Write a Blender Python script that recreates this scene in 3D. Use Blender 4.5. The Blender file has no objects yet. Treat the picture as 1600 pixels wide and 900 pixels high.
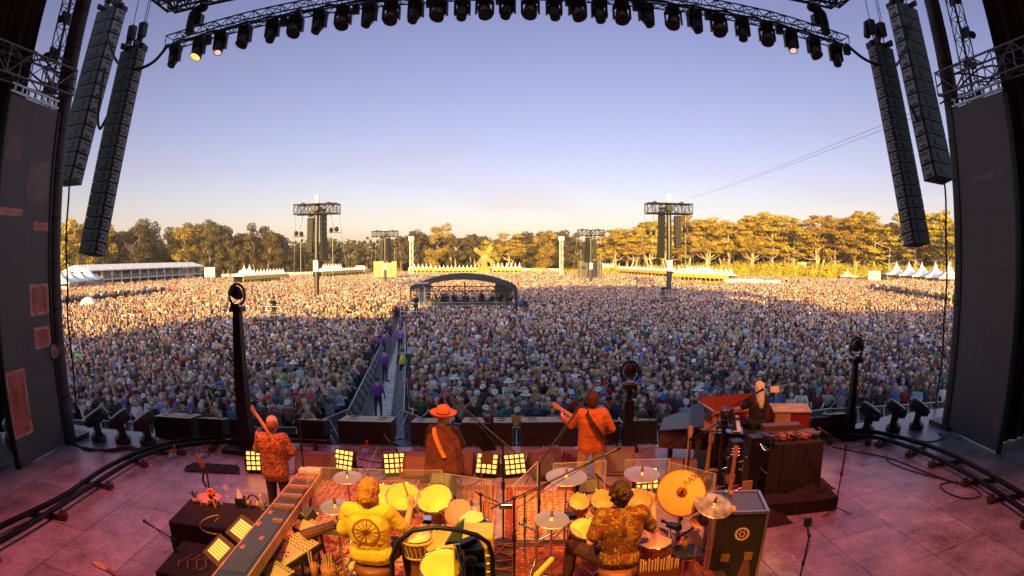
import bpy, bmesh, math, random
import numpy as np
from mathutils import Vector as V, Matrix as MX, Euler, noise
PI = math.pi; R = math.radians
rnd = random.Random(7)
sc = bpy.context.scene; col = sc.collection
# ---------------------------------------------------------------- camera, sky, sun, exposure
EYE = 3.95; PITCH = 2.897; FPX = 890.0
sc.render.engine = 'CYCLES'
cd = bpy.data.cameras.new('camera'); cam = bpy.data.objects.new('camera', cd); col.objects.link(cam)
cd.type = 'PANO'; cd.panorama_type = 'FISHEYE_EQUISOLID'
cd.sensor_width = 36; cd.fisheye_lens = FPX / 1600 * 36; cd.fisheye_fov = PI
cd.clip_start = .05; cd.clip_end = 3000
cam.location = (0, 0, EYE); cam.rotation_euler = (R(90 - PITCH), 0, 0)
sc.camera = cam
SUN_EL, SUN_AZ = 10.0, 9.0          # low sun behind the stage, a little to the left; azimuth of the light's travel, from +Y to +X
w = bpy.data.worlds.new('World'); sc.world = w; w.use_nodes = True
nt = w.node_tree; bg = nt.nodes['Background']
sky = nt.nodes.new('ShaderNodeTexSky'); sky.sky_type = 'NISHITA'; sky.sun_disc = False
sky.sun_elevation = R(SUN_EL); sky.sun_rotation = R(180 + SUN_AZ); sky.altitude = 20
sky.air_density = 1.0; sky.dust_density = 1.0; sky.ozone_density = 2.5
tint = nt.nodes.new('ShaderNodeMixRGB'); tint.blend_type = 'MULTIPLY'; tint.inputs[0].default_value = 1
stc = nt.nodes.new('ShaderNodeTexCoord'); sxy = nt.nodes.new('ShaderNodeSeparateXYZ'); nt.links.new(stc.outputs['Generated'], sxy.inputs[0])
rmp = nt.nodes.new('ShaderNodeValToRGB'); nt.links.new(sxy.outputs['Z'], rmp.inputs[0]); e_ = rmp.color_ramp.elements
e_[0].position = 0; e_[0].color = (.86, .61, .56, 1); e_[1].position = .45; e_[1].color = (.74, .45, .50, 1)
for q_, c_ in ((.06, (.84, .58, .57, 1)), (.16, (.82, .52, .55, 1))): e = e_.new(q_); e.color = c_
side = nt.nodes.new('ShaderNodeMapRange'); nt.links.new(sxy.outputs['Y'], side.inputs[0]); side.inputs[1].default_value = -.15; side.inputs[2].default_value = .3
mixs = nt.nodes.new('ShaderNodeMixRGB'); nt.links.new(side.outputs[0], mixs.inputs[0]); mixs.inputs[1].default_value = (2.5, 1.85, 1.65, 1); nt.links.new(rmp.outputs[0], mixs.inputs[2])
cn = nt.nodes.new('ShaderNodeTexNoise'); cn.inputs['Scale'].default_value = 3.2; cn.inputs['Detail'].default_value = 6; cmp_ = nt.nodes.new('ShaderNodeMapping'); cmp_.inputs['Scale'].default_value = (1, 1, 4.5)
nt.links.new(stc.outputs['Generated'], cmp_.inputs[0]); nt.links.new(cmp_.outputs[0], cn.inputs[0])
cm1 = nt.nodes.new('ShaderNodeMapRange'); cm1.inputs[1].default_value = .52; cm1.inputs[2].default_value = .75; cm1.inputs[4].default_value = .22; nt.links.new(cn.outputs[0], cm1.inputs[0])
cm2 = nt.nodes.new('ShaderNodeMapRange'); cm2.inputs[1].default_value = .34; cm2.inputs[2].default_value = .08; nt.links.new(sxy.outputs['Z'], cm2.inputs[0])
cmu = nt.nodes.new('ShaderNodeMath'); cmu.operation = 'MULTIPLY'; nt.links.new(cm1.outputs[0], cmu.inputs[0]); nt.links.new(cm2.outputs[0], cmu.inputs[1])
clm = nt.nodes.new('ShaderNodeMixRGB'); nt.links.new(cmu.outputs[0], clm.inputs[0]); nt.links.new(sky.outputs[0], clm.inputs[1]); clm.inputs[2].default_value = (2.6, 2.2, 2.3, 1)
nt.links.new(clm.outputs[0], tint.inputs[1]); nt.links.new(mixs.outputs[0], tint.inputs[2]); nt.links.new(tint.outputs[0], bg.inputs[0])
bg.inputs[1].default_value = .15
sl = bpy.data.lights.new('sun', 'SUN'); so = bpy.data.objects.new('sun', sl); col.objects.link(so)
sl.energy = 5.0; sl.angle = R(.5); sl.color = (1, .62, .09)
ddir = V((math.sin(R(SUN_AZ)) * math.cos(R(SUN_EL)), math.cos(R(SUN_AZ)) * math.cos(R(SUN_EL)), -math.sin(R(SUN_EL))))
so.rotation_euler = ddir.to_track_quat('-Z', 'Y').to_euler(); so.location = (0, -40, 40)
sc.view_settings.view_transform = 'Standard'; sc.view_settings.look = 'None'
sc.view_settings.exposure = 1.2; sc.view_settings.gamma = 1
sc.cycles.max_bounces = 5; sc.cycles.diffuse_bounces = 3; sc.cycles.glossy_bounces = 3
sc.cycles.transparent_max_bounces = 12; sc.cycles.use_denoising = True
sc.cycles.sample_clamp_indirect = 6

# stage lamps (the rig over the rear of the stage, out of frame)
def lamp(name, loc, to, colr, e, size=40, rad=.25, blend=.6):
    l = bpy.data.lights.new(name, 'SPOT'); o = bpy.data.objects.new(name, l); col.objects.link(o)
    l.energy = e; l.color = colr; l.spot_size = R(size); l.spot_blend = blend; l.shadow_soft_size = rad
    o.location = loc; o.rotation_euler = (V(to) - V(loc)).to_track_quat('-Z', 'Y').to_euler(); return o
AMB = (1, .42, .04); ORG = (1, .30, .06); RED = (1, .15, .16)
lamp('stage_lamp', (-3.4, 0.6, 8.6), (-1.2, 5.2, .8), (1, .60, .07), 1950, 32)
lamp('stage_lamp', (3.2, 0.6, 8.6), (1.3, 5.3, .8), (1, .40, .05), 1800, 32)
lamp('stage_lamp', (0, 2.5, 9.2), (.2, 7.6, 0), ORG, 1350, 46)
lamp('stage_lamp', (2.0, 2.5, 8.8), (1.3, 8.7, 1.0), ORG, 1150, 17)
lamp('stage_lamp', (-1.5, 2.5, 8.8), (-1.1, 8.1, 1.2), (1, .26, .07), 1050, 17)
lamp('stage_lamp', (-4.5, 2.2, 8.8), (-3.5, 7.2, 1.0), ORG, 1500, 20)
lamp('stage_lamp', (5.2, 3.2, 8.8), (4.4, 9.2, 1.0), (1, .42, .15), 1250, 24)
lamp('stage_lamp', (-5.5, 4, 9.4), (-5.2, 6.0, 0), RED, 1547, 58, .4, 1)
lamp('stage_lamp', (5.6, 4, 9.4), (5.6, 5.6, 0), (1, .19, .17), 1263, 56, .4, 1)
lamp('stage_lamp', (-1.5, 6.4, 9.4), (-1.2, 8.9, 0), (1, .03, .10), 850, 62, .4, 1)
lamp('stage_lamp', (3.0, 6.4, 9.4), (3.2, 8.7, 0), (1, .03, .08), 607, 55, .4, 1)

# ---------------------------------------------------------------- helpers
_m = {}
def mat(name, c, rough=.6, metal=0, emit=0, ec=None, nz=None, coat=0, alpha=1, trans=0, bump=None, vary=0, spec=None):
    if name in _m: return _m[name]
    m = bpy.data.materials.new(name); m.use_nodes = True; t = m.node_tree; b = t.nodes['Principled BSDF']
    c4 = (*c, 1); b.inputs['Base Color'].default_value = c4; b.inputs['Roughness'].default_value = rough
    b.inputs['Metallic'].default_value = metal
    if spec is not None: b.inputs['Specular IOR Level'].default_value = spec
    if coat: b.inputs['Coat Weight'].default_value = coat
    if alpha < 1: b.inputs['Alpha'].default_value = alpha
    if trans: b.inputs['Transmission Weight'].default_value = trans
    if emit: b.inputs['Emission Color'].default_value = (*(ec or c), 1); b.inputs['Emission Strength'].default_value = emit
    src = None
    if nz:
        sca, amt = nz[0], nz[1]
        tc = t.nodes.new('ShaderNodeTexCoord'); n = t.nodes.new('ShaderNodeTexNoise'); n.inputs['Scale'].default_value = sca; n.inputs['Detail'].default_value = 5
        mr = t.nodes.new('ShaderNodeMapRange'); mr.inputs[1].default_value = .3; mr.inputs[2].default_value = .7; mr.inputs[3].default_value = 1 - amt; mr.inputs[4].default_value = 1 + amt
        mm = t.nodes.new('ShaderNodeMixRGB'); mm.blend_type = 'MULTIPLY'; mm.inputs[0].default_value = 1; mm.inputs[1].default_value = c4
        t.links.new(tc.outputs['Object'], n.inputs['Vector']); t.links.new(n.outputs[0], mr.inputs[0]); t.links.new(mr.outputs[0], mm.inputs[2])
        src = mm.outputs[0]; t.links.new(src, b.inputs['Base Color'])
        if bump:
            bp = t.nodes.new('ShaderNodeBump'); bp.inputs['Strength'].default_value = bump; bp.inputs['Distance'].default_value = .02
            t.links.new(n.outputs[0], bp.inputs['Height']); t.links.new(bp.outputs[0], b.inputs['Normal'])
    if emit and src: t.links.new(src, b.inputs['Emission Color'])
    if vary:
        oi = t.nodes.new('ShaderNodeObjectInfo'); hs = t.nodes.new('ShaderNodeHueSaturation')
        mr = t.nodes.new('ShaderNodeMapRange'); mr.inputs[3].default_value = 1 - vary; mr.inputs[4].default_value = 1 + vary
        t.links.new(oi.outputs['Random'], mr.inputs[0]); t.links.new(mr.outputs[0], hs.inputs['Value'])
        mh = t.nodes.new('ShaderNodeMapRange'); mh.inputs[3].default_value = .485; mh.inputs[4].default_value = .515
        t.links.new(oi.outputs['Random'], mh.inputs[0]); t.links.new(mh.outputs[0], hs.inputs['Hue'])
        if src: t.links.new(src, hs.inputs['Color'])
        else: hs.inputs['Color'].default_value = c4
        t.links.new(hs.outputs[0], b.inputs['Base Color'])
    _m[name] = m; return m
def objcol_mat(name, rough=.8):
    if name in _m: return _m[name]
    m = bpy.data.materials.new(name); m.use_nodes = True; t = m.node_tree; b = t.nodes['Principled BSDF']
    oi = t.nodes.new('ShaderNodeObjectInfo'); t.links.new(oi.outputs['Color'], b.inputs['Base Color']); b.inputs['Roughness'].default_value = rough
    _m[name] = m; return m
def attr_mat(name, attr, rough=.8):
    m = bpy.data.materials.new(name); m.use_nodes = True; t = m.node_tree; b = t.nodes['Principled BSDF']
    a = t.nodes.new('ShaderNodeAttribute'); a.attribute_type = 'INSTANCER'; a.attribute_name = attr
    t.links.new(a.outputs['Color'], b.inputs['Base Color']); b.inputs['Roughness'].default_value = rough
    _m[name] = m; return m

def basis(d):
    d = V(d).normalized(); u = d.orthogonal().normalized(); return u, d.cross(u), d
class MB:
    def __init__(s): s.v = []; s.f = []; s.m = []; s.s = []; s.g = []; s.k = 0
    def add(s, vs, fs, m=0, sm=False, M=None):
        o = len(s.v)
        s.v += [tuple(M @ V(p)) if M else tuple(p) for p in vs]
        for f in fs: s.f.append(tuple(i + o for i in f)); s.m.append(m); s.s.append(sm); s.g.append(s.k)
        return s
    def box(s, c, d, m=0, M=None, rz=0, rx=0, ry=0):
        s.k += 1
        x, y, z = d[0] / 2, d[1] / 2, d[2] / 2
        L = MX.Translation(c) @ Euler((rx, ry, rz)).to_matrix().to_4x4()
        if M: L = M @ L
        return s.add([(-x, -y, -z), (x, -y, -z), (x, y, -z), (-x, y, -z), (-x, -y, z), (x, -y, z), (x, y, z), (-x, y, z)],
              [(0, 3, 2, 1), (4, 5, 6, 7), (0, 1, 5, 4), (1, 2, 6, 5), (2, 3, 7, 6), (3, 0, 4, 7)], m, False, L)
    def b2(s, a, b, m=0): return s.box([(a[i] + b[i]) / 2 for i in range(3)], [abs(b[i] - a[i]) for i in range(3)], m)
    def ring(s, P, rs, n=12, m=0, cap=True, sm=True):
        P = [V(p) for p in P]; s.k += 1
        if len(P) < 2: return s
        vs = []; fs = []; u = None
        for i, p in enumerate(P):
            t = (P[min(i + 1, len(P) - 1)] - P[max(i - 1, 0)])
            if t.length < 1e-9: t = V((0, 0, 1))
            t.normalize()
            if u is None: u = t.orthogonal().normalized()
            else:
                u = u - t * u.dot(t)
                u = u.normalized() if u.length > 1e-6 else t.orthogonal().normalized()
            w_ = t.cross(u); r = rs[i] if isinstance(rs, (list, tuple)) else rs
            for k in range(n):
                a = 2 * PI * k / n; vs.append(p + u * (r * math.cos(a)) + w_ * (r * math.sin(a)))
        for i in range(len(P) - 1):
            for k in range(n):
                k2 = (k + 1) % n; fs.append((i * n + k, i * n + k2, (i + 1) * n + k2, (i + 1) * n + k))
        s.add(vs, fs, m, sm)
        if cap: s.add(vs[:n], [tuple(range(n - 1, -1, -1))], m); s.add(vs[-n:], [tuple(range(n))], m)
        return s
    def cyl(s, a, b, r, r2=None, n=12, m=0, cap=True, sm=True): return s.ring([a, b], [r, r if r2 is None else r2], n, m, cap, sm)
    def tube(s, P, r, n=6, m=0): return s.ring(P, r, n, m)
    def lathe(s, prof, c=(0, 0, 0), M=None, n=24, m=0, sm=True):
        L = MX.Translation(c)
        if M: L = L @ M
        vs = []; fs = []
        for r, z in prof:
            for k in range(n): a = 2 * PI * k / n; vs.append((r * math.cos(a), r * math.sin(a), z))
        for i in range(len(prof) - 1):
            for k in range(n): k2 = (k + 1) % n; fs.append((i * n + k, i * n + k2, (i + 1) * n + k2, (i + 1) * n + k))
        return s.add(vs, fs, m, sm, L)
    def ell(s, c, r, M=None, n=12, m=0, h=8):
        if not isinstance(r, (list, tuple)): r = (r, r, r)
        L = MX.Translation(c)
        if M: L = L @ M
        vs = [(0, 0, -r[2])]; fs = []
        for i in range(1, h):
            a = -PI / 2 + PI * i / h
            for k in range(n): b = 2 * PI * k / n; vs.append((r[0] * math.cos(a) * math.cos(b), r[1] * math.cos(a) * math.sin(b), r[2] * math.sin(a)))
        vs.append((0, 0, r[2])); T = len(vs) - 1
        for k in range(n):
            k2 = (k + 1) % n; fs.append((0, 1 + k2, 1 + k)); fs.append((T, 1 + (h - 2) * n + k, 1 + (h - 2) * n + k2))
            for i in range(h - 2): fs.append((1 + i * n + k, 1 + i * n + k2, 1 + (i + 1) * n + k2, 1 + (i + 1) * n + k))
        return s.add(vs, fs, m, True, L)
    def prism(s, poly, z0, z1, m=0, M=None):
        n = len(poly); vs = [(x, y, z0) for x, y in poly] + [(x, y, z1) for x, y in poly]
        return s.add(vs, [tuple(range(n - 1, -1, -1)), tuple(range(n, 2 * n))] + [(i, (i + 1) % n, n + (i + 1) % n, n + i) for i in range(n)], m, False, M)
    def truss(s, a, b, w, h=None, bay=None, r=.02, m=0, up=(0, 0, 1), n=5):
        a = V(a); b = V(b); d = (b - a); L = d.length; d.normalize(); h = h or w
        side = d.cross(V(up)).normalized(); upv = side.cross(d).normalized(); k = max(1, round(L / (bay or w)))
        C = [side * (sx * w / 2) + upv * (sz * h / 2) for sx, sz in ((-1, -1), (1, -1), (1, 1), (-1, 1))]
        for c in C: s.cyl(a + c, b + c, r, n=n, m=m)
        for i in range(k + 1):
            p = a + d * (L * i / k)
            for j in range(4): s.cyl(p + C[j], p + C[(j + 1) % 4], r * .6, n=4, m=m)
            if i < k:
                q = a + d * (L * (i + 1) / k)
                for j in range(4): s.cyl((p if i % 2 else q) + C[j], (q if i % 2 else p) + C[(j + 1) % 4], r * .6, n=4, m=m)
        return s
    def each(s, name, mats, parent=None, bevel=0):      # one object for every primitive collected
        out = []
        for k in sorted(set(s.g)):
            b = MB(); idx = {}
            for f, g, m_, q in zip(s.f, s.g, s.m, s.s):
                if g != k: continue
                for i in f:
                    if i not in idx: idx[i] = len(b.v); b.v.append(s.v[i])
                b.f.append(tuple(idx[i] for i in f)); b.m.append(m_); b.s.append(q); b.g.append(0)
            out.append(b.o(name, mats, parent, bevel))
        return out
    def o(s, name, mats, parent=None, bevel=0, loc=None):
        me = bpy.data.meshes.new(name); me.from_pydata(s.v, [], s.f); me.update()
        if not isinstance(mats, (list, tuple)): mats = [mats]
        for x in mats: me.materials.append(x)
        if len(mats) > 1: me.polygons.foreach_set('material_index', s.m)
        me.polygons.foreach_set('use_smooth', s.s)
        ob = bpy.data.objects.new(name, me); col.objects.link(ob)
        if parent: ob.parent = parent
        if loc: ob.location = loc
        if bevel:
            md = ob.modifiers.new('b', 'BEVEL'); md.width = bevel; md.segments = 2; md.limit_method = 'ANGLE'
        return ob
def tag(o, label=None, cat=None, group=None, kind=None):
    if label: o['label'] = label
    if cat: o['category'] = cat
    if group: o['group'] = group
    if kind: o['kind'] = kind
    return o
def thing(name, label, cat, loc=(0, 0, 0), rz=0, group=None):
    o = bpy.data.objects.new(name, None); col.objects.link(o); o.location = loc; o.rotation_euler = (0, 0, rz); o.empty_display_size = .1
    return tag(o, label, cat, group)
def kids(o): return [c for c in bpy.data.objects if c.parent == o]
def dup(root, loc=None, rz=None, label=None, kidmap=None):
    r = root.copy(); col.objects.link(r)
    if loc is not None: r.location = loc
    if rz is not None: r.rotation_euler = (0, 0, rz)
    if label: r['label'] = label
    for ch in (kidmap or kids(root)):
        c = ch.copy(); col.objects.link(c); c.parent = r
        for g in kids(ch) if kidmap is None else []:
            e = g.copy(); col.objects.link(e); e.parent = c
    return r
# a point seen in a given direction, at a chosen height or depth (used to plan where things stand)
def ray(px, py):
    x = px - 800; z = 450 - py; r = math.hypot(x, z); t = 2 * math.asin(r / (2 * FPX)); s = math.sin(t) / r if r else 0
    p = R(PITCH); X, Z, Y = x * s, z * s, math.cos(t)
    return X, Y * math.cos(p) + Z * math.sin(p), Z * math.cos(p) - Y * math.sin(p)
def G(px, py, z=0.0): X, Y, Z = ray(px, py); k = (z - EYE) / Z; return V((X * k, Y * k, z))
def D(px, py, y): X, Y, Z = ray(px, py); k = y / Y; return V((X * k, y, EYE + Z * k))
def PX(x, y, z):
    z -= EYE; p = R(PITCH); Y = y * math.cos(p) - z * math.sin(p); Z = y * math.sin(p) + z * math.cos(p)
    n = math.sqrt(x * x + Y * Y + Z * Z)
    if n < 1e-6: return 0, 0
    r = 2 * FPX * math.sin(math.acos(max(-1, min(1, Y / n))) / 2); q = math.hypot(x, Z) or 1
    return 800 + x / q * r, 450 - Z / q * r
GZ = -2.8
BLK = mat('black_metal', (.012, .012, .014), .45, .3); DKM = mat('dark_steel', (.06, .06, .065), .4, .8)
BLKP = mat('black_plastic', (.02, .02, .022), .5); STEEL = mat('galvanised_steel', (.42, .43, .45), .38, .9, nz=(6, .12))
CLOTHB = mat('black_cloth', (.010, .009, .009), .95, nz=(5, .3)); CHR = mat('chrome', (.75, .75, .76), .15, 1)
WHT = mat('white_fabric', (.80, .79, .77), .8); RUB = mat('rubber_cable', (.012, .012, .012), .6)
GRILL = mat('speaker_grille', (.02, .02, .022), .7, .3); BRS = mat('brass', (.72, .48, .18), .28, 1, nz=(9, .12))
# ================================================================ setting
def ground_mat():
    m = mat('field_ground', (.09, .085, .04), .95, nz=(.08, .35)); return m
b = MB(); b.add([(-1500, -400, GZ), (1500, -400, GZ), (1500, 1800, GZ), (-1500, 1800, GZ)], [(0, 1, 2, 3)])
tag(b.o('ground', ground_mat()), kind='structure')
# stage floor: black painted plywood panels with scuffs
def floor_mat():
    m = bpy.data.materials.new('stage_plywood'); m.use_nodes = True; t = m.node_tree; p = t.nodes['Principled BSDF']
    N = t.nodes.new; Lk = t.links.new
    tc = N('ShaderNodeTexCoord'); mp = N('ShaderNodeMapping'); mp.inputs['Rotation'].default_value[2] = R(-3)
    Lk(tc.outputs['Object'], mp.inputs[0])
    br = N('ShaderNodeTexBrick'); br.offset = .5; br.inputs['Scale'].default_value = 1; br.inputs['Mortar Size'].default_value = .007
    br.inputs['Mortar Smooth'].default_value = .2; br.inputs['Brick Width'].default_value = 2.44; br.inputs['Row Height'].default_value = 1.22
    br.inputs['Color1'].default_value = (.23, .215, .225, 1); br.inputs['Color2'].default_value = (.31, .29, .30, 1); br.inputs['Mortar'].default_value = (.01, .01, .01, 1)
    rot = N('ShaderNodeMapping'); rot.inputs['Rotation'].default_value[2] = R(90); Lk(mp.outputs[0], rot.inputs[0]); Lk(rot.outputs[0], br.inputs[0])
    n1 = N('ShaderNodeTexNoise'); n1.inputs['Scale'].default_value = 1.3; n1.inputs['Detail'].default_value = 9; n1.inputs['Roughness'].default_value = .68; Lk(mp.outputs[0], n1.inputs[0])
    n2 = N('ShaderNodeTexNoise'); n2.inputs['Scale'].default_value = 14; n2.inputs['Detail'].default_value = 6; Lk(mp.outputs[0], n2.inputs[0])
    r1 = N('ShaderNodeMapRange'); r1.inputs[1].default_value = .35; r1.inputs[2].default_value = .68; r1.inputs[3].default_value = .55; r1.inputs[4].default_value = 1.5; Lk(n1.outputs[0], r1.inputs[0])
    r2 = N('ShaderNodeMapRange'); r2.inputs[1].default_value = .35; r2.inputs[2].default_value = .7; r2.inputs[3].default_value = .85; r2.inputs[4].default_value = 1.2; Lk(n2.outputs[0], r2.inputs[0])
    mu = N('ShaderNodeMath'); mu.operation = 'MULTIPLY'; Lk(r1.outputs[0], mu.inputs[0]); Lk(r2.outputs[0], mu.inputs[1])
    mx = N('ShaderNodeMixRGB'); mx.blend_type = 'MULTIPLY'; mx.inputs[0].default_value = 1; Lk(br.outputs[0], mx.inputs[1]); Lk(mu.outputs[0], mx.inputs[2])
    Lk(mx.outputs[0], p.inputs['Base Color'])
    rr = N('ShaderNodeMapRange'); rr.inputs[3].default_value = .16; rr.inputs[4].default_value = .46; Lk(n1.outputs[0], rr.inputs[0]); Lk(rr.outputs[0], p.inputs['Roughness'])
    bp = N('ShaderNodeBump'); bp.inputs['Strength'].default_value = .25; bp.inputs['Distance'].default_value = .01; Lk(n2.outputs[0], bp.inputs['Height']); Lk(bp.outputs[0], p.inputs['Normal'])
    return m
b = MB(); b.prism([(-17, -9), (17, -9), (17, 11.5), (10, 11.9), (6.9, 11.25), (0, 11.55), (-6.9, 11.0), (-10.4, 10.4), (-17, 9.9)], GZ + .02, 0)
tag(b.o('stage_floor', floor_mat()), kind='structure')
# stage house: roof, back and wings round the camera (they cast the long shade over the crowd)
HS = mat('stage_house_black', (.02, .02, .022), .9)
t = thing('stage_house', 'black roofed stage building that frames the whole view', 'stage', (0, 0, 0))
b = MB(); b.box((0, -9.2, 6.9), (34, .3, 19.4)); b.o('back_wall', HS, t)
b = MB()
prof = [(-24, 12.6), (-14, 14.5), (-5, 16.4), (3, 16.9), (12, 15.6), (24, 13.4)]
for (x0, z0), (x1, z1) in zip(prof[:-1], prof[1:]):
    b.add([(x0, -11, z0), (x1, -11, z1), (x1, 8.5, z1), (x0, 8.5, z0), (x0, -11, z0 + .4), (x1, -11, z1 + .4), (x1, 8.5, z1 + .4), (x0, 8.5, z0 + .4)],
          [(3, 2, 1, 0), (4, 5, 6, 7), (0, 1, 5, 4), (2, 3, 7, 6), (1, 2, 6, 5), (3, 0, 4, 7)])
b.o('roof', HS, t)
for q_ in (-17.2, 17.2): b = MB(); b.box((q_, -2.5, 4.8), (.3, 13.4, 15.2)); b.o('side_wall', HS, t)
b = MB(); b.prism([(-37, -24), (-17.6, -24), (-17.6, -10), (-37, -10)], GZ, 9.3); b.prism([(-70, -24), (-37.1, -24), (-37.1, -12), (-70, -12)], GZ, 5.4); b.prism([(17.6, -26), (58, -26), (58, -10), (17.6, -10)], GZ, 9.6)
b.prism([(-17, -30), (17, -30), (17, -10), (-17, -10)], GZ, 14); b.o('shade_block', HS, t)  # unseen blocks added and sized to cast the shade over the crowd

# ================================================================ trees
BARK = mat('bark', (.16, .12, .085), .9, nz=(3, .3)); PALEB = mat('pale_bark', (.42, .34, .24), .85, nz=(3, .25))
FOL = {'euc': mat('foliage_eucalyptus_shaded', (.060, .047, .014), .75, nz=(.35, .45), vary=.22),  # dark copy: shade on the left trees put into the leaf colour
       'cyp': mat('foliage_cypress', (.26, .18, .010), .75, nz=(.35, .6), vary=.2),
       'eug': mat('foliage_sunlit_eucalyptus', (.26, .19, .02), .75, nz=(.35, .45), vary=.22),  # sunlit copy of the same tree, gold light put into the leaf colour
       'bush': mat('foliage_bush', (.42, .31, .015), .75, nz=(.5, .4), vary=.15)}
def leafcloud(rg, clumps, per, size, mn=0):
    b = MB()
    for (c, r) in clumps:
        k = int(per * (r[0] * r[1] + r[0] * r[2] + r[1] * r[2]) / 3)
        for _ in range(k):
            d = V((rg.gauss(0, 1), rg.gauss(0, 1), rg.gauss(0, 1))).normalized(); q = rg.uniform(.62, 1.04)
            if d.z < -.5: q *= .8
            p = V((c[0] + d.x * r[0] * q, c[1] + d.y * r[1] * q, c[2] + d.z * r[2] * q))
            nn = (d + V((rg.uniform(-.7, .7), rg.uniform(-.7, .7), rg.uniform(-.5, .9)))).normalized(); u = nn.orthogonal().normalized(); a = rg.uniform(0, 2 * PI)
            u2 = u * math.cos(a) + nn.cross(u) * math.sin(a); v2 = nn.cross(u2); s1 = size * rg.uniform(.6, 1.3); s2 = s1 * rg.uniform(.4, .8)
            b.add([p - u2 * s1, p + v2 * s2 - u2 * s1 * .2, p + u2 * s1, p - v2 * s2], [(0, 1, 2, 3)])
    return b
def make_tree(kind, seed):
    rg = random.Random(seed); tr = MB(); clumps = []
    if kind in ('euc', 'eug'):
        n = rg.randint(1, 3)
        for s in range(n):
            x0, y0 = rg.uniform(-2, 2) * (n > 1), rg.uniform(-1, 1)
            P = [V((x0, y0, 0))]; h = rg.uniform(11, 15)
            for i in range(5): P.append(P[-1] + V((rg.uniform(-.8, .8), rg.uniform(-.6, .6), h / 5)))
            tr.ring(P, [.42, .36, .3, .24, .18, .1], 7)
            for i in range(8):
                k = rg.randint(2, 5); a = rg.uniform(0, 2 * PI); L = rg.uniform(2.2, 5.2); e = P[k] + V((math.cos(a) * L, math.sin(a) * L * .8, rg.uniform(1, 4.5)))
                tr.ring([P[k], (P[k] + e) / 2 + V((0, 0, .7)), e], [.15, .1, .05], 5); clumps.append((e, (rg.uniform(1.5, 2.7), rg.uniform(1.4, 2.2), rg.uniform(1.2, 2.1))))
            clumps.append((P[-1] + V((0, 0, 1.5)), (2.2, 2, 2.2)))
        for i in range(11): a = rg.uniform(0, 2 * PI); clumps.append((V((math.cos(a) * rg.uniform(1, 5), math.sin(a) * 3, rg.uniform(2.5, 10))), (rg.uniform(1.5, 2.6), 1.8, rg.uniform(1.4, 2.4))))
        return tr, leafcloud(rg, clumps, 62, .35)
    h = rg.uniform(15, 19); lean = rg.uniform(-.12, .12)
    for s in range(rg.randint(1, 3)):
        P = [V((rg.uniform(-1.2, 1.2), rg.uniform(-.5, .5), 0))]
        for i in range(5): P.append(P[-1] + V((lean * 3 + rg.uniform(-.7, .7), rg.uniform(-.4, .4), h * rg.uniform(.16, .19))))
        tr.ring(P, [.5, .42, .34, .28, .2, .1], 7)
        for i in range(14):
            k = rg.randint(2, 5); a = rg.uniform(0, 2 * PI); L = rg.uniform(2.5, 6.5); e = P[k] + V((math.cos(a) * L, math.sin(a) * L * .7, rg.uniform(.8, 3.4)))
            tr.ring([P[k], P[k].lerp(e, .5) + V((0, 0, -.4)), e], [.17, .12, .05], 5)
            clumps.append((e + V((0, 0, .4)), (rg.uniform(1.6, 3.1), rg.uniform(1.5, 2.6), rg.uniform(.55, 1.0))))
            if rg.random() < .6: clumps.append((e + V((rg.uniform(-2, 2), rg.uniform(-1, 1), rg.uniform(.8, 1.8))), (rg.uniform(1.2, 2.2), 1.6, rg.uniform(.5, .9))))
        clumps.append((P[-1] + V((0, 0, .6)), (2.4, 2.2, .9)))
    return tr, leafcloud(rg, clumps, 66, .33)
protos = {}
def tree(kind, k, loc, rz, s, label, first={}):
    key = (kind, k)
    sp = {'eug': 'eucalyptus_tree', 'euc': 'eucalyptus_tree', 'cyp': 'cypress_tree'}[kind]
    if key not in first:
        r = thing(sp, label, 'tree', loc, rz, 'trees beyond the field')
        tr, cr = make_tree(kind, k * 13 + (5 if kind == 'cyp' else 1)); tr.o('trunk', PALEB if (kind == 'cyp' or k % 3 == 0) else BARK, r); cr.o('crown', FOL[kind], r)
        first[key] = (r, kids(r))
    else: r = dup(first[key][0], loc, rz, label, first[key][1])
    r.scale = (s[0], s[0], s[1]); return r
TL = [  # px, distance(y), kind, height m
]
# the tree line follows the top edge seen over the field: (px, py of the top, depth)
line = [(95, 338, 150), (128, 330, 158), (165, 345, 168), (205, 342, 180), (240, 338, 192), (285, 338, 204), (320, 345, 212), (352, 352, 216), (392, 356, 220), (425, 362, 222), (452, 372, 226), (480, 382, 236),
        (512, 372, 244), (545, 378, 252), (572, 384, 258), (600, 374, 262), (628, 366, 266), (655, 358, 270), (682, 356, 272), (710, 358, 274), (740, 362, 278), (768, 365, 280), (796, 360, 280), (824, 358, 278), (852, 356, 276), (876, 360, 274),
        (905, 372, 270), (935, 372, 266), (962, 362, 262), (990, 352, 258), (1015, 350, 254), (1045, 354, 250), (1075, 350, 246), (1105, 344, 242), (1140, 346, 238), (1175, 344, 234), (1205, 336, 230), (1240, 338, 224), (1275, 342, 218), (1305, 346, 212),
        (1335, 340, 204), (1365, 344, 195), (1398, 350, 186), (1430, 344, 176), (1462, 340, 166), (1492, 334, 154)]
PLACE = {'eug': 'sunlit golden eucalyptus', 'euc': 'dark rounded eucalyptus', 'cyp': 'golden flat-topped cypress'}
def ordinal(i):
    W = 'first second third fourth fifth sixth seventh eighth ninth tenth eleventh twelfth thirteenth fourteenth fifteenth sixteenth seventeenth eighteenth nineteenth twentieth'.split()
    if i < 20: return W[i]
    T_ = {2: 'twenty', 3: 'thirty', 4: 'forty'}[(i + 1) // 10]
    return (T_.replace('ty', 'tieth') if (i + 1) % 10 == 0 else T_ + '-' + W[(i + 1) % 10 - 1])
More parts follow.
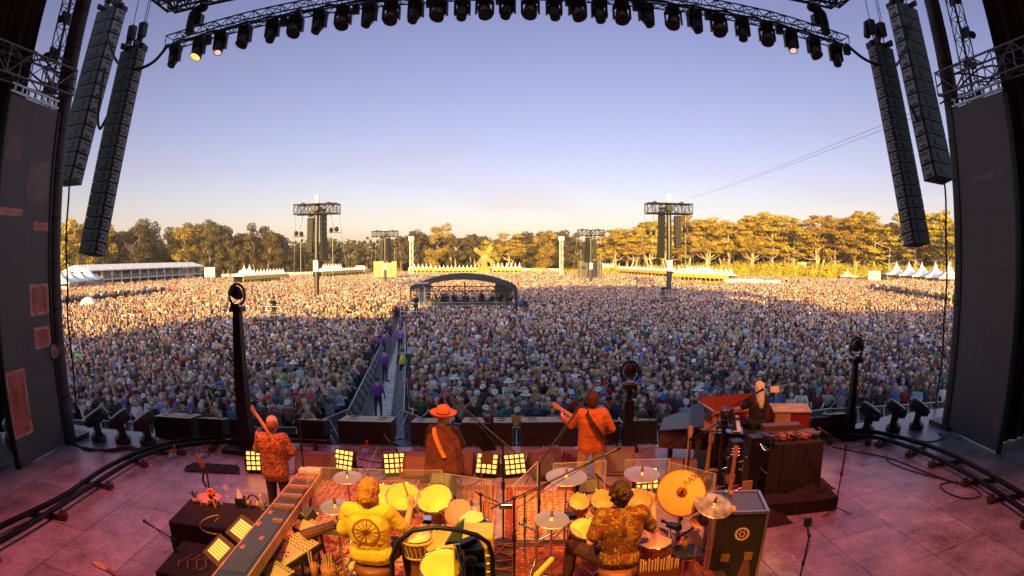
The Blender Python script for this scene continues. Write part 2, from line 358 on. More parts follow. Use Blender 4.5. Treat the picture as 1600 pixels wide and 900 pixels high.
rg = random.Random(3); cnt = {'euc': 0, 'cyp': 0, 'eug': 0}
for i, (px, py, y) in enumerate(line):
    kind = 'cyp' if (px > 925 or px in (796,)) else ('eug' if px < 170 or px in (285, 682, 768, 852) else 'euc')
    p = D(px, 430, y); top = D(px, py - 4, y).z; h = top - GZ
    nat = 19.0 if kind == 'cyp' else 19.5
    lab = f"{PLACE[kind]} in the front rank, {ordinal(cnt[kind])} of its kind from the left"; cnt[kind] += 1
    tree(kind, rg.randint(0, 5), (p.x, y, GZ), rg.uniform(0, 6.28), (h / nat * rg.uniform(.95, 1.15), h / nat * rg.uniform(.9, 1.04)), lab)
nb = 0
for i, (px, py, y) in enumerate(line):      # a second rank behind
    for j in range(2):
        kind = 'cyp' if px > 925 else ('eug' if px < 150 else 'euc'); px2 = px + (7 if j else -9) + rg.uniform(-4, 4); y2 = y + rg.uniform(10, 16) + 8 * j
        p = D(px2, 430, y2); h = D(px2, py + rg.uniform(0, 12), y2).z - GZ
        lab = f"{'dark' if kind == 'euc' else 'golden'} tree crown in the rear rank, {ordinal(nb) if nb < 46 else ordinal(91 - nb)} from the {'left' if nb < 46 else 'right'}"; nb += 1
        tree(kind, rg.randint(0, 5), (p.x, y2, GZ), rg.uniform(0, 6.28), (h / 19.2 * 1.15, h / 19.2), lab)
cl0 = []
for i in range(46):
    x = -74 + i * 3.3 + rg.uniform(-1, 1); zt = np.interp(x, [-74, -40, -30, -17, 17, 40, 60, 80], [5.5, 7.5, 11.5, 15, 16, 13, 12, 10]); cl0.append(((x, -34 + rg.uniform(-3, 3), zt - 2 + rg.uniform(-1.5, 2.2)), (2.6, 2.6, 2.6)))
tag(leafcloud(rg, cl0, 22, .6).o('woods', FOL['euc']), 'unseen leaf clumps added behind the stage to break the shade edge', 'woods', kind='stuff')  # leaf clumps added out of view to make the shade boundary ragged
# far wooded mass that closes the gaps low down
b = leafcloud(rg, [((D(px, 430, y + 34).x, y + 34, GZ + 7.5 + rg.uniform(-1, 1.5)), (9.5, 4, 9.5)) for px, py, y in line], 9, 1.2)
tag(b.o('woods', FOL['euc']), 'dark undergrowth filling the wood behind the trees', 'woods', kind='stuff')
# hedge of golden shrubs in front of the right and middle trees
cl = []
for px in range(560, 1500, 7):
    k = max(0, min(1, (px - 560) / 900)); y = 276 - 118 * k ** 1.2 - 10; h = 2.6 + 3.6 * max(0, min(1, (px - 880) / 300)) + rg.uniform(-.5, .6)
    if px < 880: h = 1.6 + (rg.random() < .6) * rg.uniform(.3, 1.8)
    p = D(px, 430, y); cl.append(((p.x, y + rg.uniform(-2, 2), GZ + h * .5), (h * .75, 1.6, h * .62)))
b = leafcloud(rg, cl, 60, .26)
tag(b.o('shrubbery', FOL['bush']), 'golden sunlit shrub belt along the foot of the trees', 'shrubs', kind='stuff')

# ================================================================ far field: fence, tents, stands, towers
WP = mat('white_panel', (.74, .73, .72), .7); YEL = mat('yellow_canvas', (.82, .50, .05), .75); WOODO = mat('orange_board', (.50, .20, .03), .7)
FENCEM = mat('fence_white', (.62, .60, .58), .7)
def fence(pts, h, label):
    b = MB()
    for (x0, y0), (x1, y1) in zip(pts[:-1], pts[1:]):
        n = max(1, int(math.hypot(x1 - x0, y1 - y0) / 3.6)); a = math.atan2(y1 - y0, x1 - x0)
        for i in range(n):
            k = (i + .5) / n; b.box((x0 + (x1 - x0) * k, y0 + (y1 - y0) * k, GZ + h / 2), (3.5, .06, h + rg.uniform(-.06, .06)), rz=a)
    o = b.o('field_fence', FENCEM); tag(o, label, 'fence', 'white fences round the field')
F_ = lambda px, y: (D(px, 430, y).x, y)
fence([F_(345, 186), F_(420, 200), F_(500, 215), F_(570, 236)], 2.4, 'low white perimeter fence below the dark left trees')
fence([F_(640, 262), F_(700, 268), F_(760, 270), F_(820, 268), F_(880, 262)], 2.4, 'white perimeter fence behind the windmill')
fence([F_(940, 252), F_(1000, 236), F_(1060, 226), F_(1180, 208), F_(1240, 196)], 2.2, 'white perimeter fence along the golden shrubs')

def peak_tent(loc, rz, w_, hp, label, roof=WHT, wall=None, group='white peaked tents', eave=2.6, d=None):
    d = d or w_
    t = thing('peaked_tent', label, 'tent', loc, rz, group); b = MB()
    N = 8; prof = [1, .72, .5, .32, .18, .08, .02, .0]; zz = [0, .10, .22, .38, .56, .76, .92, 1.0]
    rings = []
    for q, z in zip(prof, zz): rings.append([(sx * w_ / 2 * q, sy * d / 2 * q, eave + hp * z) for sx, sy in ((-1, -1), (0, -1), (1, -1), (1, 0), (1, 1), (0, 1), (-1, 1), (-1, 0))])
    vs = [p for r_ in rings for p in r_]
    b.add(vs, [(i * 8 + k, i * 8 + (k + 1) % 8, (i + 1) * 8 + (k + 1) % 8, (i + 1) * 8 + k) for i in range(len(rings) - 1) for k in range(8)], 0, False)
    for sx, sy, ex, ey in ((-1, -1, 1, -1), (1, -1, 1, 1), (1, 1, -1, 1), (-1, 1, -1, -1)):
        b.add([(sx * w_ / 2, sy * d / 2, eave), (ex * w_ / 2, ey * d / 2, eave), (ex * w_ / 2, ey * d / 2, eave - .3), (sx * w_ / 2, sy * d / 2, eave - .3)], [(0, 1, 2, 3)])
    b.cyl((0, 0, eave + hp - .1), (0, 0, eave + hp + .35), .05, n=5)
    b.o('canopy', roof, t)
    for sx, sy in ((-1, -1), (1, -1), (1, 1), (-1, 1)): q = MB(); q.cyl((sx * w_ / 2 * .97, sy * d / 2 * .97, 0), (sx * w_ / 2 * .97, sy * d / 2 * .97, eave), .06, n=6); q.o('pole', STEEL, t)
    if wall:
        q = MB(); q.box((0, d / 2 - .1, eave / 2), (w_ * .96, .05, eave)); q.o('back_wall', wall, t)
        q = MB(); q.box((0, -d / 2 + .05, eave * .52), (w_ * .96, .05, eave * .36)); q.o('banner', wall, t)
    return t
# left: three white peaks in front of the grandstand
for i, (px, y) in enumerate([(92, 84), (107, 90), (122, 97), (138, 104)]):
    p = D(px, 452, y); peak_tent((p.x, y, GZ + 1.0), .5, 7.4, 3.2, f'white peaked tent on the left terrace, {ordinal(i)} from the frame edge', eave=2.7, wall=mat('pink_panel', (.7, .42, .38), .8) if i % 2 else WP)
for i, px in enumerate((378, 384)):
    peak_tent((D(px, 440, 172).x + 3, 172 - i * 7, GZ), .4, 7, 3, f'small white peaked tent at the foot of the dark trees, {"left" if i == 0 else "right"} one of the pair')
# right: five large white peaks and a small distant pair
for i, (px, y) in enumerate([(1400, 150), (1420, 141), (1440, 132), (1461, 124), (1482, 115)]):
    p = D(px, 447, y); peak_tent((p.x, y, GZ + .3), -.5, 8.4, 3.9, f'large white peaked tent by the right deck, {ordinal(i)} from the left', eave=3.4, wall=mat('orange_panel', (.75, .38, .1), .8))
for i, px in enumerate((1324, 1334, 1344)):
    p = D(px, 442, 168); peak_tent((p.x, 168, GZ), -.4, 6.2, 2.8, f'small white tent before the shrubs, {ordinal(i)} in the row left of the sign board', eave=2.4)
# long row tents: white zigzag roof with yellow front
def row_tent(a, c, n, label, hp=1.5, eave=2.2, yellow=True, d=3.2):
    ax, ay = a; cx, cy = c; L = math.hypot(cx - ax, cy - ay); rz = math.atan2(cy - ay, cx - ax)
    t = thing('row_tent', label, 'tent row', (ax, ay, GZ), rz, 'long rows of vendor tents'); w_ = L / n; t.scale[2] = 1.45
    b = MB()
    for i in range(n):
        x0, x1 = i * w_, (i + 1) * w_; xc = (x0 + x1) / 2
        C = [(x0, -d / 2, eave), (x1, -d / 2, eave), (x1, d / 2, eave), (x0, d / 2, eave)]
        M_ = [(xc + (p[0] - xc) * .32, p[1] * .32, eave + hp * .34) for p in C]
        b.add(C + M_ + [(xc, 0, eave + hp)], [(0, 1, 5, 4), (1, 2, 6, 5), (2, 3, 7, 6), (3, 0, 4, 7), (4, 5, 8), (5, 6, 8), (6, 7, 8), (7, 4, 8)])
    b.o('canopy', WHT, t)
    b = MB()
    for i in range(n + 1): b = MB(); b.cyl((i * w_, -d / 2, 0), (i * w_, -d / 2, eave), .08, n=5); b.o('pole', STEEL, t)
    if yellow:
        b = MB(); b.box((L / 2, -d / 2 - .06, eave - .25), (L, .05, .6)); b.o('valance', YEL, t)
        b = MB()
        for i in range(n): b.box(((i + .5) * w_, -d / 2 - .06, .55), (w_ * .9, .05, 1.1)); b.box((i * w_ + w_ * .08, -d / 2 - .05, 1.1), (w_ * .14, .05, 2.0))
        b.o('counter_front', YEL, t)
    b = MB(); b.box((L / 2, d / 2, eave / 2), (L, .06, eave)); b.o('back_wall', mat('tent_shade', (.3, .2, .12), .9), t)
row_tent(F_(372, 125), F_(444, 147), 14, 'white scalloped tent row with yellow fronts on the left field', 1.1)
row_tent(F_(496, 168), F_(572, 212), 16, 'long yellow vendor row behind the left delay tower', .7)
row_tent(F_(504, 205), F_(534, 222), 8, 'small white tent row against the dark trees', 1.6, yellow=False)
row_tent(F_(638, 226), F_(676, 228), 6, 'white and yellow tents beside the left lattice mast', 1.5)
row_tent(F_(678, 222), F_(752, 222), 12, 'yellow tent row left of the windmill', 1.0)
row_tent(F_(768, 222), F_(815, 224), 7, 'white peaked row right of the windmill', 1.7)
row_tent(F_(940, 236), F_(960, 226), 5, 'short white tent row beside the right far video wall', 1.6)
row_tent(F_(962, 225), F_(1056, 168), 18, 'long bright yellow vendor row on the right field', .8)
row_tent(F_(1058, 148), F_(1145, 128), 13, 'white scalloped tent row with yellow arches on the right field', 1.3)
row_tent(F_(1072, 205), F_(1110, 196), 9, 'small white and yellow row in front of the cypress trunks', 1.2)
for px, y, w_, lab in ((1162, 130, 12, 'plain white box cabins right of the scalloped tents'), (1190, 128, 10, 'low white cabins at the end of the right tent rows'), (216 + 200, 150, 0, '')):
    if w_: b = MB(); b.box((0, 0, 1.2), (w_ / 2.2, 3, 2.4)); b.box((w_ / 2, 0, 1.1), (w_ / 2.2, 3, 2.2)); o = b.o('cabin_row', WP, loc=(D(px, 440, y).x - w_ / 4, y, GZ)); tag(o, lab, 'cabins')
# windmill with its orange base
p = D(757, 430, 222)
t = thing('windmill', 'small wooden windmill with four golden lattice sails on an orange base', 'windmill', (p.x, 222, GZ)); t.scale = (.76,) * 3
b = MB(); b.box((0, 0, 2.6), (6.4, 5, 5.2)); b.o('base', WOODO, t)
b = MB(); b.box((-1.4, -2.53, 1.6), (1.2, .06, 2.4)); b.o('door', YEL, t); b = MB(); b.box((1.4, -2.53, 2.4), (1.6, .06, 1.6)); b.o('window', YEL, t)
b = MB(); b.lathe([(1.9, 5.2), (1.2, 9.4), (0, 9.4)], n=8, sm=False); b.lathe([(1.6, 9.4), (1.1, 10.6), (0, 11.4)], n=8, sm=False); b.o('tower', mat('mill_boards', (.3, .2, .14), .8), t)
for k in range(4):
    a = R(38 + 90 * k); M_ = MX.Translation((0, -2.1, 10.4)) @ MX.Rotation(a, 4, 'Y'); b = MB()
    for x in (-.85, 0, .85): b.box((x, 0, 3.3), (.13, .1, 5.8), M=M_)
    for i in range(8): b.box((0, 0, .6 + i * .74), (1.75, .08, .09), M=M_)
    b.o('sail', mat('sail_wood', (.8, .56, .12), .7), t)
b = MB(); b.cyl((0, -2.4, 10.4), (0, -1, 10.4), .5, n=10); b.o('hub', YEL, t)
# two white lattice masts
for px, y, lab in ((643, 190, 'slender white lattice light mast left of the windmill'), (877, 190, 'slender white lattice light mast right of the windmill')):
    p = D(px, 430, y); top = D(px, 369, y).z - GZ
    t = thing('lattice_mast', lab, 'mast', (p.x, y, GZ), 0, 'white lattice masts'); b = MB(); b.truss((0, 0, 0), (0, 0, top - 1.6), 1.0, bay=1.2, r=.085, up=(0, 1, 0)); b.o('lattice', WP, t)
    b = MB(); b.box((0, 0, top - .8), (1.9, 1, 1.5)); b.o('lamp_head', WP, t, bevel=.2)
# delay towers
def delay_tower(px, y, top_py, s, label, hangs):
    p = D(px, 450, y); H_ = D(px, top_py, y).z - GZ
    t = thing('delay_tower', label, 'speaker tower', (p.x, y, GZ), 0, 'pole towers with hung speakers')
    b = MB(); b.cyl((0, 0, 0), (0, 0, H_ - 1.2), .38 * s, n=12); b.o('pole', DKM, t)
    b = MB(); b.cyl((0, 0, H_ - 1.2), (0, 0, H_), .42 * s, n=12); b.o('pole_cap', WP, t)
    b = MB(); b.box((0, -.42 * s, H_ * .35), (.8 * s, .1, 1.7 * s)); b.o('notice_board', WP, t)
    b = MB(); zt = H_ - 2.2 * s; W_ = 3.6 * s
    b.truss((-W_, -.8 * s, zt), (W_, -.8 * s, zt), .5 * s, h=1.5 * s, bay=1.2 * s, r=.09 * s); b.truss((-W_, .8 * s, zt), (W_, .8 * s, zt), .5 * s, h=1.5 * s, bay=1.2 * s, r=.09 * s)
    b.box((0, 0, zt), (1.0 * s, 1.8 * s, .8 * s)); b.box((-2.3 * s, 0, zt + .9 * s), (.3, 1.8 * s, .3)); b.box((2.0 * s, 0, zt + .9 * s), (.3, 1.8 * s, .3)); b.o('cross_truss', BLK, t)
    for k, (hx, z0, z1, rz) in enumerate(hangs):
        b = MB(); n = 10; hgt = (z0 - z1) * s
        for i in range(n):
            k_ = i / n; b.box((0, -k_ * k_ * .5, z0 * s - hgt * (i + .5) / n), (.95 * s, .7 * s, hgt / n * .93), rx=-.12 * k_)
        b.cyl((0, 0, z0 * s), (0, 0, zt), .05, n=4); b.box((0, 0, z0 * s + .35), (.8 * s, .5, .4)); b.o('speaker_hang', GRILL, t, loc=(hx * s, 0, 0)).rotation_euler[2] = rz
    b = MB()
    for sx in (-1, 1): b.tube([(sx * W_, 0, zt), (sx * W_ * 1.4, 2.5, 0)], .045, 4); b.tube([(sx * W_ * .75, 0, zt - .5), (sx * W_ * .75, 0, 0)], .03, 4)
    b.o('guy_wire', STEEL, t)
    for sx, z in ((-1, 10.5), (1, 11)): b = MB(); b.box((sx * 3.0 * s, 0, z * s), (1.8 * s, .3, .16)); b.ell((sx * 3.4 * s, -.2, z * s + .5), (.35, .4, .4)); b.ell((sx * 2.5 * s, -.2, z * s + .4), (.3, .4, .4)); b.cyl((sx * 3.0 * s, 0, z * s), (sx * 2.2 * s, 0, zt), .04, n=4); b.o('light_bar', BLK, t)
delay_tower(495, 84, 305, 1.0, 'tall delay tower on the left field with black speaker columns', [(-1.0, 13.4, 8.0, 0), (1.1, 14.2, 6.8, .9)])
delay_tower(1045, 84, 304, 1.0, 'tall delay tower on the right field with speaker columns under a truss crossbar', [(-1.15, 14.2, 7.0, -.9), (1.35, 13.5, 8.6, 0)])
delay_tower(602, 132, 353, .86, 'smaller distant delay tower before the left video wall', [(-.9, 13.4, 8, 0), (1.0, 13.8, 7, .9)])
delay_tower(923, 132, 351, .86, 'smaller distant delay tower before the right video wall', [(-1.0, 13.8, 7, -.9), (1.0, 13.4, 8, 0)])
# far video walls beside them
for k, (px, lab, m_) in enumerate(((602, 'tan video wall standing behind the small left tower', mat('tan_screen', (.42, .30, .16), .8, nz=(1.5, .2))), (922, 'dark video wall standing behind the small right tower', mat('dark_screen', (.07, .06, .05), .6, nz=(1.5, .3))))):
    p = D(px, 430, 160); t = thing('video_wall', lab, 'video wall', (p.x, 160, GZ), 0, 'far video walls')
    for sx in (-1, 1): b = MB(); b.box((sx * 1.9, 0, 4.0), (3.1, .6, 4.6)); b.o('screen_panel', m_, t)
    b = MB()
    for i in range(5):
        for j in range(4): b.box((-3.4 + i * 1.7, -.34, 2.0 + j * 1.15 + .5), (.08, .06, 1.15))
    for z in (1.75, 2.9, 4.05, 5.2, 6.3): b.box((0, -.33, z), (6.9, .06, .08))
    for x in (-3.4, 0, 3.4): b.box((x, .2, 3.1), (.14, .3, 6.2))
    b.o('frame', DKM, t)
# sign boards
for px, y, z0, h, w_, lab in ((1252, 185, 4.5, 2.2, 4.2, 'white sign board on two dark legs before the golden shrubs'), (1366, 150, 1.6, 2.8, 5.2, 'white poster board between the tent groups on the right'), (328, 158, 2.2, 3, 4, 'white board at the right end of the grandstand'), (588 - 25, 205, 2.2, 2.4, 3.4, 'small pale board standing against the dark wood')):
    p = D(px, 440, y); t = thing('sign_board', lab, 'sign', (p.x, y, GZ), 0, 'sign boards on the field')
    b = MB(); b.box((0, 0, z0 + h / 2), (w_, .2, h)); b.o('board', WP, t); b = MB()
    for sx in (-1, 1): b.box((sx * w_ * .42, .1, z0 / 2 + h * .3), (.45, .3, z0 + h * .5))
    b.each('leg', mat('board_leg', (.1, .08, .05), .8), t)
    b = MB()
    for i in range(5): b.box((-w_ * .32 + i * w_ * .16, -.13, z0 + h * .5), (w_ * .09, .03, h * .45))
    b.o('lettering', mat('sign_ink', (.35, .3, .26), .8), t)
# grandstand: two decks under a long white roof
A_ = V((-113, 120, GZ)); B_ = V((-112, 181, GZ)); rz = math.atan2(B_.y - A_.y, B_.x - A_.x); L = (B_ - A_).length
t = thing('grandstand', 'two-storey white roofed grandstand with open bays before the dark trees', 'grandstand', A_, rz)
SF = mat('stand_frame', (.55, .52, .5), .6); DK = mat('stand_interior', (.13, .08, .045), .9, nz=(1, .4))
for i in range(14):
    x = L * i / 13; b = MB(); b.box((x, 0, 3.0), (.34, .34, 6)); b.box((x, 9, 3.2), (.3, .3, 6.4)); b.each('column', SF, t)
b = MB(); b.box((L / 2, 4.5, 2.75), (L + 5, 9.6, .35)); b.o('deck', SF, t)
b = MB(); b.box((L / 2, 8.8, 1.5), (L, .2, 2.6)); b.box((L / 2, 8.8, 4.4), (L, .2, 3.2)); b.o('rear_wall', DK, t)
b = MB()
for z in (3.0, 3.5, 4.0): b.box((L / 2 + 1, -.2, z), (L + 7, .06, .07))
for i in range(70): b.box((i / 69 * (L + 5) - 1, -.2, 3.45), (.09, .06, 1.1))
b.o('railing', SF, t)
b = MB(); 
b.add([(-3, -1.2, 5.5), (L + 1, -1.2, 5.5), (L + 1, 4.5, 7.0), (-3, 4.5, 7.0), (L + 1, 10.2, 5.6), (-3, 10.2, 5.6), (-3, -1.2, 5.2), (L + 1, -1.2, 5.2), (-3, 10.2, 5.3), (L + 1, 10.2, 5.3)], [(0, 1, 2, 3), (3, 2, 4, 5), (0, 6, 7, 1), (5, 4, 9, 8), (0, 3, 5, 8, 6), (1, 7, 9, 4, 2)]); b.o('roof', WHT, t)
b = MB()
for i in range(6): b.box((-5.5 + 0 * i, 1.5 + i * .9, .5 + i * .45), (2.6, .9, .12))
b.box((-5.5, 3, 3.2), (3, 5, .2)); b.box((-6.8, 3, 3.4), (.1, 5, 1.6)); b.o('stair', SF, t)
# left terrace with its green scrim wall
b = MB(); b.prism([(-92, 48), (-62.5, 57), (-62, 74), (-66, 92), (-112, 118), (-140, 100)], GZ, GZ + .9); tag(b.o('terrace_ground', ground_mat()), kind='structure')
b = MB()
for (x0, y0), (x1, y1) in zip([(-78, 50), (-62.6, 57), (-62.1, 74)][:-1], [(-62.6, 57), (-62.1, 74)]):
    n = int(math.hypot(x1 - x0, y1 - y0) / 2.4) + 1
    for i in range(n):
        k0, k1 = i / n, (i + 1) / n; b.cyl((x0 + (x1 - x0) * k0, y0 + (y1 - y0) * k0, GZ), (x0 + (x1 - x0) * k0, y0 + (y1 - y0) * k0, GZ + 1.95), .06, n=5)
        b.add([(x0 + (x1 - x0) * k0, y0 + (y1 - y0) * k0, GZ + .02), (x0 + (x1 - x0) * k1, y0 + (y1 - y0) * k1, GZ + .02), (x0 + (x1 - x0) * k1, y0 + (y1 - y0) * k1, GZ + 1.9), (x0 + (x1 - x0) * k0, y0 + (y1 - y0) * k0, GZ + 1.9)], [(0, 1, 2, 3)])
tag(b.o('scrim_fence', mat('green_scrim', (.035, .055, .04), .85, nz=(2, .2))), 'dark green scrim fence below the left peaked tents', 'fence')
p = G(118, 489, GZ + .3); b = MB(); b.lathe([(1.5, 0), (1.4, .5), (1.0, 1.0), (.4, 1.3), (0, 1.35)], n=16); tag(b.o('parasol', WHT, loc=(p.x + 3, p.y, GZ + 1.2)), 'single white parasol dome at the crowd edge below the scrim', 'parasol')
# right hospitality deck
t = thing('viewing_deck', 'raised dark viewing deck with railings along the right edge of the crowd', 'deck', (0, 0, GZ))
DP = [(60, 52), (73, 98), (95, 118), (125, 96), (105, 50)]
b = MB(); b.prism(DP, .0, 1.15); b.o('platform', mat('deck_dark', (.05, .045, .04), .9), t)
b = MB()
for (x0, y0), (x1, y1) in zip(DP[:2], DP[1:3]):
    n = int(math.hypot(x1 - x0, y1 - y0) / 2); 
    for z in (1.7, 2.25): b.cyl((x0, y0, z), (x1, y1, z), .05, n=5)
    for i in range(n): b.box((x0 + (x1 - x0) * i / n, y0 + (y1 - y0) * i / n, 1.7), (.12, .12, 1.2))
b.o('railing', STEEL, t)
b = MB(); 
for i in range(9): b.cyl((61 + i * 4.4, 60 + i * 6.2, 1.1), (61 + i * 4.4, 60 + i * 6.2, 3.6), .07, n=5)
b.each('lamp_pole', mat('ochre_pole', (.6, .4, .12), .6), t)
# FOH tent
p = D(724, 470, 62)
t = thing('mixing_tent', 'arched black-roofed mixing tent in the middle of the crowd', 'tent', (p.x, 62, GZ), .06)
W_ = 5.7; b = MB(); N = 14; arc = [(-W_ + 2 * W_ * i / N, 3.75 + 1.2 * (1 - (2 * i / N - 1) ** 2)) for i in range(N + 1)]
for i in range(N):
    (x0, z0), (x1, z1) = arc[i], arc[i + 1]
    b.add([(x0, -1, z0), (x1, -1, z1), (x1, 7, z1), (x0, 7, z0), (x0, -1.0, z0 + .16), (x1, -1.0, z1 + .16), (x1, 7, z1 + .16), (x0, 7, z0 + .16)], [(3, 2, 1, 0), (4, 5, 6, 7), (0, 1, 5, 4), (2, 3, 7, 6)], 0, True)
b.o('roof', mat('tent_black_vinyl', (.018, .018, .024), .6), t)
b = MB()
for i in range(N):
    (x0, z0), (x1, z1) = arc[i], arc[i + 1]; b.add([(x0, -1.05, z0 - .38), (x1, -1.05, z1 - .38), (x1, -1.05, z1 + .1), (x0, -1.05, z0 + .1)], [(0, 1, 2, 3)])
b.o('valance', _m['tent_black_vinyl'], t)
b = MB()
for i in range(N): b.cyl((arc[i][0], -.9, arc[i][1] - .12), (arc[i + 1][0], -.9, arc[i + 1][1] - .12), .06, n=5)
b.truss((-W_, -.9, 3.6), (W_, -.9, 3.6), .25, h=.5, bay=.6, r=.05)
for x in (-W_, -W_ + 1.2, W_ - .9, W_): b.truss((x, -.9, 0), (x, -.9, 3.7), .25, bay=.5, r=.04, up=(0, 1, 0)) if abs(x) != W_ else b.cyl((x, -.9, 0), (x, -.9, 3.9), .09, n=6)
for x in (-W_, 0, W_): b.cyl((x, 6.8, 0), (x, 6.8, 4), .08, n=6)
b.o('frame', BLK, t)
b = MB(); b.box((-W_ + .8, 6.6, 2.2), (1.6, .05, 3.4)); b.box((W_ - 1, 6.6, 2.2), (2, .05, 3.4)); b.add([(W_, -.9, 3.9), (W_ + .9, -.6, 0), (W_ + .6, 6.8, 0), (W_, 6.8, 3.9)], [(0, 1, 2, 3)]); b.each('side_curtain', mat('grey_vinyl', (.35, .35, .37), .6), t)
b = MB(); b.box((0, 2.5, .5), (12.4, 7, 1.0)); b.o('platform', BLK, t)
b = MB()
for z in (1.3, 1.75, 2.1): b.cyl((-W_, -1.0, z), (W_, -1.0, z), .03, n=4)
for i in range(40): b.cyl((-W_ + i * W_ / 20, -1.0, 1), (-W_ + i * W_ / 20, -1.0, 2.1), .02, n=4)
b.o('railing', STEEL, t)
t2 = thing('mixing_desk', 'long dark mixing desk under the arched tent roof', 'mixing desk', (p.x, 62.6, GZ + 1.0), .06)
b = MB(); b.box((1, 0, .5), (6.5, .9, .9)); b.o('desk', BLKP, t2); b = MB(); b.box((1, -.3, 1.0), (4.5, .5, .12), rx=.3); b.o('fader_panel', DKM, t2)
# camera platform left of FOH and one further left
for px, py, y, lab in ((648, 497, 50, 'camera scaffold beside the mixing tent'), (428, 497, 46, 'camera scaffold in the left crowd'), (1036, 472, 70, 'camera scaffold beside the right delay tower')):
    p = D(px, py, y); t = thing('camera_scaffold', lab, 'scaffold', (p.x, y, GZ), 0, 'camera scaffolds in the crowd'); b = MB()
    for sx in (-1, 1):
        for sy in (-1, 1): b.cyl((sx * 1.1, sy, 0), (sx * 1.1, sy, 2.9), .05, n=5)
    for z in (2.2, 2.9): 
        for sx in (-1, 1): b.cyl((sx * 1.1, -1, z), (sx * 1.1, 1, z), .04, n=4); b.cyl((-1.1, sx, z), (1.1, sx, z), .04, n=4)
    b.o('frame', STEEL, t); b = MB(); b.box((0, 0, 1.7), (2.3, 2.1, .12)); b.o('deck', DKM, t)
    if px == 648:
        b = MB()
        for sx in (-1, 1): b.tube([(sx * 1.1, -1, 2.9), (sx * 1.1, -1, 4.3), (sx * .8, -1, 4.6), (sx * .5, -1, 4.65)], .06)
        b.box((0, -1, 4.7), (2.8, 2, .08)); b.o('sun_shade', STEEL, t)
# thin cable strung from the stage to the right tower
b = MB(); a = V((12.5, 12.5, 8.6)); c = D(1078, 309, 84)
for dz in (0, .18): b.tube([a.lerp(c, k / 20) + V((0, 0, dz * (1 - .5 * k / 20) - 1.2 * (k / 20) * (1 - k / 20))) for k in range(21)], .007, 4)
tag(b.o('span_wire', BLK), 'thin twin cable rising over the crowd from the right tower to the stage', 'cable')
# walkway and steel tread plates
WK = [(-5.85, 20.4), (-4.6, 20.4), (-6.7, 32), (-10.2, 52), (-11.8, 62), (-12.5, 62), (-10.95, 52), (-7.75, 32)]
def pav_mat():
    m = bpy.data.materials.new('lane_tiles'); m.use_nodes = True; t = m.node_tree; p = t.nodes['Principled BSDF']; N = t.nodes.new
    tc = N('ShaderNodeTexCoord'); br = N('ShaderNodeTexBrick'); br.inputs['Scale'].default_value = 1; br.inputs['Brick Width'].default_value = .9; br.inputs['Row Height'].default_value = .5
    br.inputs['Color1'].default_value = (.72, .68, .6, 1); br.inputs['Color2'].default_value = (.55, .51, .44, 1); br.inputs['Mortar'].default_value = (.1, .09, .07, 1); br.inputs['Mortar Size'].default_value = .02
    t.links.new(tc.outputs['Object'], br.inputs[0]); t.links.new(br.outputs[0], p.inputs['Base Color']); p.inputs['Roughness'].default_value = .5; return m
b = MB(); b.add([(x, y, GZ + .008) for x, y in WK], [tuple(range(8))]); tag(b.o('walkway_path', pav_mat()), kind='structure')
LT = mat('security_lane_dirt', (.12, .11, .10), .8, nz=(1, .3))
b = MB(); b.add([(-40, 11, GZ + .004), (40, 11, GZ + .004), (40, 18.4, GZ + .004), (-40, 15.2, GZ + .004)], [(0, 1, 2, 3)]); tag(b.o('pit_ground', LT), kind='structure')
# ================================================================ people
def capsule(b, a, c, r0, r1=None, m=0, n=10):
    a = V(a); c = V(c); r1 = r0 if r1 is None else r1; d = c - a
    if d.length < 1e-4: return b.ell(a, r0, n=n, h=6)
    d.normalize(); P = []; rs = []
    for k in (0, .3, .6): s = math.cos(k * PI / 2) ; P.append(a - d * r0 * s * .999); rs.append(max(.001, r0 * math.sin(k * PI / 2)) if k else .001)
    P.append(a); rs.append(r0); P.append(c); rs.append(r1)
    for k in (.6, .3, 0): s = math.cos(k * PI / 2); P.append(c + d * r1 * s * .999); rs.append(max(.001, r1 * math.sin(k * PI / 2)) if k else .001)
    return b.ring(P, rs, n, m)
def voxmesh(segs, vox, dec=None, smooth=4, name='body'):
    b = MB()
    for s in segs: capsule(b, s[0], s[1], s[2], s[3])
    o = b.o('tmp', _m['black_metal']); md = o.modifiers.new('r', 'REMESH'); md.mode = 'VOXEL'; md.voxel_size = vox
    if smooth: sm = o.modifiers.new('s', 'SMOOTH'); sm.iterations = smooth; sm.factor = .5
    if dec: dm = o.modifiers.new('d', 'DECIMATE'); dm.ratio = dec
    me = bpy.data.meshes.new_from_object(o.evaluated_get(bpy.context.evaluated_depsgraph_get())); me.name = name
    om = o.data; bpy.data.objects.remove(o); bpy.data.meshes.remove(om); me.materials.clear()
    me.polygons.foreach_set('use_smooth', [True] * len(me.polygons)); return me
def paint(me, segs, order, mats):
    n = len(me.polygons); c = np.empty(n * 3); me.polygons.foreach_get('center', c); c = c.reshape(n, 3); best = np.full(n, 1e9); idx = np.zeros(n, int)
    for s in segs:
        a = np.array(s[0]); d = np.array(s[1]) - a; L = max(d @ d, 1e-9); t = np.clip(((c - a) @ d) / L, 0, 1)
        dist = np.linalg.norm(c - a - t[:, None] * d, axis=1) - (s[2] + (s[3] - s[2]) * t); k = order.index(s[4]); w_ = dist < best
        best[w_] = dist[w_]; idx[w_] = k
    for m_ in mats: me.materials.append(m_)
    me.polygons.foreach_set('material_index', idx.tolist())
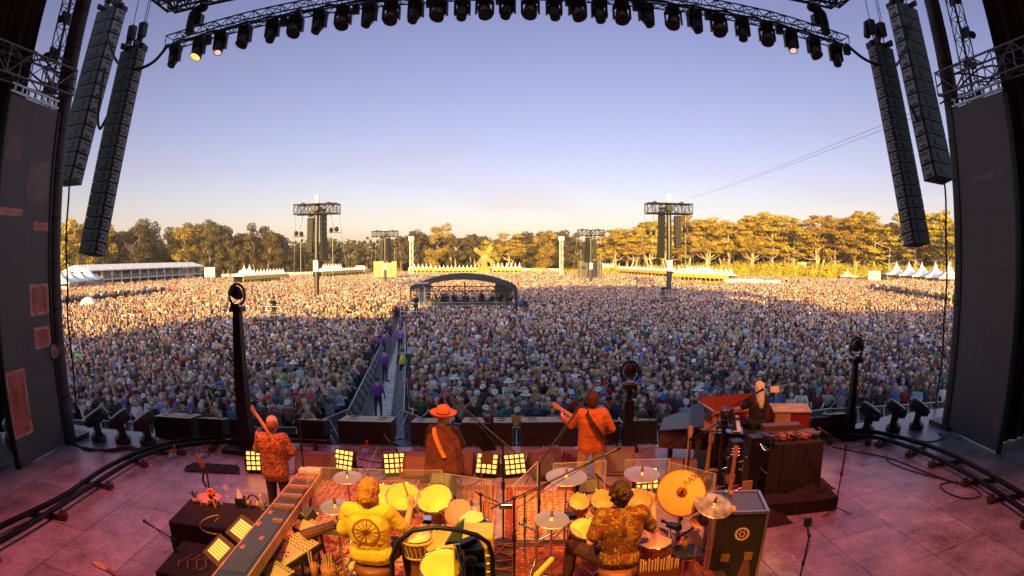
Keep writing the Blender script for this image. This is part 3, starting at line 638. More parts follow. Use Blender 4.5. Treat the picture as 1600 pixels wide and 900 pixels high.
def joints(pose='down', sit=False, w=1.0, rgn=None):
    J = dict(pelvis=(0, 0, .95), chest=(0, .01, 1.30), neck=(0, .01, 1.46), head=(0, -.005, 1.60))
    P = {'down': ((.27, .03, 1.13), (.29, -.06, .88)), 'fold': ((.27, -.02, 1.14), (.05, -.26, 1.16)), 'clap': ((.25, -.10, 1.16), (.03, -.34, 1.34)),
         'up': ((.33, -.06, 1.60), (.24, -.12, 1.86)), 'phone': ((.25, -.16, 1.22), (.07, -.26, 1.50)), 'rail': ((.28, -.12, 1.16), (.22, -.36, 1.10)), 'hip': ((.38, .05, 1.16), (.20, -.04, 1.0)), 'wave': ((.36, -.04, 1.50), (.30, -.16, 1.78))}
    a, b_ = (pose, pose) if isinstance(pose, str) else pose
    for s, p in ((1, a), (-1, b_)):
        k = 'L' if s > 0 else 'R'
        J['sh' + k] = (s * .175 * w, .01, 1.405); e, w2 = P[p]; J['el' + k] = (s * e[0], e[1], e[2]); J['wr' + k] = (s * w2[0], w2[1], w2[2])
        J['hip' + k] = (s * .09, 0, .90); J['kn' + k] = (s * .11, -.02, .49); J['an' + k] = (s * .12, .02, .08); J['toe' + k] = (s * .15, -.16, .04)
        ev = V(J['wr' + k]) - V(J['el' + k]); J['ha' + k] = tuple(V(J['wr' + k]) + ev.normalized() * .09)
    return J
def bodysegs(J, w=1.0, belly=.0, sleeve='short', face=True):
    g = lambda k: V(J[k]); S = []
    def a(p, q, r0, r1, reg): S.append((tuple(p), tuple(q), r0, r1, reg))
    pv, ch, nk, hd = g('pelvis'), g('chest'), g('neck'), g('head'); up = (ch - pv).normalized(); sd = (g('shL') - g('shR')); sd.normalize(); fw = up.cross(sd).normalized()  # front
    if fw.dot(V((0, -1, 0))) < 0 and 'fw' not in J: fw = -fw
    if 'fw' in J: fw = V(J['fw'])
    for s in (-1, 1):
        a(pv + sd * s * .07 - up * .02, pv + sd * s * .075 * w + up * .14, .105, .10, 'pants' if True else 'shirt')
        a(pv + sd * s * .065 * w + up * .12, ch + sd * s * .08 * w + up * .0, .098 * w, .11 * w, 'shirt')
    a(pv + up * .13 + fw * belly, ch - up * .04 + fw * .02, .11 + belly, .10, 'shirt')
    a(g('shL') - up * .02 - sd * .02, g('shR') - up * .02 + sd * .02, .072 * w, .072 * w, 'shirt'); a(ch + up * .02, nk - up * .06, .11, .07, 'shirt')
    a(nk - up * .05, hd - up * .02, .055, .052, 'skin')
    hu = (hd - nk).normalized(); hf = V(J.get('hf', fw)); hf = (hf - hu * hf.dot(hu)).normalized(); hs = hu.cross(hf)
    a(hd + hu * .045 - hf * .015, hd + hu * .02 + hf * .012, .094, .085, 'skin'); a(hd + hf * .02, hd - hu * .06 + hf * .045, .072, .045, 'skin')
    if face:
        a(hd + hf * .098 + hu * .005, hd + hf * .112 - hu * .018, .010, .014, 'skin')
        for s in (-1, 1): a(hd + hs * s * .083 + hu * .02, hd + hs * s * .08 - hu * .02, .016, .012, 'skin')
    for k in 'LR':
        sh, el, wr = g('sh' + k), g('el' + k), g('wr' + k)
        mid = sh.lerp(el, .75); a(sh, mid, .060 * w, .048, 'shirt'); a(mid, el, .046, .042, 'shirt' if sleeve == 'long' else 'skin')
        a(el, wr, .042, .028, 'shirt' if sleeve == 'long' else 'skin'); 
        if 'nohand' not in J: a(wr, g('ha' + k), .03, .036, 'skin')
        hp, kn, an, to = g('hip' + k), g('kn' + k), g('an' + k), g('toe' + k)
        a(hp, kn, .095, .062, 'pants'); a(kn, an, .060, .042, 'pants'); a(an, to, .048, .036, 'shoe')
    return S
SKM = objcol_mat('skin_by_person'); 
SKN = [mat('skin_fair', (.76, .46, .36), .55), mat('skin_tan', (.56, .32, .23), .55), mat('skin_brown', (.19, .10, .065), .55)]
SHIRT = objcol_mat('shirt_by_person'); HATM = objcol_mat('headwear_by_person', .8)
PNT = mat('dark_denim', (.035, .042, .07), .85, vary=.5); SHOE = mat('dark_shoe', (.03, .028, .026), .6); GLS = mat('sunglass_black', (.01, .01, .012), .12)
def hairmesh(kind, n=12):
    b = MB(); hd = V((0, -.005, 1.60))
    if kind == 'short': b.ell(hd + V((0, .038, .062)), (.100, .100, .082), n=n)
    if kind == 'long':
        b.ell(hd + V((0, .038, .060)), (.103, .102, .086), n=n); b.ring([hd + V((0, .04, .04)), hd + V((0, .075, -.08)), hd + V((0, .09, -.2)), hd + V((0, .08, -.28))], [.09, .105, .10, .03], n)
        for s in (-1, 1): b.ring([hd + V((s * .075, .03, .05)), hd + V((s * .10, .03, -.08)), hd + V((s * .11, .01, -.22))], [.035, .035, .02], 8)
    if kind == 'curly':
        rg = random.Random(4)
        for i in range(16): d = V((rg.gauss(0, 1), rg.gauss(0, 1) + .9, rg.gauss(0, 1) + .8)).normalized(); b.ell(hd + V((0, .04, .05)) + d * .09, .06, n=8, h=6)
    if kind == 'cap':
        b.lathe([(.108, -.01), (.11, .03), (.098, .075), (.06, .105), (0, .115)], hd + V((0, .01, .04)), n=n)
        b.add([(-.085, -.075, 1.645), (.085, -.075, 1.645), (.06, -.20, 1.625), (-.06, -.20, 1.625), (-.085, -.075, 1.655), (.085, -.075, 1.655), (.06, -.20, 1.635), (-.06, -.20, 1.635)], [(0, 1, 2, 3), (4, 7, 6, 5), (3, 2, 6, 7), (0, 3, 7, 4), (1, 5, 6, 2)])
    if kind == 'hat': b.lathe([(.215, .0), (.2, -.012), (.108, .01), (.105, .06), (.09, .115), (.03, .12), (0, .105)], hd + V((0, .01, .045)), n=n + 4); b.lathe([(.215, .0), (.11, .024), (.105, .03)], hd + V((0, .01, .045)), n=n + 4)
    if kind == 'beanie': b.lathe([(.112, -.02), (.116, .02), (.112, .06), (.085, .11), (.04, .135), (0, .14)], hd + V((0, .012, .03)), n=n)
    return b
def glasses():
    b = MB(); 
    for s in (-1, 1): b.ell((s * .036, -.092, 1.612), (.030, .014, .022), n=8, h=6); b.box((s * .085, -.03, 1.62), (.006, .12, .008))
    b.box((0, -.1, 1.618), (.02, .01, .008)); return b
CB = []  # crowd bodies: mesh per (pose, sleeve, build)
POSES = [('down', 'arms down'), ('fold', 'arms folded'), ('clap', 'clapping'), (('up', 'up'), 'both arms raised'), (('wave', 'down'), 'one arm raised'), ('phone', 'hands up to the face'), ('rail', 'leaning forward'), (('hip', 'down'), 'a hand on one hip')]
for i, (p, d) in enumerate(POSES):
    for sl_, w_ in (('short', 1.0), ('long', 1.08), ('short', .9)):
        J = joints(p, w=w_); S = bodysegs(J, w_, .03 if w_ > 1 else 0, sl_)
        me = voxmesh(S, .024, smooth=3); paint(me, S, ['skin', 'shirt', 'pants', 'shoe'], [SKN[0], SHIRT, PNT, SHOE]); CB.append((me, d, sl_, w_))
HK = ['short', 'long', 'curly', 'cap', 'hat', 'beanie']; HM = {k: hairmesh(k).o('x', HATM) for k in HK}
HMESH = {k: o.data for k, o in HM.items()}
for o in HM.values(): bpy.data.objects.remove(o)
go = glasses().o('x', GLS); GMESH = go.data; bpy.data.objects.remove(go)
TOPS = [('black', (.018, .017, .019), 24), ('navy', (.03, .038, .085), 15), ('charcoal', (.06, .057, .06), 13), ('grey', (.22, .21, .22), 9), ('white', (.70, .68, .67), 8), ('maroon', (.16, .022, .03), 6), ('teal', (.03, .20, .23), 3), ('bright blue', (.05, .16, .42), 4),
        ('purple', (.15, .06, .22), 5), ('tan', (.38, .27, .18), 9), ('olive', (.09, .10, .04), 5), ('red', (.50, .03, .03), 4), ('pink', (.60, .22, .33), 4), ('yellow', (.6, .46, .12), 2), ('lime green', (.22, .5, .1), 1), ('pale blue', (.30, .42, .58), 6), ('orange', (.66, .22, .04), 2), ('brown', (.16, .09, .06), 8)]
HAIRC = [('dark', (.018, .013, .010)), ('brown', (.075, .038, .018)), ('blond', (.36, .23, .10)), ('grey', (.34, .32, .30)), ('auburn', (.17, .055, .02))]
HATC = [('white', (.62, .61, .58)), ('blue', (.03, .12, .5)), ('black', (.015, .015, .017)), ('red', (.5, .03, .04)), ('tan', (.48, .36, .2)), ('teal', (.02, .3, .3)), ('purple', (.2, .05, .3)), ('grey', (.2, .2, .2))]
def pick(rg, L): 
    t_ = rg.uniform(0, sum(x[2] for x in L))
    for x in L:
        t_ -= x[2]
        if t_ <= 0: return x
    return L[-1]
# barriers decide where the crowd may stand
LFRONT = [(-45, 3), (-30, 9.6), (-16.3, 15.0), (-13.7, 16.0), (-9.75, 16.7), (-7.1, 17.5), (-6.15, 20.1)]
LLANE = [(-6.15, 20.1), (-7.5, 29.0), (-9.5, 41.9), (-11.3, 53), (-12.9, 62)]
RLANE = [(-4.0, 20.2), (-5.95, 31.0), (-9.9, 52), (-11.6, 62)]
RFRONT = [(-4.0, 20.2), (-2.76, 18.9), (0, 18.3), (6, 18.3), (12.1, 18.6), (18.2, 17.4), (40, 8)]
def interp(poly, x, ax=0):
    P = sorted(poly, key=lambda p: p[ax])
    return np.interp(x, [p[ax] for p in P], [p[1 - ax] for p in P])
def allowed(x, y):
    ll = interp(LLANE, y, 1); rl = interp(RLANE, y, 1)
    lane = (y < 64) & (x > ll - .35) & (x < rl + .35)
    front = np.where(x < ll, interp(LFRONT, x), interp(RFRONT, x)) + .45
    ok = (y > front) & ~lane
    fx = D(724, 470, 62).x
    ok &= ~((abs(x - fx) < 7.2) & (y > 60.6) & (y < 70)); 
    for tx, ty, rr in [(D(495, 450, 84).x, 84, 1.6), (D(1045, 450, 84).x, 84, 1.6), (D(602, 450, 132).x, 132, 2), (D(923, 450, 132).x, 132, 2), (D(648, 497, 50).x, 50, 1.9), (D(428, 497, 46).x, 46, 1.9), (D(1036, 472, 70).x, 70, 1.9)]:
        ok &= np.hypot(x - tx, y - ty) > rr
    return ok
def cross_(ax, ay, bx, by, x, y): return (bx - ax) * (y - ay) - (by - ay) * (x - ax)
nr = np.random.RandomState(5)
def pxarr(x, y, z):
    p = R(PITCH); zz = z - EYE; Y = y * math.cos(p) - zz * math.sin(p); Z = y * math.sin(p) + zz * math.cos(p); n = np.sqrt(x * x + Y * Y + Z * Z)
    r = 2 * FPX * np.sin(np.arccos(np.clip(Y / n, -1, 1)) / 2); q = np.hypot(x, Z) + 1e-9; return 800 + x / q * r, 450 - Z / q * r
XS, YS = [], []
for (d0, d1, sp) in ((0, 34, .60), (34, 60, .68), (60, 95, .82), (95, 140, 1.05), (140, 200, 1.4), (200, 300, 1.9)):
    gx, gy = np.meshgrid(np.arange(-d1 * 1.35, d1 * 1.35, sp), np.arange(8, d1, sp)); gx = gx + (np.arange(gx.shape[0]) % 2)[:, None] * sp / 2
    gx = gx + nr.uniform(-.33, .33, gx.shape) * sp; gy = gy + nr.uniform(-.33, .33, gy.shape) * sp; gx = gx.ravel(); gy = gy.ravel(); d = np.hypot(gx, gy)
    k = (d >= d0) & (d < d1); XS.append(gx[k]); YS.append(gy[k])
X = np.concatenate(XS); Y = np.concatenate(YS)
px, py = pxarr(X, Y, -1.1); k = (px > 60) & (px < 1540) & allowed(X, Y)
# limits of the field: the perimeter on the left, back and right
lim = interp([(px_, y_) for px_, y_ in ((60, 140), (345, 182), (420, 198), (500, 213), (570, 234), (700, 262), (820, 262), (940, 250), (1060, 226), (1180, 206), (1300, 186), (1500, 142))], px)
k &= (Y < lim - 2)
k &= ~((px < 345) & (Y > 62) & (X < -60) & (np.hypot(X + 62, 0) > 0) & (py > 480))
k &= ~((X < -101) & (Y > 108) & (Y < 190))
X, Y, px, py = X[k], Y[k], px[k], py[k]
Zg = np.full(len(X), GZ)
# terrace, grandstand lawn and deck are a little higher
ter = (X < -62.6) & (Y > 57 + (X + 62.6) * .45) & (Y < 92 - (X + 66) * .55); Zg[ter] = GZ + .9
slope = (~ter) & (X < -62) & (Y > 75); Zg[slope] += 0
dk = (cross_(60, 52, 73, 98, X, Y) < 0) & (cross_(73, 98, 95, 118, X, Y) < 0); Zg[dk] = GZ + 1.15
keep = ~(dk & (nr.rand(len(X)) < .35)); 
strip = (np.abs(cross_(-62.6, 57, -62.1, 74, X, Y)) / 17 < 1.2) & (Y > 50) & (Y < 76); keep &= ~strip
X, Y, Zg, px, py = X[keep], Y[keep], Zg[keep], px[keep], py[keep]
order = np.argsort(np.hypot(X, Y))
vis = (py < 672) & (px > 88) & (px < 1492)
near = [i for i in order if vis[i]][:300]; ns = set(near); print('crowd', len(X))
rg = random.Random(21); seen = {}; used_lab = set()
MARKS = [(150, 'by the left column'), (250, 'behind the left moving lights'), (372, 'behind the left subwoofers'), (470, 'between the tall lamp mast and the bent barrier'), (620, 'along the bent barrier left of the walkway'), (676, 'just right of the walkway'), (735, 'beyond the poncho guitarist'),
         (820, 'between the two middle musicians, poncho side'), (885, 'between the two middle musicians, orange jacket side'), (968, 'beyond the orange-jacketed guitarist'), (1040, 'beyond the middle lamp mast'), (1115, 'beyond the grand piano'), (1200, 'beyond the red organ'), (1290, 'beyond the wooden speaker cabinet'), (1345, 'beside the right lamp mast'), (1440, 'behind the right moving lights'), (1600, 'by the right column')]
for i in near:
    x, y = float(X[i]), float(Y[i]); top = pick(rg, TOPS); bi = rg.randrange(len(CB)); 
    if y < interp(LFRONT if x < -6 else RFRONT, x) + .8 and rg.random() < .6: bi = 6 * 3 + bi % 3
    if CB[bi][1].startswith('both') and rg.random() < .6: bi = bi % 3 
    me, pd, sl_, w_ = CB[bi]; hk = rg.choices(HK, [31, 25, 8, 24, 4, 6])[0]; hat = hk in ('cap', 'hat', 'beanie'); hc = rg.choices(HATC, [6, 3, 5, 2, 4, 1, 1, 3])[0] if hat else rg.choice(HAIRC)
    mk = next(m for p_, m in MARKS if px[i] < p_)
    base = f"person in {top[0]} top, {hc[0]} {hk if hat else hk + ' hair'}"
    lab = f"{base}, {mk}"
    if lab in used_lab: lab = f"{base}, {pd}, {mk}"
    n_ = 1; L0 = lab
    while lab in used_lab or len(lab.replace(',', '').split()) > 16:
        n_ += 1
        if lab in used_lab: lab = f"{base}, {ordinal(n_)} one back {mk}"
        else: lab = lab.replace('between the two middle musicians, ', 'mid-gap ').replace('between the tall lamp mast and the bent barrier', 'right of the tall lamp mast').replace('along the bent barrier left of the walkway', 'left of the walkway'); 
        if n_ > 3: lab = lab.replace(' hair', '').replace(' top,', ',')
        if n_ > 30: break
    used_lab.add(lab)
    f = math.atan2(-x, y) * .0; rz = math.atan2(x, y) * -.55 + rg.uniform(-.35, .35); s = rg.uniform(.98, 1.13)
    t = thing('person', lab, 'person', (x, y, float(Zg[i])), rz, 'audience at the front barriers'); t.scale = (s, s, s)
    sk = rg.choices(SKN, [70, 20, 10])[0]
    o = bpy.data.objects.new('body', me); col.objects.link(o); o.parent = t; o.color = (*[c * rg.uniform(.75, 1.25) for c in top[1]], 1)
    o.material_slots[0].link = 'OBJECT'; o.material_slots[0].material = sk
    h = bpy.data.objects.new(hk if hat else 'hair', HMESH[hk]); col.objects.link(h); h.parent = t; h.color = (*hc[1], 1)
    if hat and hk != 'beanie' and rg.random() < .45: h2 = bpy.data.objects.new('hair', HMESH['long']); col.objects.link(h2); h2.parent = t; h2.color = (*rg.choice(HAIRC)[1], 1); h2.scale = (.97, .97, .985)
    if rg.random() < .35: g = bpy.data.objects.new('sunglasses', GMESH); col.objects.link(g); g.parent = t
# everyone else: one crowd, instanced figures with their own colours
CS, CK, CH = attr_mat('crowd_shirt', 'c_shirt'), attr_mat('crowd_skin', 'c_skin', .6), attr_mat('crowd_hair', 'c_hair')
pc = bpy.data.collections.new('crowd_figures'); NP_ = 0
for pose, sl_, w_, hk in (('down', 'short', 1, 'short'), ('fold', 'long', 1.08, 'cap'), ('clap', 'short', .92, 'long'), (('wave', 'down'), 'short', 1, 'cap'), ('down', 'long', 1.05, 'hat'), ('phone', 'short', .95, 'long'), ('rail', 'long', 1, 'short'), (('up', 'up'), 'short', .95, 'curly'), ('down', 'long', .9, 'long'), (('hip', 'down'), 'short', 1.05, 'beanie')):
    J = joints(pose, w=w_); S = bodysegs(J, w_, .02, sl_, False); me = voxmesh(S, .032, .30, 2); paint(me, S, ['skin', 'shirt', 'pants', 'shoe'], [CK, CS, PNT, SHOE, CH])
    hb = hairmesh(hk, 8); ho = hb.o('h', CH); bm = bmesh.new(); bm.from_mesh(me); k0 = len(bm.faces); bm.from_mesh(ho.data); bm.faces.ensure_lookup_table()
    for f_ in bm.faces[k0:]: f_.material_index = 4
    bm.to_mesh(me); bm.free(); hm = ho.data; bpy.data.objects.remove(ho); bpy.data.meshes.remove(hm)
    o = bpy.data.objects.new('figure_%02d' % NP_, me); pc.objects.link(o); NP_ += 1
rest = np.array([i for i in range(len(X)) if i not in ns and not (py[i] > 690)])
n = len(rest); pts = np.stack([X[rest], Y[rest], Zg[rest]], 1).astype(np.float32)
# grandstand audience too
gs = []
for i in range(520):
    k_ = nr.rand(); q = A_.lerp(B_, k_); up_ = nr.rand() < .45; off = nr.uniform(.3, 5) if up_ else nr.uniform(-9, 2); gs.append((q.x - off * 1.0 if up_ else q.x - off, q.y, GZ + (2.9 if up_ else 0)))
pts = np.concatenate([pts, np.array(gs, np.float32)]); 
# crew under the mixing tent
fo = [(D(724, 470, 62).x + nr.uniform(-4.5, 5.5), 62 + nr.uniform(1.2, 4.5), GZ + 1.0) for _ in range(26)]
pts = np.concatenate([pts, np.array(fo, np.float32)]); n = len(pts)
me = bpy.data.meshes.new('crowd'); me.vertices.add(n); me.vertices.foreach_set('co', pts.ravel())
def att(nm, tp, data, key='value'): a = me.attributes.new(nm, tp, 'POINT'); a.data.foreach_set(key, np.ascontiguousarray(data).ravel())
att('pi', 'INT', nr.choice(10, n, p=[.2, .15, .09, .05, .03, .08, .13, .04, .16, .07]).astype(np.int32))
att('rz', 'FLOAT', (np.arctan2(pts[:, 0], pts[:, 1]) * -.55 + nr.uniform(-.45, .45, n)).astype(np.float32)); att('ps', 'FLOAT', nr.uniform(.93, 1.13, n).astype(np.float32))
def colr(tab, wts): 
    c = np.array(tab)[nr.choice(len(tab), n, p=np.array(wts) / sum(wts))] * nr.uniform(.7, 1.3, (n, 1)); c = c + 0; return np.concatenate([c, np.ones((n, 1))], 1).astype(np.float32)
cs = colr([t_[1] for t_ in TOPS], [t_[2] for t_ in TOPS]); cs[-26:, :3] = .02
att('c_shirt', 'FLOAT_COLOR', cs, 'color'); att('c_skin', 'FLOAT_COLOR', colr([(.70, .40, .30), (.50, .28, .20), (.22, .12, .08)], [7, 2, 1]), 'color')
att('c_hair', 'FLOAT_COLOR', colr([c[1] for c in HAIRC] + [c[1] for c in HATC], [11, 10, 7, 4, 3, 4, 1, 3.5, .7, 2.4, .3, .25, 2]), 'color')
co = bpy.data.objects.new('crowd', me); col.objects.link(co); tag(co, 'dense crowd filling the whole field behind the front rows', 'crowd', kind='stuff')
ng = bpy.data.node_groups.new('crowd_nodes', 'GeometryNodeTree'); ng.interface.new_socket('Geometry', in_out='INPUT', socket_type='NodeSocketGeometry'); ng.interface.new_socket('Geometry', in_out='OUTPUT', socket_type='NodeSocketGeometry')
N = ng.nodes.new; gi, gout, ip, ci = N('NodeGroupInput'), N('NodeGroupOutput'), N('GeometryNodeInstanceOnPoints'), N('GeometryNodeCollectionInfo')
ci.inputs['Collection'].default_value = pc; ci.inputs['Separate Children'].default_value = True; ci.inputs['Reset Children'].default_value = True
def na(nm, tp): a = N('GeometryNodeInputNamedAttribute'); a.data_type = tp; a.inputs['Name'].default_value = nm; return a.outputs[0]
cx = N('ShaderNodeCombineXYZ'); Lg = ng.links.new; Lg(na('rz', 'FLOAT'), cx.inputs[2]); Lg(cx.outputs[0], ip.inputs['Rotation']); Lg(na('ps', 'FLOAT'), ip.inputs['Scale']); Lg(na('pi', 'INT'), ip.inputs['Instance Index'])
ip.inputs['Pick Instance'].default_value = True; Lg(gi.outputs[0], ip.inputs['Points']); Lg(ci.outputs[0], ip.inputs['Instance']); Lg(ip.outputs[0], gout.inputs[0])
md = co.modifiers.new('crowd', 'NODES'); md.node_group = ng
# ================================================================ stage rig
SCRN = mat('led_panel_grey', (.085, .08, .078), .55, nz=(40, .12)); 
def led_wall(a, c, h, label, glow):
    a = V((a[0], a[1], 0)); c = V((c[0], c[1], 0)); d = c - a; L = d.length; rz = math.atan2(d.y, d.x)
    t = thing('led_wall', label, 'video wall', a, rz, 'side video walls')
    n, m_ = 2, 6
    b = MB(); b.box((L / 2, 0, .03 + h / 2), (L, .09, h), 0)
    b.o('screen_face', SCRN, t)
    b = MB(); b.box((-.03, 0, h / 2), (.05, .16, h), 0); b.box((L + .03, 0, h / 2), (.05, .16, h), 0)
    for i in range(m_ + 1): b.box((L / 2, .0, .03 + h * i / m_), (L, .092, .003))
    for i in range(1, n): b.box((L * i / n, 0, .03 + h / 2), (.003, .092, h))
    b.o('frame', BLK, t)
    b = MB(); b.box((L / 2, 0, h + .1), (L, .07, .05)); b.box((L / 2, 0, h + .26), (L, .07, .04))
    for i in range(7): b.box((L * (i + .5) / 7, 0, h + .17), (.05, .07, .2))
    b.o('hanging_bar', STEEL, t)
    b = MB()
    for (u0, u1, z0, z1, mi) in glow:
        s = -1 if a.x < 0 else 1
        for sg in (-1, 1): b.box((L * (u0 + u1) / 2, sg * .048, (z0 + z1) / 2), (L * (u1 - u0), .004, z1 - z0), 2 if mi else 0); b.box((L * (u0 + u1) / 2, sg * .051, (z0 + z1) / 2), (max(.02, L * (u1 - u0) - .13), .004, max(.02, z1 - z0 - .13)), 2 if mi else 1)
    b.o('glow_patch', [mat('screen_glow_pink', (.3, .1, .08), .5, emit=.075, ec=(1, .26, .18), nz=(5, .55)), mat('screen_glow_red', (.25, .05, .04), .5, emit=.045, ec=(1, .09, .06), nz=(3, .6)), mat('screen_glow_dim', (.13, .085, .08), .5, emit=.008, ec=(1, .2, .12), nz=(4, .4))], t)  # faint reddish patches put on the panel faces as emission
    return t
led_wall((-9.78, 7.15), (-9.99, 8.95), 7.35, 'tall grey video wall at the left stage edge with lit pink rectangles', [(.0, .38, .6, 1.95, 0), (.64, .97, 2.25, 2.7, 0), (.6, .98, 2.95, 3.6, 0), (.0, .45, 4.98, 5.13, 0), (.68, .98, 4.72, 4.9, 0), (.05, .35, 6.1, 6.6, 1), (.5, .95, 5.3, 6.2, 1)])
led_wall((10.42, 7.95), (10.58, 10.0), 7.7, 'tall grey video wall at the right stage edge, nearly blank', [(.02, .16, .45, .75, 1), (.15, .75, 5.9, 6.05, 1)])
COLM = mat('column_dark', (.055, .05, .055), .55, .2, nz=(3, .25))
for x, y, lab, g in ((-10.2, 9.35, 'dark round tower column at the left stage corner with a clock on it', 0), (10.84, 10.3, 'dark round tower column at the right stage corner', 0)):
    t = thing('tower_column', lab, 'column', (x, y, 0)); b = MB(); b.cyl((0, 0, .1), (0, 0, 14.5), .2, n=18); b.o('tube', COLM, t)
    b = MB(); b.box((0, 0, .06), (.8, .8, .12)); b.o('base_plate', DKM, t)
    b = MB()
    for z in range(1, 14): b.cyl((0, 0, z), (0, 0, z + .05), .206, n=18)
    b.cyl((.14 if x > 0 else -.14, -.15, 8), (.14 if x > 0 else -.14, -.15, 14), .05); b.o('band', BLK, t)
# wall clock
c = D(85, 549, 8.95); t = thing('wall_clock', 'round white wall clock hanging on the left column', 'clock', c, .62)
b = MB(); b.cyl((0, .03, 0), (0, -.02, 0), .185, n=28); b.lathe([(.165, 0), (.19, 0), (.195, .05), (.165, .05)], (0, -.01, 0), MX.Rotation(PI / 2, 4, 'X'), 28); b.o('case', BLKP, t)
b = MB(); b.cyl((0, -.024, 0), (0, -.026, 0), .165, n=28); b.o('dial', mat('clock_white', (.75, .73, .7), .5), t)
b = MB()
for i in range(12): a = i * PI / 6; b.box((math.sin(a) * .135, -.029, math.cos(a) * .135), (.012, .003, .03), ry=a)
b.each('hour_marking', BLKP, t)
for nm, a, L, w_ in (('hour_hand', R(212), .085, .012), ('minute_hand', R(170), .12, .008)): b = MB(); b.box((math.sin(a) * L / 2, -.032, math.cos(a) * L / 2), (w_, .003, L), ry=a); b.o(nm, BLKP, t)
# black side drapes / wings
DRP = mat('wing_drape', (.012, .011, .012), .95, nz=(1.5, .4))
def wavy_drape(x0, x1, y, z0, z1):
    b = MB(); n = 60; vs = []
    for i in range(n + 1):
        x = x0 + (x1 - x0) * i / n; o_ = .06 * math.sin(i * 1.7) + .03 * math.sin(i * .63)
        vs += [(x, y + o_, z0), (x, y + o_, z1), (x, y + o_ + .05, z0), (x, y + o_ + .05, z1)]
    for i in range(n): j = i * 4; b.add(vs[j:j + 8], [(0, 4, 5, 1), (2, 3, 7, 6), (1, 5, 7, 3), (0, 2, 6, 4)])
    return b
t = wavy_drape(-11.05, -17, 8.6, .02, 15).o('wing_drape', DRP); tag(t, 'black drape closing the left wing behind the truss', 'drape')
t = wavy_drape(10.72 + .3, 17, 8.4, .02, 15).o('wing_drape', DRP); tag(t, 'black drape closing the right wing behind the truss', 'drape')
# horizontal trusses that carry the walls
for s, x, y0, y1, lab in ((-1, -9.95, 9.3, 4.6, 'steel box truss running over the left video wall'), (1, 10.6, 10.4, 5.2, 'steel box truss running over the right video wall')):
    t = thing('box_truss', lab, 'truss', (0, 0, 0)); b = MB(); b.truss((x + s * .12, y1, 8.1 if s < 0 else 8.45), (x + s * .12, y0, 8.1 if s < 0 else 8.45), .5, h=.6, bay=.75, r=.03); b.o('lattice', mat('truss_grey', (.20, .20, .21), .4, .8), t)
    b = MB()
    for k in range(3): b.tube([(x - s * .1, y1 + (y0 - y1) * u, 8.3 + .25 * math.sin(u * 9 + k * 2) - .1 * k) for u in [i / 12 for i in range(13)]], .025)
    b.o('cable', RUB, t)
# vertical ladder trusses with small lamps beside the columns
LMP = mat('lamp_housing', (.035, .03, .028), .4, .5); 
def par(b, c, d, L=.32, r=.11): c = V(c); d = V(d).normalized(); b.cyl(c - d * L / 2, c + d * L / 2, r * .8, r, n=12); b.ell(c - d * L / 2, r * .8, n=10, h=6)
for s, x, y, lab in ((-1, -11.2, 9.7, 'lamp ladder beside the left column'), (1, 11.9, 10.3, 'lamp ladder beside the right column')):
    t = thing('lamp_ladder', lab, 'lamp ladder', (x, y, 0)); b = MB(); b.truss((0, 0, 7.6), (0, 0, 13), .35, bay=.6, r=.022, up=(0, 1, 0)); b.o('lattice', BLK, t)
    for k in range(5): b = MB(); par(b, (.15 * (-1) ** k, -.3, 8.2 + k * .95), (-s * .5, -.6, -.4)); b.box((.1 * (-1) ** k, -.1, 8.3 + k * .95), (.05, .35, .3)); b.o('lamp', LMP, t)
# wing lamps on ladders (right and left backstage)
t = None; k = 0
for s, xs in ((1, (11.25, 11.1)), (-1, (-10.6,))):
    for j, z in enumerate((1.9, 3.2, 4.5, 5.9, 7.2) if s > 0 else (1.6, 3.2)):
        x = 10.55 + .3 if s > 0 else -10.3; y = 6.9 if s > 0 else 6.0
        lt = thing('side_lamp', f'steel barrel side lamp in the {"right" if s > 0 else "left"} wing, {ordinal(j)} from the floor', 'lamp', (x, y, z), 0, 'barrel side lamps')
        b = MB(); b.cyl((-.2, 0, 0), (.16, 0, 0), .085, .1, n=14); b.ell((.17, 0, 0), .09, n=10, h=6); b.lathe([(.1, 0), (.118, .02), (.118, .05), (.1, .07)], (-.2, 0, 0), MX.Rotation(PI / 2, 4, 'Y'), 14); b.o('housing', mat('barrel_steel', (.35, .28, .26), .3, .9), lt)
        b = MB(); b.cyl((-.235, 0, 0), (-.24, 0, 0), .09, n=14); b.o('lens', mat('lens_dim', (.3, .1, .06), .2, emit=.25, ec=(1, .3, .15)), lt)
        b = MB(); b.box((0, .12, -.12), (.04, .03, .3)); b.box((0, -.12, -.12), (.04, .03, .3)); b.box((0, 0, -.27), (.05, .27, .03)); b.cyl((0, 0, -.27), (0, 0, -.36), .02, n=6); b.o('yoke', CHR, lt)
for s, x, y, lab in ((1, 10.85, 7.1, 'pipe ladder for side lamps in the right wing'), (-1, -10.3, 6.2, 'pipe ladder for side lamps in the left wing')):
    b = MB(); b.cyl((x, y, 0), (x, y, 8.4), .028); b.cyl((x + s * .9, y, 0), (x + s * .9, y, 8.4), .028)
    for z in ((1.6, 2.9, 4.2, 5.6, 6.9) if s > 0 else (1.3, 2.9, 4.4)): b.cyl((x, y, z - .06), (x + s * .9, y, z - .06), .022)
    tag(b.o('pipe_ladder', CHR), lab, 'ladder')
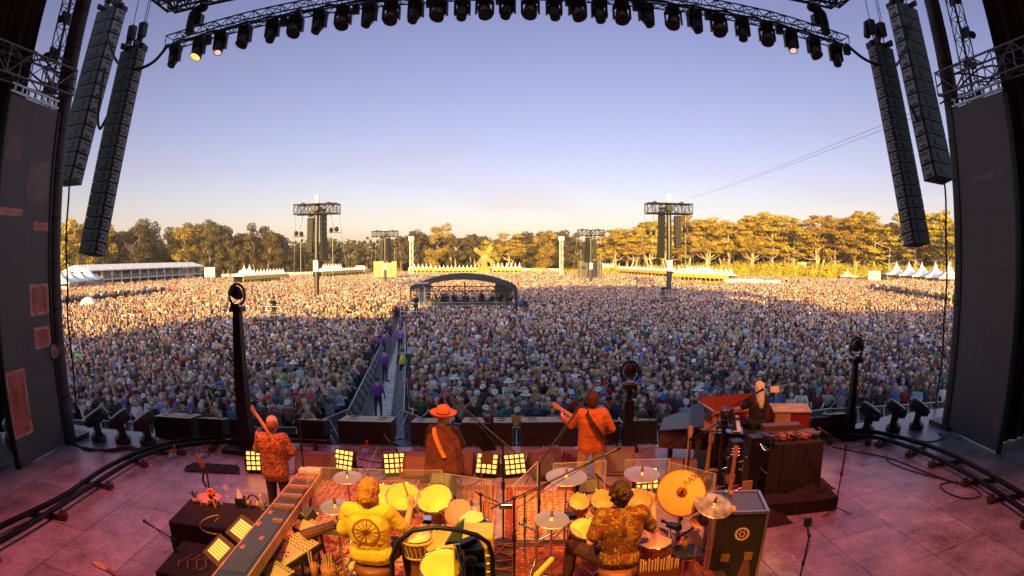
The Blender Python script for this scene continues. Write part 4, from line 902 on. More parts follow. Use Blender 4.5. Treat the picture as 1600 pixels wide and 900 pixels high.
# line arrays
CABS = mat('cabinet_side_grey', (.24, .24, .26), .5, nz=(12, .2)); CABB = mat('cabinet_back_black', (.008, .008, .009), .55, nz=(8, .5))
def array(top, bot, n, w_, d_, rz, hs, label):
    t = thing('line_array', label, 'speaker column', top, 0, 'hung speaker columns'); top = V(top); bot = V(bot)
    for i in range(n):
        u0, u1 = i / n, (i + 1) / n
        def P(u): p = top.lerp(bot, u) - top; p.y -= .55 * (u ** 2.2) * 1.0; return p
        p0, p1 = P(u0), P(u1); c = (p0 + p1) / 2; ax = (p0 - p1); H_ = ax.length
        tilt = math.atan2(ax.y, ax.z); rl = math.atan2(ax.x, ax.z)
        M_ = MX.Translation(c) @ MX.Rotation(rl, 4, 'Y') @ MX.Rotation(-tilt, 4, 'X') @ MX.Rotation(rz, 4, 'Z')
        b = MB(); h = H_ * .965
        # tapered cabinet, front (away) taller, back (camera) lower
        x, y = w_ / 2, d_ / 2
        b.add([(-x, -y, -h * .47), (x, -y, -h * .47), (x, y, -h * .5), (-x, y, -h * .5), (-x, -y, h * .47), (x, -y, h * .47), (x, y, h * .5), (-x, y, h * .5)], [(0, 3, 2, 1), (4, 5, 6, 7), (0, 1, 5, 4), (2, 3, 7, 6), (3, 0, 4, 7), (1, 2, 6, 5)], 0, False, M_)
        for sg in (-1, 1):
            b.box((sg * (x + .008), 0, 0), (.016, d_ * .86, h * .84), 1, M_)
            if hs: b.box((sg * (x + .02), -d_ * .1, 0), (.012, d_ * .42, h * .52), 2, M_); b.box((sg * (x + .028), -d_ * .1, 0), (.01, d_ * .26, h * .28), 1, M_)
            else: b.box((sg * (x + .02), d_ * .12, h * .22), (.012, d_ * .5, h * .1), 2, M_); b.box((sg * (x + .02), d_ * .0, -h * .28), (.012, d_ * .36, h * .16), 2, M_)
            b.cyl(M_ @ V((sg * (x + .03), -y * .8, -h * .5)), M_ @ V((sg * (x + .03), -y * .8, h * .5)), .014, n=5, m=2)
        b.box((0, -y - .006, 0), (w_ * .34, .012, h * .5), 2, M_)
        b.o('cabinet', [CABB, CABS, BLK, DKM], t)
    b = MB(); b.box((0, 0, .12), (w_ * 1.05, d_ * .25, .12)); b.box((-w_ * .35, 0, .12), (.08, d_ * 1.5, .16)); b.box((w_ * .35, 0, .12), (.08, d_ * 1.5, .16)); b.o('fly_frame', BLK, t)
    b = MB()
    for sx in (-.3, .3): b.box((sx * w_, 0, .62), (.2, .22, .42)); b.cyl((sx * w_, 0, .2), (sx * w_, 0, .45), .02, n=6); b.box((sx * w_ - .1, .1, .55), (.16, .14, .5), ry=.2)
    b.o('chain_motor', LMP, t)
    b = MB()
    for sx in (-.3, .3, .42): b.cyl((sx * w_, 0, .8), (sx * w_ * 1.15, 0, 4.5), .012, n=4)
    b.o('chain', BLK, t); return t
array((-10.40, 12.1, 9.85), (-10.78, 12.0, 4.22), 18, .70, .44, -.12, True, 'inner speaker column with looped handles hanging at the left')
array((-12.2, 12.6, 11.75), (-12.6, 12.6, 6.3), 13, .92, .56, -.1, False, 'outer speaker column with smooth grey flank hanging at the left')
array((10.0, 12.1, 9.85), (10.2, 12.0, 4.45), 18, .66, .44, .12, True, 'inner speaker column with looped handles hanging at the right')
array((11.75, 12.6, 11.75), (11.78, 12.6, 6.3), 13, .90, .56, .1, False, 'outer speaker column with smooth grey flank hanging at the right')
for x, y, lab in ((D(104, 400, 11.4).x, 11.4, 'black cable drop beside the left column'), (D(1479, 400, 12).x, 12, 'black cable drop beside the right column')):
    b = MB(); b.tube([(x + .03 * math.sin(i * .9), y, 6.4 - i * .32 if i < 20 else 0) for i in range(21)], .03, 7)
    for z in (1.5, 3, 4.6): b.cyl((x, y, z), (x, y, z + .08), .042, n=7)
    tag(b.o('cable_drop', RUB), lab, 'cable')
# overhead lighting truss and its lamps
TP = [V(p) for p in ((-9.0, 12, 9.78), (-6.28, 12, 9.98), (-4.08, 12, 10.1), (0, 12, 10.17), (4.08, 12, 10.08), (6.29, 12, 9.96), (8.66, 12, 9.7))]
t = thing('lighting_truss', 'long black box truss across the top of the view carrying lamps', 'truss', (0, 0, 0)); b = MB()
for p, q in zip(TP[:-1], TP[1:]): b.truss(p, q, .38, h=.3, bay=.38, r=.022)
b.o('lattice', BLK, t)
b = MB()
for p, q in zip(TP[:-1], TP[1:]): b.cyl(p + V((0, -.22, -.22)), q + V((0, -.22, -.22)), .025, n=6); b.tube([p.lerp(q, k / 8) + V((0, .1, .05 * math.sin(k * 2.1))) for k in range(9)], .03)
b.o('cable_loom', RUB, t)
def tz(x):
    for p, q in zip(TP[:-1], TP[1:]):
        if p.x <= x <= q.x: return p.lerp(q, (x - p.x) / (q.x - p.x)).z
    return TP[0].z
LENS = {'a': mat('lens_amber', (.5, .2, .03), .2, emit=.9, ec=(1, .45, .08)), 'p': mat('lens_pink', (.4, .15, .12), .2, emit=.8, ec=(1, .35, .28)), 'd': mat('lens_dark', (.05, .035, .03), .08)}
pxs = [283, 318, 350, 386, 428, 463, 500, 536, 577, 611, 649, 685, 722, 757, 793, 829, 866, 903, 937, 972, 1010, 1052, 1085, 1122, 1158, 1195, 1231, 1265, 1297]
AMB_H = mat('lamp_bronze', (.09, .05, .03), .35, .6)
for i, px in enumerate(pxs):
    x = D(px, 40, 12).x; wash = i % 2 == 1; L_ = 'a' if px == 318 else ('p' if i in (2, 26) else 'd')
    yaw = rnd.uniform(-.3, .3)
    lt = thing('moving_lamp', f"{'broad wash' if wash else 'slim spot'} moving lamp under the overhead truss, {ordinal(i)} from the left end", 'moving lamp', (x, 12 - .05, tz(x) - .2), yaw, 'lamps on the overhead truss')
    b = MB(); b.box((0, 0, -.07), (.34, .24, .14)); b.cyl((0, 0, 0), (0, 0, .1), .05); b.o('clamp_base', BLKP, lt, bevel=.015)
    b = MB(); w2 = .38 if wash else .33
    for sx in (-1, 1): b.box((sx * w2 / 2, 0, -.28), (.045, .14, .34))
    b.box((0, 0, -.14), (w2, .15, .05)); b.o('yoke', BLKP, lt, bevel=.01)
    d = V((yaw * .6, -.42, -.9)).normalized(); M_ = MX.Translation((0, 0, -.36)) @ d.to_track_quat('Z', 'Y').to_matrix().to_4x4()
    b = MB()
    if wash: b.lathe([(0, -.2), (.11, -.2), (.145, -.14), (.155, 0), (.17, .12), (.17, .17), (.15, .17)], M=M_, n=18)
    else: b.lathe([(0, -.24), (.08, -.23), (.135, -.15), (.14, .05), (.115, .16), (.115, .24), (.095, .24)], M=M_, n=18)
    b.o('head', AMB_H if wash else LMP, lt)
    b = MB(); b.lathe([(0, .165 if wash else .235), (.15 if wash else .09, .165 if wash else .235)], M=M_, n=18); b.o('lens', LENS[L_], lt)
    if i % 3 == 1: b = MB(); b.box((0, 0, 0), (.16, .14, .22)); tag(b.o('power_box', BLKP, loc=(x + .33, 11.85, tz(x) - .32)), f'small black box hung beside the {ordinal(i)} overhead lamp from the left', 'box', 'boxes on the overhead truss')
# hoists over the truss ends with bent cable bundles, and cables to the speaker columns
for s, x in ((-1, -8.35), (1, 8.05)):
    z = tz(x); t = thing('chain_hoist', f'black chain hoist with a curved cable sleeve on the {"left" if s < 0 else "right"} end of the overhead truss', 'hoist', (x, 12, z))
    b = MB(); b.tube([(0, 0, .1), (0, 0, .45), (.02 * -s, 0, .66), (.14 * -s, 0, .78), (.32 * -s, 0, .82)], .13, 12); b.ell((.34 * -s, 0, .82), .13); b.o('sleeve', RUB, t)
    b = MB(); b.box((.2 * -s, .1, .5), (.2, .2, .3)); b.cyl((.2 * -s, .1, .6), (.2 * -s, .1, 2.5), .014, n=5); b.cyl((-.1 * -s, .1, .1), (-.1 * -s, .1, .5), .03, n=5); b.o('motor', BLKP, t)
for pts_, lab in (([(-9.0, 12, 9.75), (-9.5, 12, 9.3), (-10.3, 12, 9.25), (-11.2, 12.2, 9.8), (-11.9, 12.2, 10.9)], 'drooping cable from the overhead truss to the left speaker columns'), ([(8.66, 12, 9.7), (9.3, 12, 9.35), (10.2, 12, 9.3), (11, 12.2, 9.9), (11.7, 12.2, 11.1)], 'drooping cable from the overhead truss to the right speaker columns'),
                  ([(-11.6, 12.2, 9.6), (-11.5, 12.1, 8.2), (-11.25, 12, 7.7), (-11.0, 12, 8.0)], 'short cable loop between the left speaker columns'), ([(11.35, 12.2, 9.4), (11.3, 12.1, 8.3), (11.05, 12, 7.9), (10.8, 12, 8.3)], 'short cable loop between the right speaker columns')):
    P = [V(p) for p in pts_]; Q = []
    for i in range(len(P) - 1):
        p0, p1, p2, p3 = P[max(i - 1, 0)], P[i], P[i + 1], P[min(i + 2, len(P) - 1)]
        for k in range(6): u = k / 6; Q.append(.5 * (2 * p1 + (p2 - p0) * u + (2 * p0 - 5 * p1 + 4 * p2 - p3) * u * u + (3 * p1 - p0 - 3 * p2 + p3) * u ** 3))
    b = MB(); b.tube(Q + [P[-1]], .045, 7); tag(b.o('hanging_cable', RUB), lab, 'cable')
# roof grid above
t = thing('roof_grid', 'rectangular black roof grid whose corners show at the top of the view', 'roof truss', (0, 0, 0)); b = MB()
for a, c in (((-9.1, 12, 10.95), (8.5, 12, 10.95)), ((-9.1, 12, 10.95), (-9.1, 4, 11.2)), ((8.5, 12, 10.95), (8.5, 4, 11.2)), ((-9.1, 10.6, 11.0), (8.5, 10.6, 11.0)), ((-7.2, 12, 10.95), (-7.2, 4, 11.1)), ((6.6, 12, 10.95), (6.6, 4, 11.1))): b.truss(a, c, .3, h=.34, bay=.5, r=.04)
b.add([(-9.1, 11.95, 11.15), (8.5, 11.95, 11.15), (8.5, 10.6, 11.2), (-9.1, 10.6, 11.2)], [(0, 1, 2, 3), ]) if False else None
for x in (-8.6, -8.1, -7.7, 7.1, 7.6, 8.1): b.cyl((x, 12, 10.95), (x + .5 * (1 if x < 0 else -1), 10.6, 11), .03, n=5)
b.o('lattice', BLK, t)
t = None
# big floor moving heads
def floor_head(px, py, yaw, lean, lab):
    p = G(px, py); t = thing('floor_moving_head', lab, 'moving head', p, yaw, 'large moving heads on the stage lip')
    b = MB(); b.prism([(math.cos(a) * .27, math.sin(a) * .21) for a in [i * PI / 8 for i in range(16)]], .02, .13); b.box((0, 0, .15), (.3, .26, .05)); b.o('base', BLKP, t, bevel=.02)
    b = MB()
    for sx in (-1, 1): b.prism([(-.09, .0), (.09, 0), (.05, .38), (-.05, .38)], -.025, .025, M=MX.Translation((sx * .2, 0, .19)) @ MX.Rotation(PI / 2, 4, 'X') @ MX.Rotation(PI / 2, 4, 'Y'))
    b.box((0, 0, .21), (.42, .16, .06)); b.o('yoke', BLKP, t, bevel=.012)
    M_ = MX.Translation((0, 0, .55)) @ MX.Rotation(lean, 4, 'X'); b = MB()
    sec = [(-.30, .10, .08), (-.24, .145, .13), (0, .165, .15), (.18, .15, .145), (.26, .13, .13)]; vs = []; n = 12
    for (y, rx, rz_) in sec:
        for k in range(n): a = 2 * PI * k / n; cx, sz = math.cos(a), math.sin(a); f = 1 / max(abs(cx), abs(sz)) ** .6; vs.append((cx * rx * f, y, sz * rz_ * f))
    b.add(vs, [(i * n + k, i * n + (k + 1) % n, (i + 1) * n + (k + 1) % n, (i + 1) * n + k) for i in range(len(sec) - 1) for k in range(n)] + [tuple(range(n)), tuple(range(4 * n, 5 * n))], 0, False, M_); b.o('head', mat('head_gloss', (.035, .035, .038), .3), t, bevel=.01)
    b = MB(); b.cyl(M_ @ V((0, -.30, 0)), M_ @ V((0, -.33, 0)), .09, n=16); b.o('lens', LENS['d'], t)
for i, (px, py) in enumerate(((155, 688), (193, 691), (232, 694))): floor_head(px, py, -.7 - .04 * i, .45, f'large black moving head on the left stage lip, {ordinal(i)} from the left column')
for i, (px, py) in enumerate(((1354, 678), (1395, 673), (1431, 670))): floor_head(px, py, .75, .45, f'large black moving head on the right stage lip, {ordinal(i)} from the lamp mast')
# low speakers along the stage edge
SUBT = mat('speaker_paint', (.016, .016, .019), .33, nz=(20, .25), bump=.15)
subs = [(264, 690, 66, .95, 'wide low speaker behind the left moving heads'), (325, 693, 42, .62, 'small low speaker left of the tall lamp mast'), (352 + 18, 694, 30, .45, 'low speaker partly hidden by the tall lamp mast'), (483, 696, 46, .62, 'low speaker beyond the bass player and his microphone stand'), (567, 699, 86, 1.0, 'wide low speaker at the foot of the walkway'), (672, 701, 64, .9, 'wide low speaker behind the poncho guitarist'),
        (760, 701, 80, .95, 'wide low speaker between poncho and orange jacket'), (857, 700, 86, .95, 'wide low speaker left of the orange jacket'), (948, 699, 42, .6, 'low speaker right of the orange jacket'), (1010, 697, 38, .65, 'low speaker left of the grand piano'), (1284, 690, 30, .5, 'small low speaker beyond the wooden organ speaker'), (1320, 684, 48, .65, 'low speaker behind the right lamp mast')]
for px, py, wpx, dp, lab in subs:
    p = G(px, py); q = G(px + wpx / 2, py); w_ = 2 * abs(q.x - p.x); h = .55
    t = thing('edge_speaker', lab, 'speaker', (p.x, p.y + .1 + dp * .42, 0), math.atan2(p.x, p.y) * -.25, 'low speakers along the stage edge')
    b = MB(); b.prism([(-dp * .42, .03), (dp * .42, .03), (dp * .42, h * .8), (-dp * .42, h)], -w_ / 2, w_ / 2, M=MX.Rotation(PI / 2, 4, 'Z') @ MX.Rotation(PI / 2, 4, 'X')); o = b.o('cabinet', SUBT, t, bevel=.015)
    b = MB(); b.box((0, dp * .44, h * .42), (w_ * .94, .02, h * .68)); b.o('grille', GRILL, t)
    b = MB(); b.box((0, -dp * .42 - .004, h * .5), (w_ * .96, .008, h * .86)); b.o('added_dark_panel', CABB, t)  # near-black sheet added to keep the camera side dark under the lamps
    b = MB()
    for sx in (-1, 1): b.box((sx * w_ * .28, -dp * .1, h * .93), (w_ * .16, .03, .012), rx=-.13); b.box((sx * w_ * .28, dp * .22, h * .86), (w_ * .16, .03, .012), rx=-.13)
    b.box((w_ * .3, -dp * .42 - .008, h * .4), (.16, .014, .09)); b.box((-w_ * .3, -dp * .42 - .008, h * .4), (.16, .014, .09)); b.each('handle', BLK, t)
# crowd barriers
BRR = mat('barrier_aluminium', (.44, .44, .46), .4, .85, nz=(4, .15)); BPN = mat('barrier_panel', (.17, .17, .18), .5, .6)
bproto = None; bk = None
def barrier(x0, y0, x1, y1, lab, outward):
    global bproto, bk
    L = math.hypot(x1 - x0, y1 - y0); rz = math.atan2(y1 - y0, x1 - x0) + (PI if outward else 0); ox, oy = ((x0, y0) if not outward else (x1, y1))
    if bproto is None:
        t = thing('crowd_barrier', lab, 'barrier', (0, 0, GZ), 0, 'steel crowd barrier sections'); bproto = t
        b = MB(); 
        for i in range(12): b.box(((i + .5) / 12 * 1.16 + .02, 0, .6), (.05, .012, 1.02))
        b.o('slatted_panel', BPN, t)
        b = MB(); b.cyl((0, 0, 1.16), (1.2, 0, 1.16), .028, n=8); b.cyl((0, 0, .1), (0, 0, 1.16), .022, n=6); b.cyl((1.2, 0, .1), (1.2, 0, 1.16), .022, n=6); b.cyl((0, 0, .62), (1.2, 0, .62), .014, n=5); b.o('frame', BRR, t)
        b = MB()
        for x in (.15, 1.05): b.cyl((x, 0, 1.1), (x, -.6, .06), .018, n=6)
        b.cyl((.15, -.3, .55), (1.05, -.3, .55), .012, n=5); b.o('brace', BRR, t)
        b = MB(); b.box((.6, -.32, .05), (1.16, .62, .03)); b.box((.6, -.62, .08), (1.16, .04, .04)); b.o('foot_plate', mat('tread_plate', (.2, .2, .21), .45, .8, nz=(14, .5)), t); bk = kids(t); t.location = (ox, oy, GZ); t.rotation_euler[2] = rz; t.scale[0] = L / 1.2; return
    r = dup(bproto, (ox, oy, GZ), rz, lab, bk); r.scale = (L / 1.2, 1, 1)
def runb(poly, lab, outward, y1=1e9, xr=None):
    cnt_ = 0
    for (ax, ay), (cx, cy) in zip(poly[:-1], poly[1:]):
        L = math.hypot(cx - ax, cy - ay); n = max(1, round(L / 1.25))
        for i in range(n):
            p = (ax + (cx - ax) * i / n, ay + (cy - ay) * i / n); q = (ax + (cx - ax) * (i + 1) / n, ay + (cy - ay) * (i + 1) / n)
            if xr and not (xr[0] <= p[0] <= xr[1]): continue
            barrier(*p, *q, lab + ', ' + ordinal(min(i + cnt_, 48)) + ' in line', outward)
        cnt_ += n
runb(LFRONT[1:-1], 'steel crowd barrier section holding the front row in the left pit', False, xr=(-22, 0))
runb(LFRONT[-2:], 'steel crowd barrier section where the left line bends into the walkway', False)
runb(LLANE[:4], 'steel crowd barrier section along the left side of the walkway', False)
runb(RLANE[:3], 'steel crowd barrier section along the right side of the walkway', True)
runb(RFRONT[:-1], 'steel crowd barrier section holding the front row in the right pit', False)
# lamp masts on the stage edge
def lamp_mast(px, py, H_, w0, lab, ring=True):
    p = G(px, py); t = thing('lamp_mast', lab, 'lamp mast', p, 0, 'lamp masts on the stage edge'); b = MB()
    z0, z1 = .08, H_
    if w0 > .2: b.add([(-w0 / 2, -w0 / 2, z0), (w0 / 2, -w0 / 2, z0), (w0 / 2, w0 / 2, z0), (-w0 / 2, w0 / 2, z0)] + [(sx * w0 * .26, sy * w0 * .26, z1) for sx, sy in ((-1, -1), (1, -1), (1, 1), (-1, 1))], [(0, 3, 2, 1), (4, 5, 6, 7), (0, 1, 5, 4), (1, 2, 6, 5), (2, 3, 7, 6), (3, 0, 4, 7)])
    else: b.box((0, 0, z1 / 2), (w0, w0, z1)); b.box((0, 0, .55), (w0 * 1.9, w0 * 1.9, 1.1))
    b.o('mast', mat('mast_black', (.006, .005, .005), .5), t, bevel=.01)
    b = MB(); b.box((0, 0, .05), (w0 * 2.2 + .2, w0 * 2.2 + .2, .1)); b.o('base', BLK, t)
    b = MB(); b.box((0, 0, H_ + .04), (.28, .24, .1)); b.tube([V((math.cos(a) * .2, 0, math.sin(a) * .2 + H_ + .34)) for a in [R(-60) + R(300) * i / 16 + 0 for i in range(17)] ] if False else [V((math.cos(a) * .19, 0, math.sin(a) * .22 + H_ + .33)) for a in [R(-62 + 304 * i / 20) for i in range(21)]], .028, 6); b.o('yoke_ring', BLKP, t)
    b = MB(); M_ = MX.Translation((0, 0, H_ + .36)) @ MX.Rotation(R(65), 4, 'X'); b.lathe([(0, -.15), (.09, -.14), (.125, -.05), (.13, .1), (.11, .15), (0, .14)], M=M_, n=16); b.o('head', LMP, t)
    b = MB(); b.box((0, -.1, H_ + .1), (.2, .03, .12)); b.o('control_panel', CHR, t)
lamp_mast(388, 702, 2.95, .31, 'tall black tapering lamp mast with a ring-mounted lamp at left')
lamp_mast(1324, 682, 1.75, .21, 'black lamp mast with a lamp head left of the right moving heads')
lamp_mast(979, 703, 1.35, .10, 'thin lamp mast with boxy base right of the orange jacket')
# camera rail tracks
def track(outer, inner, lab):
    t = thing('camera_track', lab, 'rail track', (0, 0, 0), 0, 'curved camera rail tracks')
    def sm(L):
        P = [G(*p) for p in L]; Q = []
        for i in range(len(P) - 1):
            p0, p1, p2, p3 = P[max(i - 1, 0)], P[i], P[i + 1], P[min(i + 2, len(P) - 1)]
            for k in range(5): u = k / 5; Q.append(.5 * (2 * p1 + (p2 - p0) * u + (2 * p0 - 5 * p1 + 4 * p2 - p3) * u * u + (3 * p1 - p0 - 3 * p2 + p3) * u ** 3))
        return Q + [P[-1]]
    O, I = sm(outer), sm(inner)
    for L in (O, I): b = MB(); b.tube([p + V((0, 0, .16)) for p in L], .038, 8); b.tube([p + V((0, 0, .11)) for p in L], .02, 4); b.o('rail', mat('rail_black', (.018, .018, .02), .14, .6), t)
    n = 8 if len(O) > 30 else 7
    for i in range(n):
        k = int((i + .6) / n * (len(O) - 1)); a = O[k]; c = min(I, key=lambda q: (q - a).length); d = (c - a).normalized() if (c - a).length > .01 else V((1, 0, 0)); b = MB(); rz_ = math.atan2(d.y, d.x)
        b.box((a + c) / 2 + V((0, 0, .05)), ((c - a).length + .5, .09, .05), rz=rz_); b.o('sleeper', BLK, t)
        b = MB(); b.box(c + d * .2 + V((0, 0, .07)), (.16, .14, .1), rz=rz_); b.cyl(c + d * .2 + V((0, 0, .1)), c + d * .2 + V((0, 0, .17)), .03); b.o('clamp', mat('clamp_red', (.09, .035, .03), .4, .3), t)
track([(-60, 872), (0, 838), (100, 788), (167, 742), (233, 711), (300, 697), (373, 690), (445, 690), (516, 693)], [(-60, 895), (0, 862), (70, 820), (143, 772), (217, 726), (280, 707), (373, 699), (445, 698), (516, 700)], 'curved black camera rail track sweeping from the left wing')
track([(1270, 683), (1343, 682), (1400, 692), (1467, 713), (1533, 747), (1600, 787), (1660, 822)], [(1270, 691), (1343, 690), (1400, 702), (1467, 729), (1533, 766), (1600, 812), (1650, 850)], 'curved black camera rail track sweeping to the right wing')
def dye(name, cols, s, dist=2.5):
    m = bpy.data.materials.new(name); m.use_nodes = True; t = m.node_tree; p = t.nodes['Principled BSDF']; N = t.nodes.new; Lk = t.links.new
    tc = N('ShaderNodeTexCoord'); n = N('ShaderNodeTexNoise'); n.inputs['Scale'].default_value = s; n.inputs['Detail'].default_value = 8; n.inputs['Roughness'].default_value = .68; n.inputs['Distortion'].default_value = dist; Lk(tc.outputs['Object'], n.inputs[0])
    r = N('ShaderNodeValToRGB'); E_ = r.color_ramp.elements; E_[0].position = .34; E_[0].color = (*cols[0], 1); E_[1].position = .66; E_[1].color = (*cols[-1], 1)
    for i, c in enumerate(cols[1:-1]): e = E_.new(.34 + .32 * (i + 1) / (len(cols) - 1)); e.color = (*c, 1)
    Lk(n.outputs[0], r.inputs[0]); Lk(r.outputs[0], p.inputs['Base Color']); p.inputs['Roughness'].default_value = .85; return m
# ================================================================ stage gear
RZ = .4  # drum riser height
b = MB(); b.b2((-2.75, 3.2, .0), (2.45, 6.55, RZ)); o = b.o('drum_riser', mat('riser_carpet_black', (.03, .022, .02), .9, nz=(6, .4))); tag(o, 'low black riser under both drum kits', 'riser')
def rug_mat(name, c0, c1, c2, s):
    m = bpy.data.materials.new(name); m.use_nodes = True; t = m.node_tree; p = t.nodes['Principled BSDF']; N = t.nodes.new; Lk = t.links.new
    tc = N('ShaderNodeTexCoord'); mp = N('ShaderNodeMapping'); mp.inputs['Scale'].default_value = (s, s, s); Lk(tc.outputs['Object'], mp.inputs[0])
    v = N('ShaderNodeTexVoronoi'); v.feature = 'F1'; v.distance = 'MANHATTAN'; v.inputs['Scale'].default_value = 1.6; v.inputs['Randomness'].default_value = .35; Lk(mp.outputs[0], v.inputs[0])
    n = N('ShaderNodeTexVoronoi'); n.inputs['Scale'].default_value = 5; n.inputs['Randomness'].default_value = .6; Lk(mp.outputs[0], n.inputs[0])
    r = N('ShaderNodeValToRGB'); r.color_ramp.interpolation = 'CONSTANT'; E_ = r.color_ramp.elements; E_[0].color = (*c2, 1); E_[1].position = .25; E_[1].color = (*c0, 1)
    for q, c in ((.45, c1), (.55, c0), (.72, c2), (.82, c1)): e = E_.new(q); e.color = (*c, 1)
    ad = N('ShaderNodeMath'); ad.operation = 'ADD'; ml = N('ShaderNodeMath'); ml.operation = 'MULTIPLY'; ml.inputs[1].default_value = .7; Lk(n.outputs[0], ml.inputs[0]); Lk(v.outputs[0], ad.inputs[0]); Lk(ml.outputs[0], ad.inputs[1])
    Lk(ad.outputs[0], r.inputs[0]); Lk(r.outputs[0], p.inputs['Base Color']); p.inputs['Roughness'].default_value = .95; return m
RUG1 = rug_mat('rug_persian_red', (.28, .03, .02), (.5, .3, .14), (.02, .015, .025), 6); RUG2 = rug_mat('rug_persian_orange', (.50, .13, .03), (.62, .42, .16), (.035, .014, .014), 5.5)
def rug(x0, y0, x1, y1, z, m, lab, rz=0):
    t = thing('rug', lab, 'rug', ((x0 + x1) / 2, (y0 + y1) / 2, z), rz); w_, d_ = x1 - x0, y1 - y0
    b = MB(); b.box((0, 0, .006), (w_, d_, .012)); b.o('field', m, t)
    b = MB(); k = .16
    for sx in (-1, 1): b.box((sx * (w_ / 2 - k / 2 - .05), 0, .0135), (k, d_ - .1, .003))
    for sy in (-1, 1): b.box((0, sy * (d_ / 2 - k / 2 - .05), .0135), (w_ - .1 - 2 * k, k, .003))
    b.o('border', rug_mat('rug_border_' + lab[:8].replace(' ', '_'), (.5, .28, .1), (.25, .03, .02), (.05, .03, .04), 9), t)
rug(-3.7, 6.75, -2.0, 9.4, .004, RUG1, 'red patterned rug under the bass player')
rug(-1.95, 6.75, -.25, 9.35, .004, RUG1, 'dark red patterned rug before the poncho guitarist')
rug(-.15, 6.7, 2.1, 9.3, .004, RUG2, 'orange floral rug before the orange-jacketed guitarist')
rug(-2.7, 3.4, -.3, 6.4, RZ, RUG1, 'dark patterned rug under the left drum kit')
rug(.0, 3.4, 2.3, 6.4, RZ, rug_mat('rug_plain_wine', (.16, .02, .02), (.2, .04, .03), (.1, .015, .02), 3), 'wine red rug under the right drum kit')
# ---- floor wedges
WRED = mat('wedge_painted_red_light', (.11, .05, .05), .6, nz=(8, .2)); WGR = mat('wedge_grille_grey', (.12, .12, .12), .6, .2)  # WRED: red stage light put into the wedge colour
def wedge(px, py, wpx, rz, lab, face=None, h=.42):
    p = G(px, py); w_ = wpx / 90.0; t = thing('stage_wedge', lab, 'monitor wedge', p, rz, 'monitor wedges on the stage')
    M_ = MX.Rotation(PI / 2, 4, 'Z') @ MX.Rotation(PI / 2, 4, 'X')
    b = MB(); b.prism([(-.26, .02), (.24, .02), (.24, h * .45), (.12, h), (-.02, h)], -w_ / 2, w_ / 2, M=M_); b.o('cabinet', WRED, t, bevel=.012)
    a = V((-.26, .0, .02)); e = V((-.02, 0, h)); mid = (a + e) / 2; ang = math.atan2(h - .02, .24)
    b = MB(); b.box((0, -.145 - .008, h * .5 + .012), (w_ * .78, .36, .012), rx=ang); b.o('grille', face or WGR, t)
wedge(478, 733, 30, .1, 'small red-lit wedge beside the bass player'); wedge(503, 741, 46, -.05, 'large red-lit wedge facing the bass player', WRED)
wedge(655, 741, 52, .05, 'orange-lit wedge left of the poncho guitarist', mat('wedge_grille_orange_lit', (.20, .12, .06), .6)); wedge(727, 739, 30, -.1, 'plain red-lit wedge right of the poncho guitarist', WRED)  # orange and red stage light put into these grille colours
wedge(853, 741, 54, .5, 'black wedge turned sideways beside a boom stand', h=.5); wedge(893, 737, 28, 0, 'narrow red-lit wedge left of the orange jacket', WRED); wedge(968, 737, 48, -.15, 'grey-grilled wedge right of the orange jacket', h=.48); wedge(1065, 752, 46, -.3, 'dark wedge in front of the guitar stands'); wedge(1262 - 30, 720, 20, .3, 'small wedge behind the keyboard riser') if False else None
# ---- matrix lights
CELL = mat('matrix_cell_lit', (.6, .4, .12), .4, emit=1.0, ec=(1, .60, .12)); HOUS = mat('matrix_housing', (.05, .02, .015), .5)
def matrix(px, py, rz, lean, lab, w_=.42, n=4):
    p = G(px, py); t = thing('matrix_light', lab, 'stage light', p, rz, 'glowing matrix lights on the stage floor')
    M_ = MX.Translation((0, 0, .24)) @ MX.Rotation(-lean, 4, 'X')
    b = MB(); b.box((0, 0, 0), (w_, .12, w_ * .95), 0, M_); b.o('housing', HOUS, t, bevel=.01)
    b = MB()
    for i in range(n):
        for j in range(n):
            if px == 762 and (i, j) in ((1, 3), (2, 3), (1, 2), (2, 2)) : continue
            b.box(((i - (n - 1) / 2) * w_ * .235, -.064, (j - (n - 1) / 2) * w_ * .225), (w_ * .155, .012, w_ * .15), 0, M_)
    b.each('cell', CELL, t)
    b = MB(); b.box((0, .06, .03), (w_ * .8, .3, .03)); 
    for sx in (-1, 1): b.box((sx * (w_ / 2 + .02), 0, .14), (.015, .06, .25))
    b.o('bracket', BLK, t)
matrix(403, 738, .25, .3, 'glowing matrix light left of the bass player'); matrix(541, 737, -.25, .35, 'glowing matrix light right of the bass wedges'); matrix(617, 742, .3, .3, 'glowing matrix light left of the orange-lit wedge')
matrix(762, 744, -.2, .5, 'glowing matrix light with a gadget lying over it'); matrix(803, 744, .3, .4, 'glowing matrix light beside the sideways wedge'); matrix(1008, 768, 0, .5, 'glowing matrix light behind the right drum kit')
